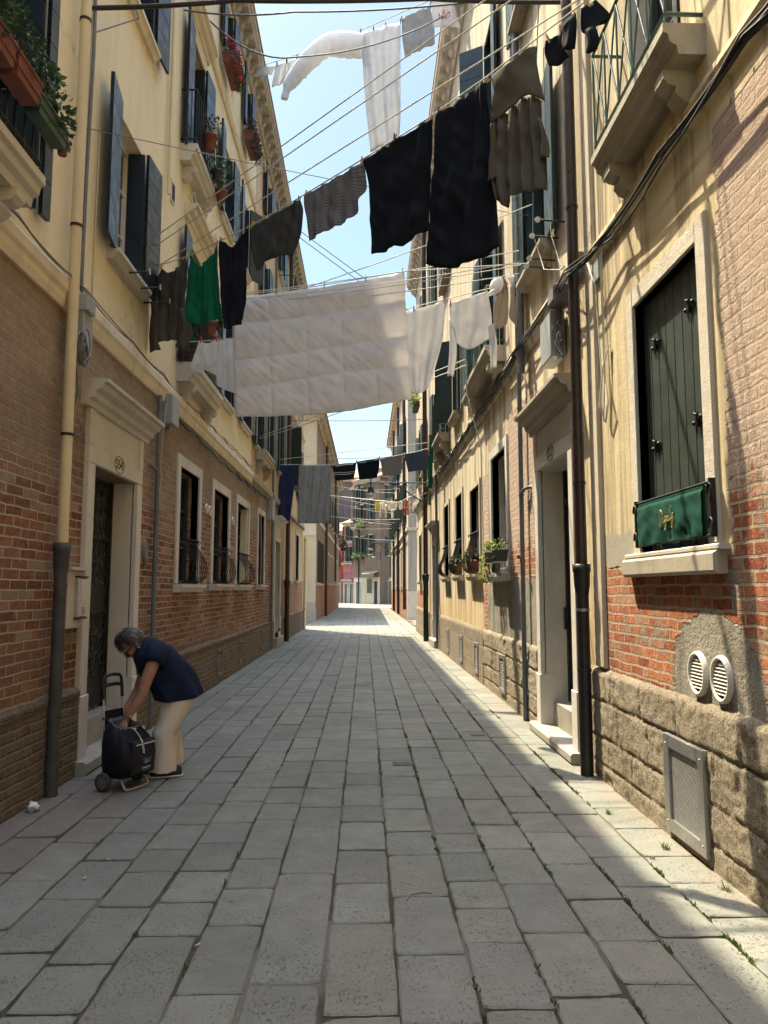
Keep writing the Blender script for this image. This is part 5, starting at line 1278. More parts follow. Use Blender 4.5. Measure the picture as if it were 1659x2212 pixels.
def cloth(key, name, label, cat, mats, amp=.03, nf=3.0, group=None, puff=None, matf=None, belly=0.0, nu=40, nv=36, th=.004, sleeve_d=.015):
    ln, patches = GM[key]
    rnd = random.Random(hash(key) % 1000 if False else sum(map(ord, key)))
    s0, z0 = patches[0][0][0]
    org = lp(ln, s0, z0)
    V, F, UV, MI = [], [], [], []
    amp *= .55
    for pi_, rows in enumerate(patches):
        R_ = [spline([Vector((s, z, 0)) for s, z in r], nu if pi_ == 0 else max(8, nu // 3)) for r in rows]
        n = len(R_[0]); m = nv if pi_ == 0 else nv // 2
        cols = [spline([R_[k][i] for k in range(len(R_))], m) for i in range(n)]
        b = len(V); ph = rnd.random() * 6; ph2 = rnd.random() * 6
        W = (R_[0][-1] - R_[0][0]).length; H = (R_[-1][0] - R_[0][0]).length
        for j in range(m + 1):
            for i in range(n):
                q = cols[i][j]; u, v = i / (n - 1), j / m
                if pi_ == 0:
                    nz_ = mnoise.noise(Vector((q.x * 1.7, q.y * .8, ph)))
                    d = amp * (.45 + .35 * v) * sin(2 * pi * nf * u + ph + 3.2 * nz_ + 1.1 * sin(2.3 * v + ph2)) + amp * .3 * sin(2 * pi * nf * 2.3 * u + ph2 + 2 * v + 4 * nz_)
                else:
                    d = sleeve_d + .028 * sin(pi * u) + amp * .4 * sin(2 * pi * u + 4 * v + ph)
                d += amp * 1.1 * (mnoise.noise(Vector((q.x * 4, q.y * 3, ph)))) + amp * .7 * mnoise.noise(Vector((q.x * 11 + q.y * 5, q.y * 6, ph2))) + belly * sin(pi * min(1, v * 1.0)) * sin(pi * u)
                if puff:
                    a, c, k = puff
                    d += k * (.35 + .65 * abs(sin(pi * a * u)) ** .35) * (abs(sin(pi * (c * v + .03 * sin(u * 7 + v * 5)))) ** .5 - .6 * (1 - v))
                    d += .014 * mnoise.noise(Vector((q.x * 6 + q.y * 8, (q.x - q.y) * 1.6, 3))) + .010 * mnoise.noise(Vector((q.x * 19 + q.y * 22, (q.x - q.y) * 3.5, 5)))
                V.append(lp(ln, q.x, q.y, d) - org); UV.append((u * W, v * H))
        for j in range(m):
            for i in range(n - 1):
                F.append((b + j * n + i, b + j * n + i + 1, b + (j + 1) * n + i + 1, b + (j + 1) * n + i))
                MI.append(matf((i + .5) / (n - 1), (j + .5) / m, pi_) if matf else 0)
    me = bpy.data.meshes.new(name); me.from_pydata([tuple(v) for v in V], [], F)
    for q in (mats if isinstance(mats, (list, tuple)) else [mats]): me.materials.append(q)
    me.polygons.foreach_set('material_index', MI); me.polygons.foreach_set('use_smooth', [True] * len(F))
    uvl = me.uv_layers.new(name='UVMap')
    for p in me.polygons:
        for li in p.loop_indices: uvl.data[li].uv = UV[me.loops[li].vertex_index]
    me.update()
    o = bpy.data.objects.new(name, me); COL.objects.link(o); o.location = org; ORG[o.name] = org
    sm = o.modifiers.new('thickness', 'SOLIDIFY'); sm.thickness = th; sm.offset = 0
    return tag(o, label, cat, group)

C_white = cloth_mat('white_cotton', (.80, .79, .78), .40); C_quilt = cloth_mat('pale_pink_grey_quilt', (.83, .815, .82), .42)
C_olive = cloth_mat('olive_cotton', (.092, .086, .068), .10); C_green = cloth_mat('emerald_jersey', (.008, .165, .085), .18)
C_navy = cloth_mat('dark_navy_jersey', (.012, .013, .022), .03); C_grey = cloth_mat('charcoal_melange', (.058, .061, .066), .08)
C_stripe = cloth_mat('black_white_stripes', (.008, .009, .016), .03, stripes=(1, 36, .88, (.16, .165, .18), .1))
C_black = cloth_mat('black_cotton', (.006, .008, .013), .02); C_brown = cloth_mat('grey_brown_linen', (.105, .095, .075), .12)
C_beige = cloth_mat('beige_cotton', (.55, .47, .37), .3); C_towel = cloth_mat('grey_terry', (.30, .315, .32), .12); C_ntowel = cloth_mat('navy_terry', (.025, .033, .085), .05)
C_bgrey = cloth_mat('slate_blue_cotton', (.065, .085, .115), .06); C_mid = cloth_mat('mid_grey_cotton', (.22, .215, .205), .1); C_must = cloth_mat('mustard_cotton', (.42, .31, .06), .15)
C_cream = cloth_mat('cream_cotton', (.68, .60, .46), .3); C_rust = cloth_mat('rust_cotton', (.32, .10, .07), .15); C_pinkbeige = cloth_mat('pink_beige_cotton', (.52, .45, .40), .2)
C_redprint = cloth_mat('red_print', (.55, .10, .09), .2); C_wstripe = cloth_mat('white_seersucker', (.72, .71, .68), .25, stripes=(1, 28, .8, (.40, .39, .37), 0)); C_sock = cloth_mat('brown_knit', (.33, .22, .16), .1)

G = 'washing hung over the street'
cloth('olive', 'long_sleeved_shirt', 'olive grey long sleeved shirt hanging nearest the yellow house', 'shirt', C_olive, .035, 2.2, G)
cloth('green', 'tank_top', 'emerald green tank top pegged by its shoulders', 'top', C_green, .04, 2.6, G)
cloth('navydress', 'sleeveless_dress', 'narrow navy black sleeveless dress hanging beside the green top', 'dress', C_navy, .03, 2, G)
cloth('greytee', 't_shirt', 'plain charcoal grey T-shirt hung upright on the slanted front line', 'shirt', C_grey, .03, 2.3, G)
cloth('striped', 't_shirt', 'black T-shirt with thin white stripes', 'shirt', C_stripe, .03, 3.5, G)
cloth('blacktee', 'black_shirt', 'wide black shirt hanging in the middle of the front line', 'shirt', C_black, .04, 2.4, G)
cloth('blackdress', 'long_black_dress', 'longest black garment on the front line, like a dress or trousers', 'dress', C_black, .045, 2.8, G)
cloth('browndress', 'ruffled_dress', 'grey brown dress with a draped ruffle over its top', 'dress', C_brown, .05, 4.2, G)
cloth('bra', 'bra', 'black bra pegged beside the brown drainpipe', 'bra', C_black, .02, 1, G, nu=16, nv=12)
cloth('bra2', 'bra', 'black lace edged bra or briefs hanging nearest the green balcony', 'bra', C_black, .02, 1, G, nu=16, nv=12)
cloth('quilt', 'quilt', 'big pale pinkish grey quilt with stitched squares across the street', 'quilt', C_quilt, .016, 2.4, G, puff=(5, 4, .05), nu=110, nv=84, th=.02)
cloth('shorts', 'shorts', 'white shorts held by pink pegs', 'shorts', C_white, .025, 2.5, G, nu=24, nv=20)
cloth('whiteshirt', 'undershirt', 'white undershirt partly hidden behind the left edge of the quilt', 'shirt', C_white, .02, 1.5, G, nu=20, nv=24)
cloth('whitepants', 'trousers', 'white trousers with elastic cuff hanging right of the quilt', 'trousers', C_white, .035, 2.2, G)
cloth('sweater', 'sweatshirt', 'white long sleeved sweatshirt hung upside down with dangling sleeves', 'sweatshirt', C_white, .025, 2, G)
cloth('beige1', 'briefs', 'sheer beige underwear directly under the white cap', 'underwear', C_beige, .025, 2, G, nu=18, nv=18)
cloth('beige2', 'briefs', 'beige underwear at the right end of the white washing', 'underwear', C_beige, .025, 2, G, nu=18, nv=18)
cloth('frill', 'frilly_briefs', 'small frilly white underwear above the beige pieces', 'underwear', C_white, .02, 4, G, nu=18, nv=10)
cloth('sock', 'sock', 'short brown sock pegged between cap and frilly white underwear', 'sock', C_sock, .01, 1, G, nu=8, nv=12)
cloth('redtee', 't_shirt', 'white T-shirt with a red floral print high above the street', 'shirt', [C_white, C_redprint], .03, 2, G, nu=40, nv=36, matf=lambda u, v, p: 1 if mnoise.noise(Vector((u * 19, v * 15, 1))) > .12 and (u - .5) ** 2 / .06 + (v - .55) ** 2 / .03 < 1 else 0)
cloth('stripedwhite', 'nightshirt', 'white finely striped shirt on the highest line', 'shirt', C_wstripe, .05, 2.5, G)
cloth('sheet', 'sheet', 'long white folded sheet hanging from the highest line', 'sheet', C_white, .04, 2.3, G)
cloth('wl1', 'pillowcase', 'white pillowcase blown flat beside the left cornice', 'linen', C_white, .03, 1.5, G, nu=16, nv=12)
cloth('wl2', 'undershirt', 'small white vest, first of three left of the billowing cover', 'shirt', C_white, .03, 1.5, G, nu=16, nv=16)
cloth('wl3', 'undershirt', 'small white vest, middle one of three left of the billowing cover', 'shirt', C_white, .03, 1.5, G, nu=16, nv=16)
cloth('wl4', 'undershirt', 'small white vest touching the billowing cover, last of three', 'shirt', C_white, .03, 1.5, G, nu=16, nv=16)
cloth('navytowel', 'towel', 'narrow navy towel hanging far down the street', 'towel', C_ntowel, .03, 1.2, G, nu=18, nv=24)
cloth('greytowel', 'bath_towel', 'wide grey bath towel beside the navy one', 'towel', C_towel, .035, 3.5, G)
cloth('stripenavy', 't_shirt', 'navy T-shirt with white bands folded over the far line', 'shirt', [C_navy, C_white], .02, 2, G, matf=lambda u, v, p: 1 if (.06 < v < .10 and .15 < u < .9) or .52 < v < .56 or .64 < v < .66 else 0)
cloth('blacktee2', 't_shirt', 'plain black T-shirt folded over the far line', 'shirt', C_black, .02, 2, G)
cloth('greytee2', 't_shirt', 'mid grey T-shirt folded over the far line between black and slate blue', 'shirt', C_mid, .02, 2, G)
cloth('bluetee', 't_shirt', 'slate blue T-shirt folded over the far line near the flag', 'shirt', C_bgrey, .02, 2, G)
cloth('yellowtop', 'mustard_top', 'mustard yellow top on the farthest line beyond the street lamp', 'shirt', C_must, .03, 1.5, G, nu=14, nv=14)
for k, (key, lb) in enumerate((('cream1', 'first cream long sleeved top, next to the mustard one'), ('cream2', 'second cream top with a dangling sleeve on the farthest line'), ('cream3', 'cream top hanging to a point on the farthest line'), ('cream4', 'square cream vest beside the rust trousers on the farthest line'))):
    cloth(key, 'cream_top', lb, 'shirt', C_cream, .03, 1.5, G, nu=14, nv=14)
cloth('redpants', 'rust_trousers', 'rust red trousers on the farthest line', 'trousers', C_rust, .03, 1.2, G, nu=14, nv=14)
cloth('beigecloth', 'tablecloth', 'square pinkish beige cloth at the right end of the farthest line', 'cloth', C_pinkbeige, .04, 1.5, G, nu=20, nv=16)
# billowing duvet cover: a wind filled bag
def duvet():
    ln, P = GM['duvet']; pts = [lp(ln, s, z, .04 * i) for i, (s, z) in enumerate(P[0][0])]
    rad = [.27, .29, .24, .20, .155, .11, .07]; cen = spline(pts, 36); rr = spline([Vector((r, 0, 0)) for r in rad], 36)
    rings = []; n = 28
    for i, c in enumerate(cen):
        t = (cen[min(i + 1, 36)] - cen[max(i - 1, 0)]).normalized(); w = Vector((0, 1, 0)); w = (w - t * w.dot(t)).normalized(); u = t.cross(w)
        ring = []
        for j in range(n):
            a = 2 * pi * j / n; q = c + (u * cos(a) + w * sin(a) * .55) * rr[i].x
            k = 1 + .05 * sin(i * 1.9 + 2 * sin(a * 2)) * (cos(a) > -.2) + .10 * mnoise.noise(q * 1.8) + .05 * mnoise.noise(q * 5)
            if 30 <= i <= 33: k *= .82
            ring.append(c + (q - c) * k)
        rings.append(ring)
    b = MB(); b.loft(rings, 0, True, True); o = b.build('duvet_cover', C_white, None, pts[0]); tag(o, 'white duvet cover blown sideways like a bag below the highest line', 'linen', G)
duvet()
def cap():
    ln, P = GM['cap']; (s0, z0), (s1, z1), (s2, z2), (s3, z3) = P[0][0]
    c = lp(ln, (s0 + s1) / 2 + .05, (z0 + z2) / 2 + .07, .04); t = thing('baseball_cap', 'white baseball cap pegged upside down beside the sweatshirt', 'cap', tuple(c), G)
    b = MB(); Mx = Matrix.Rotation(radians(25), 3, 'Y'); b.ell(c, .085, .075, .12, Mx); b.build('crown', C_white, t)
    b = MB(); bc = c + Vector((-.055, -.03, -.105)); b.ell(bc, .085, .055, .03, Matrix.Rotation(radians(-30), 3, 'Y')); b.build('peak', C_white, t)
cap()

# ------------------------------------------------------------------ clotheslines and wires
def rope(name, label, pts, r=.006, mat='rope', sag=.0, cat='clothesline', group=None, n=5):
    pts = [Vector(p) for p in pts]; path = []
    for i in range(len(pts) - 1):
        for k in range(12):
            t = k / 12; path.append(pts[i].lerp(pts[i + 1], t) - Vector((0, 0, 4 * sag * t * (1 - t))))
    path.append(pts[-1]); b = MB(); b.tube([p - Vector((0, 0, 0)) for p in path], r, n)
    o = b.build(name, M[mat], None, pts[0]); return tag(o, label, cat, group)
GL = 'clotheslines across the street'
rope('clothesline', 'slanted front clothesline carrying the dark garments', [lp('A', -.24, 5.39), lp('A', .43, 5.31), lp('A', 1.5, 5.31), lp('A', 2.19, 5.35), lp('A', 3.07, 5.42), lp('A', 3.75, 5.48), lp('A', 4.37, 5.58), lp('A', 5.3, 5.78), lp('A', 5.6, 5.84)], .006, group=GL)
rope('clothesline', 'empty return strand just above the dark garments', [lp('A', -.24, 5.40, -.03), lp('A', 1.58, 5.56, -.03), lp('A', 5.07, 5.82, -.03), lp('A', 5.6, 5.86, -.03)], .006, group=GL)
rope('clothesline', 'lower strand of the empty rope pair crossing highest over the dark garments', [lp('A', -.84, 5.54, .05), lp('A', 4.62, 6.05, .05), lp('A', 5.6, 6.13, .05)], .006, group=GL)
rope('clothesline', 'upper strand of the empty rope pair crossing highest over the dark garments', [lp('A', -.84, 5.60, .1), lp('A', 4.62, 6.15, .1), lp('A', 5.6, 6.23, .1)], .006, group=GL)
rope('clothesline', 'line holding the quilt', [lp('B', -.1, 4.97), lp('B', .9, 5.05), lp('B', 1.75, 5.16), lp('B', 2.82, 5.36), lp('B', 4.35, 5.48)], .006, group=GL)
rope('clothesline', 'line holding the white washing behind the quilt', [lp('C', -.2, 4.86), lp('C', .35, 4.88), lp('C', 2.0, 5.08), lp('C', 2.83, 5.24), lp('C', 4.2, 5.55), lp('C', 4.4, 5.62)], .006, group=GL)
for k, (z0, z1, y0, y1) in enumerate(((5.0, 5.56, 8.5, 8.3), (4.94, 5.40, 8.5, 8.25), (4.90, 5.34, 8.55, 8.2), (4.86, 5.28, 8.6, 8.3), (4.95, 5.75, 9.2, 7.6))):
    rope('clothesline', ['empty strand right above the quilt edge', 'second empty strand counted down from the quilt edge', 'third empty strand behind the quilt near the yellow sill', 'lowest empty strand behind the quilt', 'empty strand rising to the wooden pulley by the brown drainpipe'][k], [(-2.28, y0, z0), (1.8, y1, z1)], .0055, sag=.06, group=GL)
rope('clothesline', 'highest line with the white linen', [lp('D', -.3, 12.58), lp('D', -.03, 12.72), lp('D', 1.14, 12.95), lp('D', 2.14, 13.23), lp('D', 3.6, 13.68), lp('D', 4.2, 13.9)], .009, group=GL)
rope('clothesline', 'far line with towels and folded T-shirts', [lp('E', -.1, 5.25), lp('E', 1.41, 5.27), lp('E', 2.4, 5.36), lp('E', 3.95, 5.71), lp('E', 4.4, 5.84)], .010, group=GL)
rope('clothesline', 'thin strand above the far towels', [lp('E', -.1, 5.4), lp('E', 4.4, 6.0)], .008, group=GL)
rope('clothesline', 'farthest sagging line with cream tops', [lp('F', .1, 6.6), lp('F', 7.15, 5.52), lp('F', 9.78, 5.13), lp('F', 11.4, 5.27)], .014, group=GL)
rope('clothesline', 'upper of two ropes below the quilt', [(-2.45, 17, 5.13), (1.74, 12.4, 5.55)], .009, sag=.02, group=GL)
rope('clothesline', 'lower of two ropes below the quilt', [(-2.45, 17, 5.08), (1.74, 12.3, 5.42)], .009, sag=.05, group=GL)
GW = 'wires over the street'
for nm, lb, p, r, sg in (
    ('cable_bundle', 'thick black cable bundle crossing at the very top of the view', [(-2.5, 6.21, 6.79), (-1.2, 6.3, 6.97), (.6, 6.5, 7.2), (2.0, 6.74, 7.4)], .022, .015),
    ('overhead_wire', 'second cable lashed just under the thick bundle at the top', [(-2.5, 9.43, 9.48), (-1.0, 9.45, 9.5), (2.0, 9.5, 9.83)], .012, .06),
    ('overhead_wire', 'thin sagging wire passing in front of the white linen', [(-2.5, 10.27, 10.2), (-1.2, 11.5, 10.4), (2.0, 14.4, 13.86)], .014, .25),
    ('overhead_wire', 'single thin wire sloping down behind the black garments', [(-2.5, 6.26, 5.68), (2.0, 8.6, 6.15)], .004, .03),
    ('stay_wire', 'short slanted stay holding the cable bundle to the yellow wall', [(-2.53, 6.5, 6.79), (-2.3, 7.0, 7.35), (-2.1, 6.25, 6.86)], .007, .0),
    ('overhead_wire', 'upper strand of the pair sloping down to the quilt', [(-2.4, 19.4, 11.8), (2.0, 18.5, 8.1)], .012, .0),
    ('overhead_wire', 'lower strand of the pair sloping down to the quilt', [(-2.4, 19.5, 11.65), (2.0, 18.6, 7.95)], .012, .0),
    ('overhead_wire', 'level wire seen just below the quilt', [(-2.4, 23.7, 7.06), (2.0, 24.5, 7.3)], .012, .03),
    ('overhead_wire', 'level wire above the folded T-shirts beyond the far line', [(-2.5, 38.2, 8.35), (2.3, 40, 8.8)], .018, .0)):
    rope(nm, lb, p, r, 'wire' if r < .02 else 'cable', sg, 'wire', GW)
r4 = random.Random(2)
for k in range(12):
    y = 41 + k * 1.9; z0 = 5.6 + r4.random() * 3.2
    rope('distant_wire', 'thin wires strung between the far facades', [(-2.4, y, z0), (2.2, y + r4.uniform(-3, 3), z0 + r4.uniform(-.9, .3))], .012, 'rope' if k % 2 else 'wire', .12, 'wire', 'thin far wires', 4)

# ------------------------------------------------------------------ clothespins
PIN = {}
def pin(ln, s, z, mat, label, k=1.0, lean=0):
    if mat not in PIN:
        b = MB()
        for sg in (-1, 1):
            b.hexa([(-.006, sg * .003, -.035), (.006, sg * .003, -.035), (.006, sg * .009, -.035), (-.006, sg * .009, -.035), (-.006, sg * .009, .042), (.006, sg * .009, .042), (.006, sg * .016, .042), (-.006, sg * .016, .042)])
            b.hexa([(-.006, sg * .002, -.036), (.006, sg * .002, -.036), (.006, sg * .010, -.036), (-.006, sg * .010, -.036), (-.006, sg * .002, -.028), (.006, sg * .002, -.028), (.006, sg * .011, -.028), (-.006, sg * .011, -.028)])
        b.tube([(.0075, -.013, 0), (.0075, 0, .004), (.0075, .013, 0)], .002, 4)
        PIN[mat] = b.build('clothespin_pattern', M[mat], None, (0, 0, 0)).data; bpy.data.objects.remove(bpy.data.objects['clothespin_pattern'])
    o = bpy.data.objects.new('clothespin', PIN[mat]); COL.objects.link(o); o.location = lp(ln, s, z + .006, 0); (px, py), (qx, qy) = LINES[ln]
    o.rotation_euler = (0, lean, atan2(qy - py, qx - px)); o.scale = (k, k, k); return tag(o, label, 'clothespin', 'clothespins on the lines')
for key, u, mat, lb, lean in (
    ('olive', 0, 'pinyellow', 'yellow clothespin on the left shoulder of the olive shirt', .2), ('olive', -1, 'pinyellow', 'yellow clothespin on the right shoulder of the olive shirt', .1), ('green', 0, 'pingreen', 'greenish clothespin on the left strap of the green top', .5), ('green', -1, 'wood', 'wooden clothespin on the right strap of the green top', .1),
    ('navydress', 0, 'pindark', 'dark clothespin on the left strap of the navy dress', .2), ('navydress', -1, 'pindark', 'dark clothespin on the right strap of the navy dress', .2), ('greytee', 0, 'pinyellow', 'yellow clothespin on the left end of the charcoal T-shirt', .3), ('greytee', -1, 'pingreen', 'pale green clothespin on the right end of the charcoal T-shirt', .3),
    ('striped', 0, 'wood', 'wooden clothespin on the left end of the striped T-shirt', .4), ('striped', -1, 'wood', 'wooden clothespin on the right end of the striped T-shirt', .3), ('blacktee', -1, 'wood', 'wooden clothespin on the right end of the wide black shirt', 0), ('blacktee', 2, 'pindark', 'dark clothespin in the middle of the wide black shirt', .2), ('blackdress', 0, 'pindark', 'dark clothespin on the left end of the longest black garment', .3), ('blackdress', -1, 'wood', 'wooden clothespin lying at the right end of the longest black garment', 1.1),
    ('browndress', 0, 'pinwhite', 'white clothespin on the left shoulder of the ruffled dress', .8), ('bra', 0, 'wood', 'wooden clothespin at the left end of the bra by the drainpipe', -.3), ('bra', -1, 'wood', 'wooden clothespin at the right end of the bra by the drainpipe', 0), ('bra2', 1, 'wood', 'wooden clothespin holding the rightmost black bra', -.5),
    ('quilt', 1, 'pinyellow', 'yellow clothespin on the left part of the quilt', .1), ('quilt', 2, 'pinwhite', 'white clothespin left of the quilt middle', .1), ('quilt', 3, 'pinwhite', 'white clothespin right of the quilt middle', 0), ('quilt', -1, 'pinwhite', 'white clothespin on the right corner of the quilt', -.1),
    ('shorts', 0, 'pinred', 'pink clothespin on the left end of the white shorts', .1), ('shorts', -1, 'pinred', 'pink clothespin between the white shorts and the undershirt', 0), ('whitepants', 0, 'pinyellow', 'yellow clothespin next to the quilt on the white trousers', 0), ('whitepants', 1, 'pinred', 'red clothespin on the white trousers', .1), ('whitepants', -1, 'pinred', 'red clothespin where trousers and sweatshirt meet', .2), ('sweater', 0, 'pinred', 'upright red clothespin on the left hem of the sweatshirt', 0), ('sweater', -1, 'pinyellow', 'yellow clothespin holding the cap', .1), ('beige1', -1, 'pinred', 'red clothespin on the brown sock', .1), ('frill', 1, 'pinyellow', 'left yellow clothespin on the frilly underwear', 0), ('frill', -1, 'pinyellow', 'right yellow clothespin on the frilly underwear', 0)):
    ln, P = GM[key]; s, z = P[0][0][u]; pin(ln, s + (.02 if u == 0 else -.02 if u == -1 else 0), z, mat, lb, 1.0, lean)
for key, us in (('redtee', (0, -1)), ('stripedwhite', (0, -1)), ('sheet', (0, 1, 2, -1)), ('wl2', (0, -1)), ('wl3', (0, -1)), ('wl4', (0, -1)), ('wl1', (0, -1))):
    ln, P = GM[key]
    for u in us:
        s, z = P[0][0][u]; pin(ln, s, z, 'ironbrown' if key in ('sheet', 'redtee') else 'pinred' if key == 'wl1' else 'terracotta', 'small brown clothespin on the highest line of white linen', 1.3)
for key in ('navytowel', 'greytowel', 'stripenavy', 'blacktee2', 'greytee2', 'bluetee'):
    ln, P = GM[key]
    for u in (0, -1): s, z = P[0][0][u]; pin(ln, s, z, 'pinwhite' if key in ('greytee2', 'bluetee') else 'pindark', 'small clothespin on the far line of towels and folded T-shirts', 1.3)
# ------------------------------------------------------------------ planters and plants
GP = 'potted plants on sills and balconies'
def planter(label, W, a0, a1, d0, d1, z0, z1, mat, fol, flow=None, n=240, spread=1.0, hgt=.16, droop=0.0, name='flower_box', size=.05, nfl=120, ridge=True, cat='planter', hang=0):
    c = W.p((a0 + a1) / 2, (d0 + d1) / 2, z0); t = thing(name, label, cat, tuple(c), GP)
    b = MB(); m = .012
    b.hexa([W.p(a0 + m, d0 + m, z0), W.p(a1 - m, d0 + m, z0), W.p(a1 - m, d1 - m, z0), W.p(a0 + m, d1 - m, z0), W.p(a0, d0, z1 - .03), W.p(a1, d0, z1 - .03), W.p(a1, d1, z1 - .03), W.p(a0, d1, z1 - .03)])
    b.bevbox(W, a0 - .008, a1 + .008, d0 - .008, d1 + .010, z1 - .029, z1, .006)
    if ridge: b.bevbox(W, a0 + .0, a1 - .0, d1 - .012, d1 + .002, z0 + .05, z0 + .065, .004)
    b.build('planter_box', M[mat], t)
    f = MB(); c = W.p((a0 + a1) / 2, (d0 + d1) / 2, z1 + hgt * .45)
    wa, wd = (a1 - a0) / 2 * spread, (d1 - d0) / 2 * (spread + .5)
    e = [abs(W.t.x) * wa + abs(W.n.x) * wd, abs(W.t.y) * wa + abs(W.n.y) * wd]
    nc = max(3, int((a1 - a0) / .09))
    for k in range(nc):
        a = a0 + (a1 - a0) * (k + .5) / nc; q = W.p(a + random.uniform(-.03, .03), (d0 + d1) / 2 + random.uniform(0, .05), z1 + hgt * random.uniform(.25, .7) - (droop * .12 if k % 2 else 0))
        f.leaves(q, .11 * spread, .11 * spread, hgt * .7, n // nc, size, 0, droop, mis=[0, 0, 1])
    if hang:
        for k in range(nc): f.leaves(W.p(a0 + (a1 - a0) * (k + .5) / nc, d1 + .03, z1 - hang * .45), .08, .08, hang * .6, n // nc, size, 0, .8, mis=[0, 1])
    f.build('foliage', [M[fol], M['leafdark' if fol != 'leaflight' else 'leaf']], t)
    if flow:
        g = MB()
        for k in range(nc * 2):
            a = a0 + (a1 - a0) * random.random(); q = W.p(a, (d0 + d1) / 2 + random.uniform(-.02, .12), z1 + hgt * random.uniform(.55, 1.1)); g.leaves(q, .05, .05, .045, nfl // (nc * 2), .035, 0)
            if hang: g.leaves(W.p(a, d1 + .06, z1 - random.random() * hang), .04, .04, .04, nfl // (nc * 3), .035, 0)
        g.build('flowers', M[flow], t)
    return t
def pot(label, c, r, h, mat, fol, n=160, fr=.14, fh=.16, flow=None, size=.05, name='flower_pot', droop=0.0, nfl=60):
    c = Vector(c); t = thing(name, label, 'plant pot', tuple(c), GP); b = MB()
    b.tube([c, c + Vector((0, 0, h * .8)), c + Vector((0, 0, h * .8)), c + Vector((0, 0, h)), c + Vector((0, 0, h)), c + Vector((0, 0, h * .92))], [r * .68, r * .92, r * 1.05, r * 1.08, r * .95, r * .9], 18); b.build('pot', M[mat], t)
    f = MB(); f.leaves(c + Vector((0, 0, h + fh * .55)), fr, fr, fh, n, size, 0, droop, mis=[0, 0, 1])
    for k in range(5): f.tube([c + Vector((0, 0, h * .9)), c + Vector((random.uniform(-.5, .5) * fr, random.uniform(-.5, .5) * fr, h + fh * .8))], .004, 4, 1)
    f.build('foliage', [M[fol], M['leafdark']], t)
    if flow: g = MB(); g.leaves(c + Vector((0, 0, h + fh * 1.0)), fr * .9, fr * .9, fh * .55, nfl, .036, 0); g.build('flowers', M[flow], t)
    return t
# near left balcony
planter('terracotta flower box with feathery green plant on the nearest left balcony rail', WL, 3.80, 4.20, .30, .44, 4.70, 4.86, 'terracotta', 'leaf', n=520, hgt=.30, size=.045, spread=1.1)
planter('second terracotta box with dark fern on the nearest left balcony rail', WL, 4.23, 4.55, .30, .44, 4.70, 4.86, 'terracotta', 'leafdark', n=300, hgt=.18, size=.04)
planter('dark green plastic trough with fleshy jade plant at the end of the nearest left balcony', WL, 4.58, 5.02, .30, .42, 4.70, 4.84, 'greenpot', 'leaf', n=300, hgt=.2, size=.055)
pot('small pinkish pot hanging at the tip of the nearest left balcony', WL.p(5.08, .36, 4.70), .045, .10, 'terracotta', 'leaf', 30, .05, .05)
# second floor balcony, first floor balcony
pot('red plastic pot with shrubby plant on the second floor balcony of the yellow house', WL.p(10.1, .30, 7.86), .10, .24, 'terracotta', 'leafdark', 110, .16, .2, size=.05)
pot('trailing succulent in a dark pot on the second floor balcony', WL.p(10.55, .32, 7.66), .09, .16, 'blackpot', 'leaf', 160, .17, .14, size=.05)
pot('small terracotta pot at the far end of the second floor balcony', WL.p(10.85, .32, 7.5), .09, .18, 'terracotta', 'leaf', 110, .13, .13)
pot('red pot with a dark leaved hydrangea on the first floor balcony', WL.p(10.6, .22, 5.28), .15, .2, 'terracotta', 'leafdark', 200, .2, .2, 'magenta', size=.09, nfl=110)
pot('pot of pale violet flowers on the first floor balcony', WL.p(10.95, .24, 5.14), .09, .14, 'blackpot', 'leaf', 90, .12, .1, 'violet', nfl=70)
planter('low box of dark greenery inside the first floor balcony rail', WL, 9.85, 10.4, .06, .22, 4.66, 4.84, 'terracotta', 'leafdark', n=220, hgt=.3, size=.06)
# geraniums under the top floor windows
planter('green box of bright red geraniums under a top floor window', WL, 11.95, 12.75, .06, .24, 10.66, 10.84, 'terracotta', 'leafdark', 'red', n=300, hgt=.24, size=.05, nfl=420, hang=.25)
planter('box of dark red begonias under the farther top floor window', WL, 14.2, 15.0, .06, .24, 10.68, 10.86, 'terracotta', 'leafdark', 'purple', n=320, hgt=.26, size=.055, nfl=420, hang=.3)
# right
planter('dark plastic trough of trailing yellow green leaves on the white framed ground floor window', WR, 10.0, 10.85, .10, .28, 1.98, 2.14, 'blackpot', 'leaflight', n=170, hgt=.12, size=.05, droop=.1)
def trailing():
    c = WR.p(11.2, .18, 1.9); t = thing('trailing_plant', 'bushy yellow green plant spilling over the sill beside the dark trough', 'plant', tuple(c), GP)
    b = MB(); b.leaves(WR.p(11.15, .18, 2.05), .11, .17, .11, 170, .05, 0, .2, mis=[0, 0, 0, 1]); b.leaves(WR.p(11.3, .2, 1.86), .08, .12, .17, 150, .05, 0, .8, mis=[0, 0, 0, 1]); b.build('foliage', [M['leaflight'], M['leaf']], t)
    b = MB(); b.tube([WR.p(11.2, .06, 1.85), WR.p(11.2, .06, 1.98)], [.06, .08], 12); b.build('pot', M['blackpot'], t)
trailing()
pot('big terracotta pot with dark red coleus behind the first bulging grille on the right', WR.p(13.45, .07, 1.90), .13, .22, 'terracotta', 'leafdark', 90, .15, .14, 'purple', size=.08, nfl=80)
pot('leafy pot behind the second bulging grille on the right', WR.p(15.75, .08, 1.92), .10, .2, 'terracotta', 'leaf', 100, .13, .14, size=.06)
planter('small planter of yellow green weeds hung high on the far right facade', WR, 24.4, 25.3, .2, .4, 7.7, 7.9, 'ironbrown', 'leaflight', n=160, hgt=.3, size=.1)
_Wb, _ = frame_between((-1.25, 84.6), (1.62, 80.6))
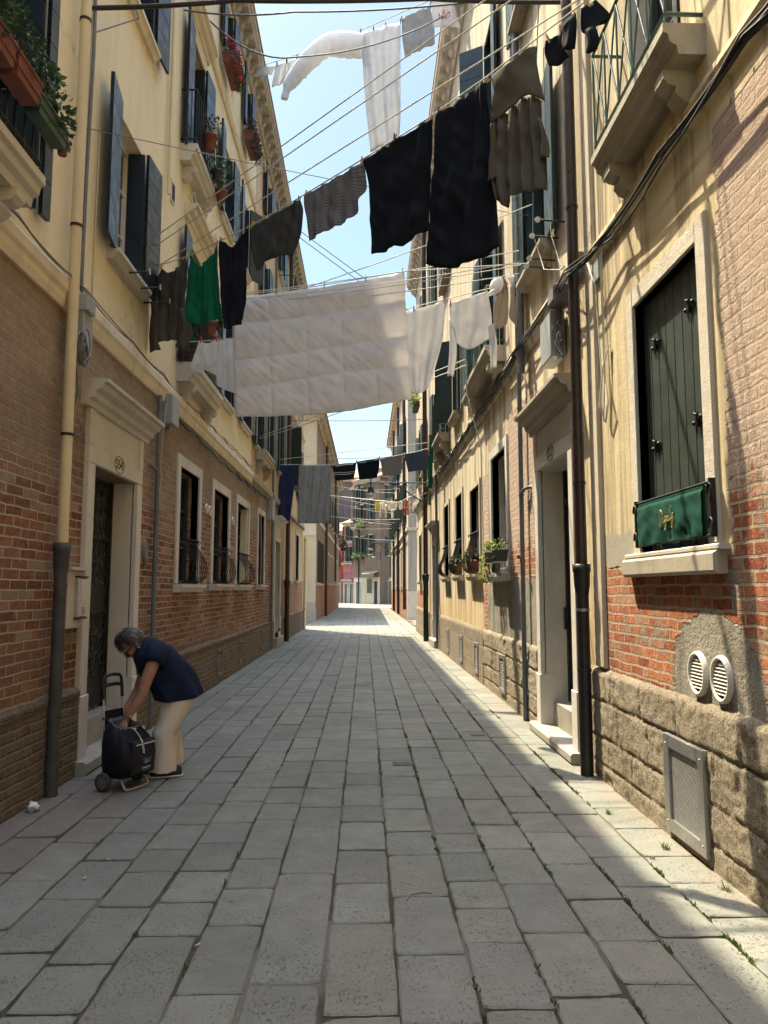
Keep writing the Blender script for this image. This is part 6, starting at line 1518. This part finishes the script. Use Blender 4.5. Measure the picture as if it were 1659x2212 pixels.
planter('yellow green planter on the brown house balcony at the street end', _Wb, 1.4, 2.6, .3, .7, 8.3, 8.55, 'ironbrown', 'leaflight', n=120, hgt=.6, size=.22, spread=2)
planter('yellow green planter under the lower windows of the brown house', _Wb, .1, 1.0, .05, .3, 4.95, 5.15, 'ironbrown', 'leaflight', n=100, hgt=.4, size=.2, spread=1.6)
planter('second yellow green planter under the lower windows of the brown house', _Wb, 1.3, 2.1, .05, .3, 4.95, 5.15, 'ironbrown', 'leaflight', n=100, hgt=.4, size=.2, spread=1.6)
planter('hanging basket of greenery at the far end of the brick corner house', Fr((-2.5, 0, 0), (.0055, 1, 0), (1, 0, 0)), 63.5, 64.3, .1, .5, 4.9, 5.1, 'ironbrown', 'leaf', n=160, hgt=.6, size=.2, spread=1.8)

# ------------------------------------------------------------------ green banner with gold script
def banner():
    t = thing('banner', 'dark green velvet banner with gold script draped over the window railing', 'banner', tuple(WR.p(4.75, .06, 1.9)))
    C_b = cloth_mat('green_velvet', (.006, .062, .040), .0, var=.35)
    b = MB(); nu, nv = 46, 18; a0, a1 = 4.27, 5.31; vs = []
    for j in range(nv + 1):
        v = j / nv
        for i in range(nu + 1):
            u = i / nu; z = 2.215 - .305 * v; d = .066 + .007 * v * sin(u * 23 + 1.2 * sin(v * 4)) + .010 * mnoise.noise(Vector((u * 7, v * 2.6, 1))) + .006 * mnoise.noise(Vector((u * 16 + v * 5, v * 4, 2)))
            if v < .12: d -= (.12 - v) * .35
            vs.append(WR.p(a0 + (a1 - a0) * u, d, z + .006 * mnoise.noise(Vector((u * 5, 0, 3))) * v))
    b.add(vs, [(j * (nu + 1) + i, j * (nu + 1) + i + 1, (j + 1) * (nu + 1) + i + 1, (j + 1) * (nu + 1) + i) for j in range(nv) for i in range(nu)], 0, True)
    b.fb(WR, a0 + .002, a1 - .002, .038, .052, 1.91, 2.21)
    b.build('cloth', C_b, t)
    # the word in hand drawn strokes, left to right = towards -Y
    S = [[(0, .5), (.03, .25), (.02, 0), (-.04, -.06), (-.03, .0), (.12, .02), (.24, .16), (.26, .34), (.17, .48), (.02, .52), (-.06, .46)],
         [(.36, .22), (.36, .06), (.40, .02), (.45, .08)], [(.37, .31), (.375, .33)],
         [(.58, .22), (.51, .22), (.48, .12), (.53, .04), (.59, .12), (.60, .22), (.59, -.06), (.54, -.22), (.47, -.18), (.56, -.04), (.66, .08)],
         [(.66, .08), (.68, .22), (.68, .03), (.74, .20), (.79, .19), (.79, .06), (.83, .03), (.87, .1)],
         [(.90, .22), (.90, .06), (.94, .03), (.98, .1)], [(.915, .31), (.92, .33)],
         [(1.04, .56), (1.02, .3), (1.02, .08), (1.06, .03), (1.11, .1)], [(.93, .40), (1.04, .42), (1.17, .50)],
         [(1.14, .22), (1.15, .10), (1.20, .08), (1.25, .24), (1.24, .0), (1.18, -.22), (1.10, -.20), (1.18, -.05), (1.30, .12)]]
    g = MB(); sc = .165
    for st in S:
        pts = spline([Vector((x, y, 0)) for x, y in st], 6 * len(st)); g.tube([WR.p(4.76 - (q.x - .62) * sc, .078, 2.055 + (q.y - .12) * sc * 1.15 + (q.x - .6) * .012) for q in pts], .0024, 5)
    n = NT('gold_thread'); g.build('lettering', n.done((.62, .46, .17), .45, .3), t)
banner()

# ------------------------------------------------------------------ flag on the far balcony
def flag():
    mats = [cloth_mat('flag_red', (.42, .02, .03), .15), cloth_mat('flag_white', (.7, .7, .68), .2), cloth_mat('flag_green', (.01, .12, .05), .15), cloth_mat('flag_black', (.012, .012, .012), .05)]
    b = MB(); nu, nv = 16, 30; vs = []; W = WR
    for j in range(nv + 1):
        v = j / nv
        for i in range(nu + 1):
            u = i / nu; vs.append(W.p(19.45 - .5 * u * (1 - .4 * v), .30 + .05 * sin(u * 11 + v) + .03 * v, 5.72 - 1.5 * v - .12 * u * (1 - v)))
    fs, mi = [], []
    for j in range(nv):
        for i in range(nu):
            b.add([vs[j * (nu + 1) + i], vs[j * (nu + 1) + i + 1], vs[(j + 1) * (nu + 1) + i + 1], vs[(j + 1) * (nu + 1) + i]], [(0, 1, 2, 3)], 0 if j < 12 and i < 6 else (3 if i < 4 else 1 if i < 10 else 2), True)
    o = b.build('flag', mats, None, tuple(W.p(19.45, .3, 5.72))); tag(o, 'red, white, green and black flag hanging limp from the far right balcony', 'flag')
flag()

# ------------------------------------------------------------------ street lamps
def lamp(label, wallx, y, tipx, z, k=1.0, side=1):
    t = thing('street_lamp', label, 'street lamp', (wallx, y, z), 'bracket street lamps'); L = wallx - tipx
    P = lambda a, dz: Vector((wallx - a, y, z + dz))
    b = MB(); b.cyl(P(0, 0), P(L + .12 * k, 0), .022 * k, n=8)
    b.tube([P(.02, -.62 * k), P(.30 * k, -.56 * k), P(.62 * k, -.36 * k), P(.95 * k, -.12 * k), P(1.25 * k, -.02)], .02 * k, 6)
    b.fbox = None
    for cx, cz, r, n0 in ((.22, -.25, .17, 12), (.52, -.16, .12, 12), (.78, -.1, .08, 10), (.17, -.45, .1, 10), (1.0, -.06, .05, 8)):
        b.tube([P((cx + r * (1 - q / 15) * cos(q * .75)) * k, (cz + r * (1 - q / 15) * sin(q * .75)) * k) for q in range(n0)], .012 * k, 5)
    b.cyl(P(0.01, .05), P(0.01, -.7 * k), .03 * k, n=6)
    b.build('bracket', M['green'], t)
    c = P(L, 0); Z = lambda h: c + Vector((0, 0, h * k))
    b = MB(); b.tube([Z(.14), Z(.10), Z(.05), Z(0), Z(-.13), Z(-.14), Z(-.16), Z(-.2), Z(-.30), Z(-.33)], [.008 * k, .022 * k, .016 * k, .03 * k, .026 * k, .085 * k, .09 * k, .085 * k, .115 * k, .13 * k], 14); b.build('lamp_head', M['green'], t)
    b = MB(); b.tube([Z(-.331), Z(-.36), Z(-.46), Z(-.47)], [.12 * k, .15 * k, .165 * k, .12 * k], 16); b.build('lamp_shade', LAMPG, t)
n_ = NT('milky_lamp_glass'); n_.b.inputs['Transmission Weight'].default_value = .35; LAMPG = n_.done((.62, .60, .57), .35)
lamp('green bell shaped street lamp on a scrolled bracket across the folded T-shirts', 2.03, 22.75, .18, 4.89)
lamp('smaller looking street lamp on the pale house further down the street', 2.28, 54, .4, 5.0, 1.25)
lamp('small wall lamp on the corner of the brown house at the street end', 1.70, 80.3, .95, 5.55, 1.2)

# ------------------------------------------------------------------ small things on the paving
def tissue():
    b = MB(); c = Vector((-2.40, 5.62, .03)); rings = []
    for i in range(9):
        ph = -pi / 2 + pi * i / 8; ring = []
        for j in range(14):
            a = 2 * pi * j / 14; q = Vector((cos(ph) * cos(a), cos(ph) * sin(a), sin(ph) * .8)); r = .042 * (1 + .9 * mnoise.noise(q * 2.6) + .5 * mnoise.noise(q * 6)); ring.append(c + q * r)
        rings.append(ring)
    b.loft(rings); o = b.build('crumpled_tissue', cloth_mat('tissue_paper', (.72, .70, .68), .1), None, (-2.40, 5.62, 0)); tag(o, 'crumpled white tissue on the paving by the left wall', 'litter')
tissue()
GB = 'cigarette butts on the paving'
for x, y, an, lb in ((-.75, 3.54, .9, 'cigarette butt with orange filter lying on the near paving'), (-1.51, 4.62, 2.6, 'tan cigarette butt in a joint left of centre'), (-1.62, 5.07, .3, 'pale cigarette butt nearest the shopping trolley'), (-1.55, 4.33, 1.2, 'short bent cigarette butt below the tan one')):
    t = thing('cigarette_butt', lb, 'litter', (x, y, .004), GB); d = Vector((cos(an), sin(an), 0)) * .015; p = Vector((x, y, .008))
    b = MB(); b.cyl(p - d, p + d * .2, .004, n=7); b.build('filter', M['wood'], t); b = MB(); b.cyl(p + d * .21, p + d, .004, n=7); b.build('paper', M['pinwhite'], t)
b = MB(); b.tube([(1.72 + .014 * cos(q * .7), 4.57 + .014 * sin(q * .7), .006) for q in range(10)], .003, 5); tag(b.build('rubber_ring', M['iron'], None, (1.72, 4.57, 0)), 'tiny black rubber ring on the sunlit paving', 'litter')
b = MB(); b.tube([(.22, 4.0, .004), (.25, 4.07, .006), (.31, 4.10, .004), (.36, 4.09, .004)], .0022, 4); tag(b.build('twig', M['ironbrown'], None, (.28, 4.05, 0)), 'thin curved twig lying in the middle of the street', 'litter')
for x, y, lb, s in ((.35, 7.02, 'small slotted iron drain lid in the middle of the street', .09), (1.25, 8.35, 'small round iron cover near the white doorstep', .08)):
    b = MB(); b.box(x - s, x + s, y - s * .75, y + s * .75, -.006, .005)
    for k in range(5): b.box(x - s * .7 + k * s * .3, x - s * .7 + k * s * .3 + s * .12, y - s * .5, y + s * .5, .005, .008)
    tag(b.build('drain_lid', M['darkpipe'], None, (x, y, 0)), lb, 'drain lid', 'drain lids in the paving')
r5 = random.Random(8); b = MB()
for _ in range(90):
    x, y = r5.uniform(-2.3, 1.9), 2.2 + r5.random() ** 1.4 * 11; an = r5.random() * 6.28; L = r5.uniform(.004, .012); z = .004
    b.add([(x, y, z), (x + L * cos(an), y + L * sin(an), z + .002), (x + L * cos(an + 1), y + L * sin(an + 1), z)], [(0, 1, 2)], 0 if r5.random() < .75 else 1)
tag(b.build('crumbs', [M['ironbrown'], M['pinwhite']]), 'tiny crumbs and leaf bits scattered over the paving', 'litter', None, 'stuff')
# ------------------------------------------------------------------ woman bending over her trolley
def person():
    O = Vector((-1.72, 6.68, 0)); Fv = Vector((-.94, -.34, 0)).normalized(); Lv = Vector((-Fv.y, Fv.x, 0)) * 1.0
    if Lv.y > 0: Lv = -Lv
    P = lambda f, l, z: O + Fv * f + Lv * l + Vector((0, 0, z))
    t = thing('person', 'grey haired woman in navy sleeveless tunic and cream trousers bending over a shopping trolley', 'person', tuple(O))
    n = NT('skin_tone'); c = n.mix(n.noise(14, 4), (.30, .15, .095), (.40, .21, .14)); n.b.inputs['Subsurface Weight'].default_value = .08; SK = n.done(c, .5)
    fd = (Fv * .50 - Vector((0, 0, .866))).normalized(); cd = (Fv * .866 + Vector((0, 0, .5))).normalized(); HC = P(.315, 0, 1.128)
    H = lambda a, l, c: HC + fd * a + Lv * l + cd * c
    MH = Matrix((fd, Lv, cd)).transposed()
    b = MB()
    b.ell(H(0, 0, .015), .098, .076, .112, MH, 20, 14); b.ell(H(.035, 0, -.055), .066, .058, .068, MH); b.ell(H(.072, 0, -.098), .03, .034, .024, MH, 10, 7)
    b.tube([H(.088, 0, .025), H(.106, 0, -.002), H(.122, 0, -.026), H(.098, 0, -.036)], [.011, .012, .017, .012], 8)
    b.ell(H(.116, .010, -.031), .012, .009, .009, MH, 8, 6); b.ell(H(.116, -.010, -.031), .012, .009, .009, MH, 8, 6)
    b.ell(H(.094, 0, -.062), .012, .024, .006, MH, 10, 6); b.ell(H(.091, 0, -.074), .012, .021, .007, MH, 10, 6)
    for s in (1, -1):
        b.ell(H(-.006, s * .076, -.018), .020, .010, .033, MH, 10, 8); b.ell(H(.066, s * .036, -.028), .03, .026, .028, MH, 10, 7); b.ell(H(.082, s * .034, .022), .016, .024, .010, MH, 10, 6)
    b.tube([H(-.03, 0, -.06), P(.235, 0, 1.095), P(.19, 0, 1.08)], [.052, .055, .07], 12)
    b.tube([P(.20, 0, 1.07), P(.10, 0, .99), P(0, 0, .88), P(-.09, 0, .76)], [.10, .13, .13, .135], 14, sx=1.25)
    for s in (1, -1):
        k = 1 if s > 0 else .8
        b.tube([P(.15, s * .12, 1.08), P(.135, s * .185, 1.045), P(.165, s * .215, .95), P(.205, s * .225, .83), P(.235, s * .23, .72), P(.28, s * (.225 if s > 0 else .2), .64), P(.33, s * (.212 if s > 0 else .16), .565), P(.352, s * (.205 if s > 0 else .13), .525)], [.05, .060, .056, .049, .042, .040, .031, .026], 14)
        b.tube([P(-.07, s * .08, .72), P(.0 + (.0 if s > 0 else -.05), s * .09, .42), P(.02 + (.0 if s > 0 else -.08), s * .095, .07)], [.085, .06, .042], 12)
        # hand: palm, four fingers, thumb
        l0 = .205 if s > 0 else .12
        A = lambda f, l, z: P(.352 + f, s * l0 + l, .525 + z)
        b.tube([A(0, 0, 0), A(.012, 0, -.03), A(.026, 0, -.062), A(.034, 0, -.082)], [.025, .03, .034, .026], 12, sx=.9)
        for i, (dl, ln_) in enumerate(((.026, .9), (.009, 1.0), (-.009, .95), (-.025, .78))):
            q = Vector((.034, dl, -.078))
            b.tube([A(.030, dl * .9, -.066), A(.046, dl, -.090 - .004 * ln_), A(.050 + .004 * i, dl, -.108 - .012 * ln_), A(.036, dl * .9, -.120 - .014 * ln_), A(.020, dl * .85, -.118 - .010 * ln_)], [.0105, .0100, .0092, .0084, .0070], 8)
        b.tube([A(.004, .020, -.035), A(.002, .036, -.060), A(.012, .034, -.088), A(.024, .024, -.106)], [.013, .012, .0105, .008], 8)
    o = b.build('body', SK, t); r = o.modifiers.new('fuse', 'REMESH'); r.mode = 'VOXEL'; r.voxel_size = .0052; r.use_smooth_shade = True
    sm = o.modifiers.new('soften', 'SMOOTH'); sm.factor = .5; sm.iterations = 2
    # tunic
    TN = NT('navy_tunic_cloth'); cc = TN.mix(TN.noise(6, 4), (.006, .010, .026), (.010, .017, .044)); TN.bump(TN.noise(16, 3, .5), .008, .5); TM = TN.done(cc, .85, spec=.2)
    R_ = [((-.285, .70), (.12, .655), .205), ((-.27, .775), (.145, .715), .20), ((-.215, .89), (.185, .77), .188), ((-.12, 1.0), (.225, .83), .188), ((-.035, 1.085), (.265, .89), .205), ((.065, 1.15), (.292, .955), .20), ((.135, 1.175), (.305, 1.0), .165), ((.195, 1.185), (.308, 1.04), .095), ((.232, 1.178), (.302, 1.062), .062)]
    fine = []
    for k in range(33):
        x = k / 32 * (len(R_) - 1); j = min(int(x), len(R_) - 2); u = x - j; g = lambda i: R_[max(0, min(len(R_) - 1, i))]
        ip = lambda q: cr(q(g(j - 1)), q(g(j)), q(g(j + 1)), q(g(j + 2)), u)
        fine.append((ip(lambda r_: r_[0][0]), ip(lambda r_: r_[0][1]), ip(lambda r_: r_[1][0]), ip(lambda r_: r_[1][1]), ip(lambda r_: r_[2])))
    def ring(rr, k, grow=1.0):
        bf, bz, ff, fz, hw = rr; out = []
        for i in range(40):
            a = 2 * pi * i / 40; ca, sa = cos(a), sin(a); ex = .82
            ca_, sa_ = math.copysign(abs(ca) ** ex, ca), math.copysign(abs(sa) ** ex, sa)
            f = (bf + ff) / 2 + (ff - bf) / 2 * ca_ * grow; z = (bz + fz) / 2 + (fz - bz) / 2 * ca_ * grow; l = hw * sa_ * grow
            w = max(0, 1 - k / 22); q = P(f, l, z - .03 * abs(sa) * w * w)
            q = P(f * 1.0, l, z - .03 * abs(sa) * w * w) + (Fv * ca + Lv * sa) * (.012 * w * sin(a * 7 + k * .12) + .010 * mnoise.noise(Vector((f * 7, l * 7, z * 6))) + .011 * mnoise.noise(Vector((f * 16 - z * 16, l * 5, f * 5 + z * 5))))
            out.append(q)
        return out
    b = MB(); rings = [ring(q, k) for k, q in enumerate(fine)]; b.loft([ring(fine[0], 0, .97)] + rings, 0, True, False)
    for s in (1, -1):
        c0, c1, c2 = P(.10, s * .12, 1.09), P(.125, s * .205, 1.035), P(.150, s * .235, .955); rr = []
        for c_, ra, rb in ((c0, .10, .085), (P(.115, s * .165, 1.07), .098, .085), (c1, .092, .078), (P(.137, s * .225, 1.0), .086, .072), (c2, .084, .070), (P(.148, s * .228, .958), .078, .064)):
            d = (c2 - c0).normalized(); u = (Fv - d * Fv.dot(d)).normalized(); w = d.cross(u); rr.append([c_ + u * cos(2 * pi * i / 22) * ra + w * sin(2 * pi * i / 22) * rb for i in range(22)])
        b.loft(rr, 0, True, False)
    b.build('tunic', TM, t)
    # trousers
    PN = NT('cream_trouser_cloth'); cc = PN.mix(PN.noise(5, 4), (.58, .50, .395), (.66, .58, .47)); PN.bump(PN.noise(11, 3, .5, sz=.4), .012, .5); PM = PN.done(cc, .85, spec=.2)
    b = MB()
    for s, f0, zh in ((1, 0, .055), (-1, -.085, .075)):
        rr = []
        for k in range(25):
            u = k / 24; z = .70 + (zh - .70) * u
            cf = -.07 + f0 * u + .10 * (u / .5 if u < .5 else 1) ** 1.0 * min(1, u * 2); rf = .14 - .042 * min(1, u * 1.9) + .004 * u; rl = .100 - .006 * u
            rr.append([P(cf + (rf + .006 * sin(5 * a_ + k * .3)) * cos(a_), s * (.095 - .0 * u) + rl * sin(a_) * (1 + .04 * sin(3 * a_ + k * .25)), z + .010 * mnoise.noise(Vector((cos(a_) * 2, sin(a_) * 2, k * .3)))) + Fv * (.010 * mnoise.noise(Vector((cos(a_) * 1.5, s, z * 9)))) for a_ in [2 * pi * i / 32 for i in range(32)]])
        b.loft(rr, 0, True, False)
    b.build('trousers', PM, t)
    # shoes
    for s, f0 in ((1, .0), (-1, .07)):
        l = s * .1 - (.03 if s < 0 else 0); b = MB(); prof = [(-.118, .030), (-.09, .036), (-.03, .036), (.04, .043), (.10, .040), (.135, .026), (.145, .012)]
        rr = [[P(f + f0, l + w * cos(a), .022 + h * max(0, sin(a)) - .004 * (sin(a) < 0)) for a in [2 * pi * i / 18 for i in range(18)]] for (f, w), h in zip(prof, (.055, .078, .085, .068, .05, .036, .012))]
        b.loft(rr); so = b.build('shoe', M['iron'], t)
        b = MB(); rr = [[P(f + f0, l + (w + .005) * cos(a), .013 + .013 * sin(a)) for a in [2 * pi * i / 18 for i in range(18)]] for f, w in [(-.128, .018)] + prof + [(.152, .006)]]; b.loft(rr); b.build('sole', M['pinwhite'], so)
    # hair
    HN = NT('grey_hair'); HM = HN.done(HN.ramp(HN.island(), [(0, (.012, .012, .013)), (.45, (.045, .044, .043)), (.75, (.13, .127, .123)), (1, (.26, .255, .25))]), .45)
    b = MB(); rr = []
    for i in range(15):
        ph = -pi / 2 + pi * i / 14; ring_ = []
        for j in range(26):
            a = 2 * pi * j / 26; q = Vector((cos(ph) * cos(a), cos(ph) * sin(a), sin(ph))); k = 1 + .07 * mnoise.noise(q * 4)
            if q.x > .25 and q.z < .55: k = .80
            elif q.z < -.55: k = .82
            ring_.append(H(-.010 + q.x * .110 * k, q.y * .089 * k, .026 + q.z * .120 * k))
        rr.append(ring_)
    b.loft(rr, 0, True, False)
    rh = random.Random(3)
    for _ in range(2200):
        q = Vector((rh.uniform(-1, 1), rh.uniform(-1, 1), rh.uniform(-.75, 1)));
        if q.length > 1 or q.length < .3: continue
        q.normalize()
        if (q.x > .18 and q.z < .42) or q.z < -.62: continue
        base = lambda v, k: H(-.010 + v.x * .110 * k, v.y * .089 * k, .026 + v.z * .120 * k)
        crown = Vector((-.25, 0, .97)); d = (q - crown * 1.0); d = d - q * d.dot(q)
        if d.length < .05: d = q.orthogonal()
        d = d.normalized() + Vector((rh.uniform(-.35, .35), rh.uniform(-.35, .35), rh.uniform(-.35, .35))); L = rh.uniform(.3, .75)
        p1 = (q + d * L * .5).normalized(); p2 = (q + d * L).normalized(); w = q.cross(d).normalized() * rh.choice([.014, .02, .034])
        k0 = rh.uniform(1.0, 1.08); b.add([base(q, k0), base((p1 + w).normalized(), k0 + .07), base((p2), k0 + rh.uniform(-.02, .22)), base((p1 - w).normalized(), k0 + .05)], [(0, 1, 2, 3)], 0, True)
    b.build('hair', HM, t)
    b = MB()
    for s in (1, -1):
        b.ell(H(.098, s * .034, .000), .012, .030, .023, MH, 12, 8); b.tube([H(.09, s * .062, .008), H(.04, s * .082, .004), H(-.004, s * .083, .000)], .004, 5)
    b.tube([H(.112, .012, .006), H(.118, 0, .008), H(.112, -.012, .006)], .004, 5); b.build('sunglasses', M['glass'], t)
    b = MB(); b.ell(H(-.004, .086, -.056), .008, .008, .008, None, 8, 6); b.build('pearl_earring', M['pinwhite'], t)
    b = MB(); w0, w1 = P(.336, .210, .552), P(.345, .207, .536); b.tube([w0, w1], .034, 14); b.ell(P(.330, .243, .546), .016, .008, .016, None, 10, 6); b.build('wristwatch', M['brass'], t)
person()

# ------------------------------------------------------------------ shopping trolley
def trolley():
    O = Vector((-1.995, 6.31, 0)); nv = Vector((.907, -.42, 0)).normalized(); av = Vector((.42, .907, 0)).normalized()
    T = lambda n, a, z: O + nv * n + av * a + Vector((0, 0, z))
    t = thing('shopping_trolley', 'black two wheeled shopping trolley bag with pale blue print, standing open beside the woman', 'shopping trolley', tuple(O))
    BK = simple('black_nylon', (.006, .0065, .010), .7, var=.4, scale=9, bump=.004, spec=.25); PK = simple('dark_grey_nylon', (.022, .021, .022), .8, var=.2, scale=9, spec=.2); LI = simple('grey_lining', (.07, .07, .075), .7); AL = M['steelmesh']
    for s in (-1, 1):
        c = T(0, s * .195, .074); ax = av
        def ring_(r, off): return [c + ax * off + (nv * cos(2 * pi * i / 26) + Vector((0, 0, 1)) * sin(2 * pi * i / 26)) * r for i in range(26)]
        b = MB(); b.loft([ring_(.052, -.017), ring_(.070, -.016), ring_(.074, -.008), ring_(.074, .008), ring_(.070, .016), ring_(.052, .017)], 0, True, False); w = b.build('wheel', M['darkpipe'], t)
        b = MB(); b.loft([ring_(.053, -.011), ring_(.053, .011)], 0, True, True); 
        for k in range(5): q = c + (nv * cos(1.256 * k) + Vector((0, 0, 1)) * sin(1.256 * k)) * .035; b.cyl(q - ax * .014, q + ax * .014, .006, n=6)
        b.cyl(c - ax * .024, c + ax * .024, .014, n=10); b.build('hub', M['greypipe'], w)
    b = MB()
    b.cyl(T(0, -.19, .074), T(0, .19, .074), .006, n=8)
    for s in (-1, 1):
        b.tube([T(.0, s * .11, .07), T(-.055, s * .115, .10), T(-.075, s * .115, .30), T(-.115, s * .105, .76)], .0085, 8)
        b.tube([T(-.05, s * .115, .10), T(.05, s * .115, .105), T(.11, s * .125, .10), T(.165, s * .135, .03), T(.175, s * .125, .012), T(.18, s * .06, .010)], .009, 8)
    b.cyl(T(.18, -.07, .010), T(.18, .07, .010), .009, n=8); b.cyl(T(.02, -.115, .105), T(.02, .115, .105), .006, n=6)
    for s in (-1, 1): b.cyl(T(.0, s * .11, .074), T(.09, s * .118, .105), .005, n=6)
    b.build('frame', AL, t)
    b = MB()
    b.tube([T(-.110, -.106, .70), T(-.118, -.105, .80), T(-.125, -.10, .865), T(-.128, -.08, .885), T(-.13, 0, .892), T(-.128, .08, .885), T(-.125, .10, .865), T(-.118, .105, .80), T(-.110, .106, .70)], .0135, 10)
    b.tube([T(-.119, -.105, .80), T(-.125, -.05, .812), T(-.126, .05, .812), T(-.119, .105, .80)], [.013, .016, .016, .013], 10); b.build('handle', M['iron'], t)
    b = MB(); b.cyl(T(-.095, -.108, .535), T(-.098, -.108, .56), .014, n=10); b.build('green_tie', M['railgreen'], t)
    # bag
    def bring(z, n0, n1, wa, k=0, tilt=0.0, ex=.42):
        out = []
        for i in range(44):
            a = 2 * pi * i / 44; ca, sa = cos(a), sin(a); cx, cy = math.copysign(abs(ca) ** ex, ca), math.copysign(abs(sa) ** ex, sa)
            n_, a_ = (n0 + n1) / 2 + (n1 - n0) / 2 * cx, wa * cy
            q = T(n_, a_, z - tilt * cx); d = (q - T((n0 + n1) / 2, 0, z)); d.z = 0
            out.append(q + d.normalized() * (.010 * mnoise.noise(Vector((n_ * 11, a_ * 11, z * 7))) + k * .008 * sin(a * 11)))
        return out
    b = MB(); rings = [bring(.105, -.05, .19, .165), bring(.13, -.06, .215, .185), bring(.20, -.065, .225, .195), bring(.28, -.07, .225, .2), bring(.36, -.07, .205, .19, .3, .015), bring(.43, -.065, .165, .165, .8, .03), bring(.475, -.06, .12, .135, 1.3, .035), bring(.50, -.055, .10, .115, 1.6, .035)]
    b.loft(rings, 0, True, False); b.add(rings[0], [tuple(range(44))[::-1]]); bag = b.build('bag', BK, t)
    b = MB(); b.loft([bring(.503, -.057, .102, .117, 1.6, .035), bring(.515, -.05, .09, .108, 2.2, .035), bring(.49, -.045, .08, .10, 1.2, .03), bring(.40, -.05, .12, .13), bring(.3, -.05, .15, .15), bring(.29, .02, .08, .05)], 0, True, False); b.build('lining', LI, bag)
    b = MB(); b.hexa([T(-.085, -.10, .46), T(-.085, .10, .46), T(-.07, .10, .46), T(-.07, -.10, .46), T(-.112, -.10, .60), T(-.112, .10, .60), T(-.09, .10, .61), T(-.09, -.10, .61)]); b.build('flap', BK, bag)
    WB = Fr(T(.222, 0, 0), -av, nv); WBt = WB
    b = MB(); b.bevbox(WB, -.135, .125, -.03, .022, .125, .385, .02); pk = b.build('pocket', PK, bag)
    b = MB(); b.fb(WB, -.115, .105, .022, .025, .355, .364); b.build('zip', M['rope'], pk)
    b = MB(); LB = simple('pale_blue_print', (.22, .38, .48), .7)
    for k, an in enumerate((.25, .7, 1.15, 1.6, 2.05, 2.5, 2.9)):
        L = .034 + .012 * (k % 3); pts = [WB.p(-.02 + cos(an) * L * q * 1.25 + .006 * sin(q * 5 + k), .0232, .205 + sin(an) * L * q * .9 + .007 * q * q * (1 if k % 2 else .2)) for q in [i / 7 for i in range(8)]]
        b.tube(pts, [.0016 + .0012 * (1 - i / 7) for i in range(8)], 4)
    b.fb(WB, -.055, .015, .022, .0235, .150, .152); b.build('logo', LB, pk)
    text_mesh('VELEZIANA', .020, WB, -.02, .170, .0222, M['pinwhite'], pk, .0008, 1)
    b = MB(); b.tube([T(.115, -.02, .475), T(.15, -.03, .47), T(.175, -.028, .45), T(.20, -.025, .42), T(.235, -.03, .38), T(.25, -.035, .33), T(.252, -.028, .29)], .0032, 5); b.tube([T(.15, -.026, .468), T(.18, -.02, .44), T(.235, -.022, .38), T(.25, -.018, .32), T(.25, -.012, .285)], .0032, 5); b.tube([T(.15, -.045, .475), T(.152, -.012, .47)], .006, 6); b.build('drawstring', M['rope'], bag)
trolley()

# ------------------------------------------------------------------ cat on the far doorstep
def cat():
    c = Vector((-2.40, 20.80, .262)); t = thing('cat', 'small black and white cat sitting on the doorstep of the weathered house', 'cat', tuple(c))
    f = Vector((.82, -.57, 0)).normalized(); s = Vector((-f.y, f.x, 0)); Q = lambda a, b_, z: c + f * a + s * b_ + Vector((0, 0, z)); Mx = Matrix((f, s, Vector((0, 0, 1)))).transposed()
    n = NT('black_white_fur'); x, y, z = n.xyz()
    tc = n.node('ShaderNodeTexCoord').outputs['Object']; q = n.node('ShaderNodeVectorMath'); q.operation = 'DOT_PRODUCT'; n.put(q.inputs[0], tc); q.inputs[1].default_value = tuple(f)
    oz = n.xyz(tc)[2]; wob = n.m('MULTIPLY', n.m('SUBTRACT', n.noise(30, 2), .5), .03)
    w = n.m('MULTIPLY', n.step(n.m('ADD', q.outputs['Value'], wob), .045, .052), n.m('SUBTRACT', 1, n.step(n.m('ADD', oz, wob), .205, .21)))
    w = n.m('MAXIMUM', w, n.m('SUBTRACT', 1, n.step(n.m('ADD', oz, wob), .025, .032)))
    FM = n.done(n.mix(w, (.012, .011, .011), (.62, .60, .56)), .85)
    b = MB()
    b.ell(Q(-.03, 0, .075), .085, .07, .085, Mx); b.ell(Q(.025, 0, .125), .055, .055, .085, Mx); b.ell(Q(.055, 0, .215), .046, .044, .042, Mx); b.ell(Q(.092, 0, .205), .020, .022, .016, Mx, 8, 6)
    for k in (1, -1):
        b.tube([Q(.05, k * .028, .13), Q(.065, k * .028, .06), Q(.07, k * .028, .012)], [.026, .019, .017], 8); b.ell(Q(.085, k * .028, .012), .024, .016, .013, Mx, 8, 6)
        b.tube([Q(-.03, k * .05, .07), Q(.01, k * .06, .03)], [.045, .025], 8); b.ell(Q(.03, k * .058, .012), .035, .017, .014, Mx, 8, 6); b.tube([Q(.045, k * .027, .245), Q(.045, k * .034, .282)], [.018, .003], 6)
    b.tube([Q(-.10, .0, .03), Q(-.12, .05, .016), Q(-.08, .09, .014), Q(-.02, .10, .013)], [.016, .015, .014, .010], 8)
    o = b.build('body', FM, t); r = o.modifiers.new('fuse', 'REMESH'); r.mode = 'VOXEL'; r.voxel_size = .006; r.use_smooth_shade = True
    b = MB()
    for k in (1, -1): b.ell(Q(.094, k * .018, .224), .006, .007, .006, Mx, 6, 5)
    n = NT('cat_eye'); b.build('eyes', n.done((.25, .30, .06), .2), t)
cat()
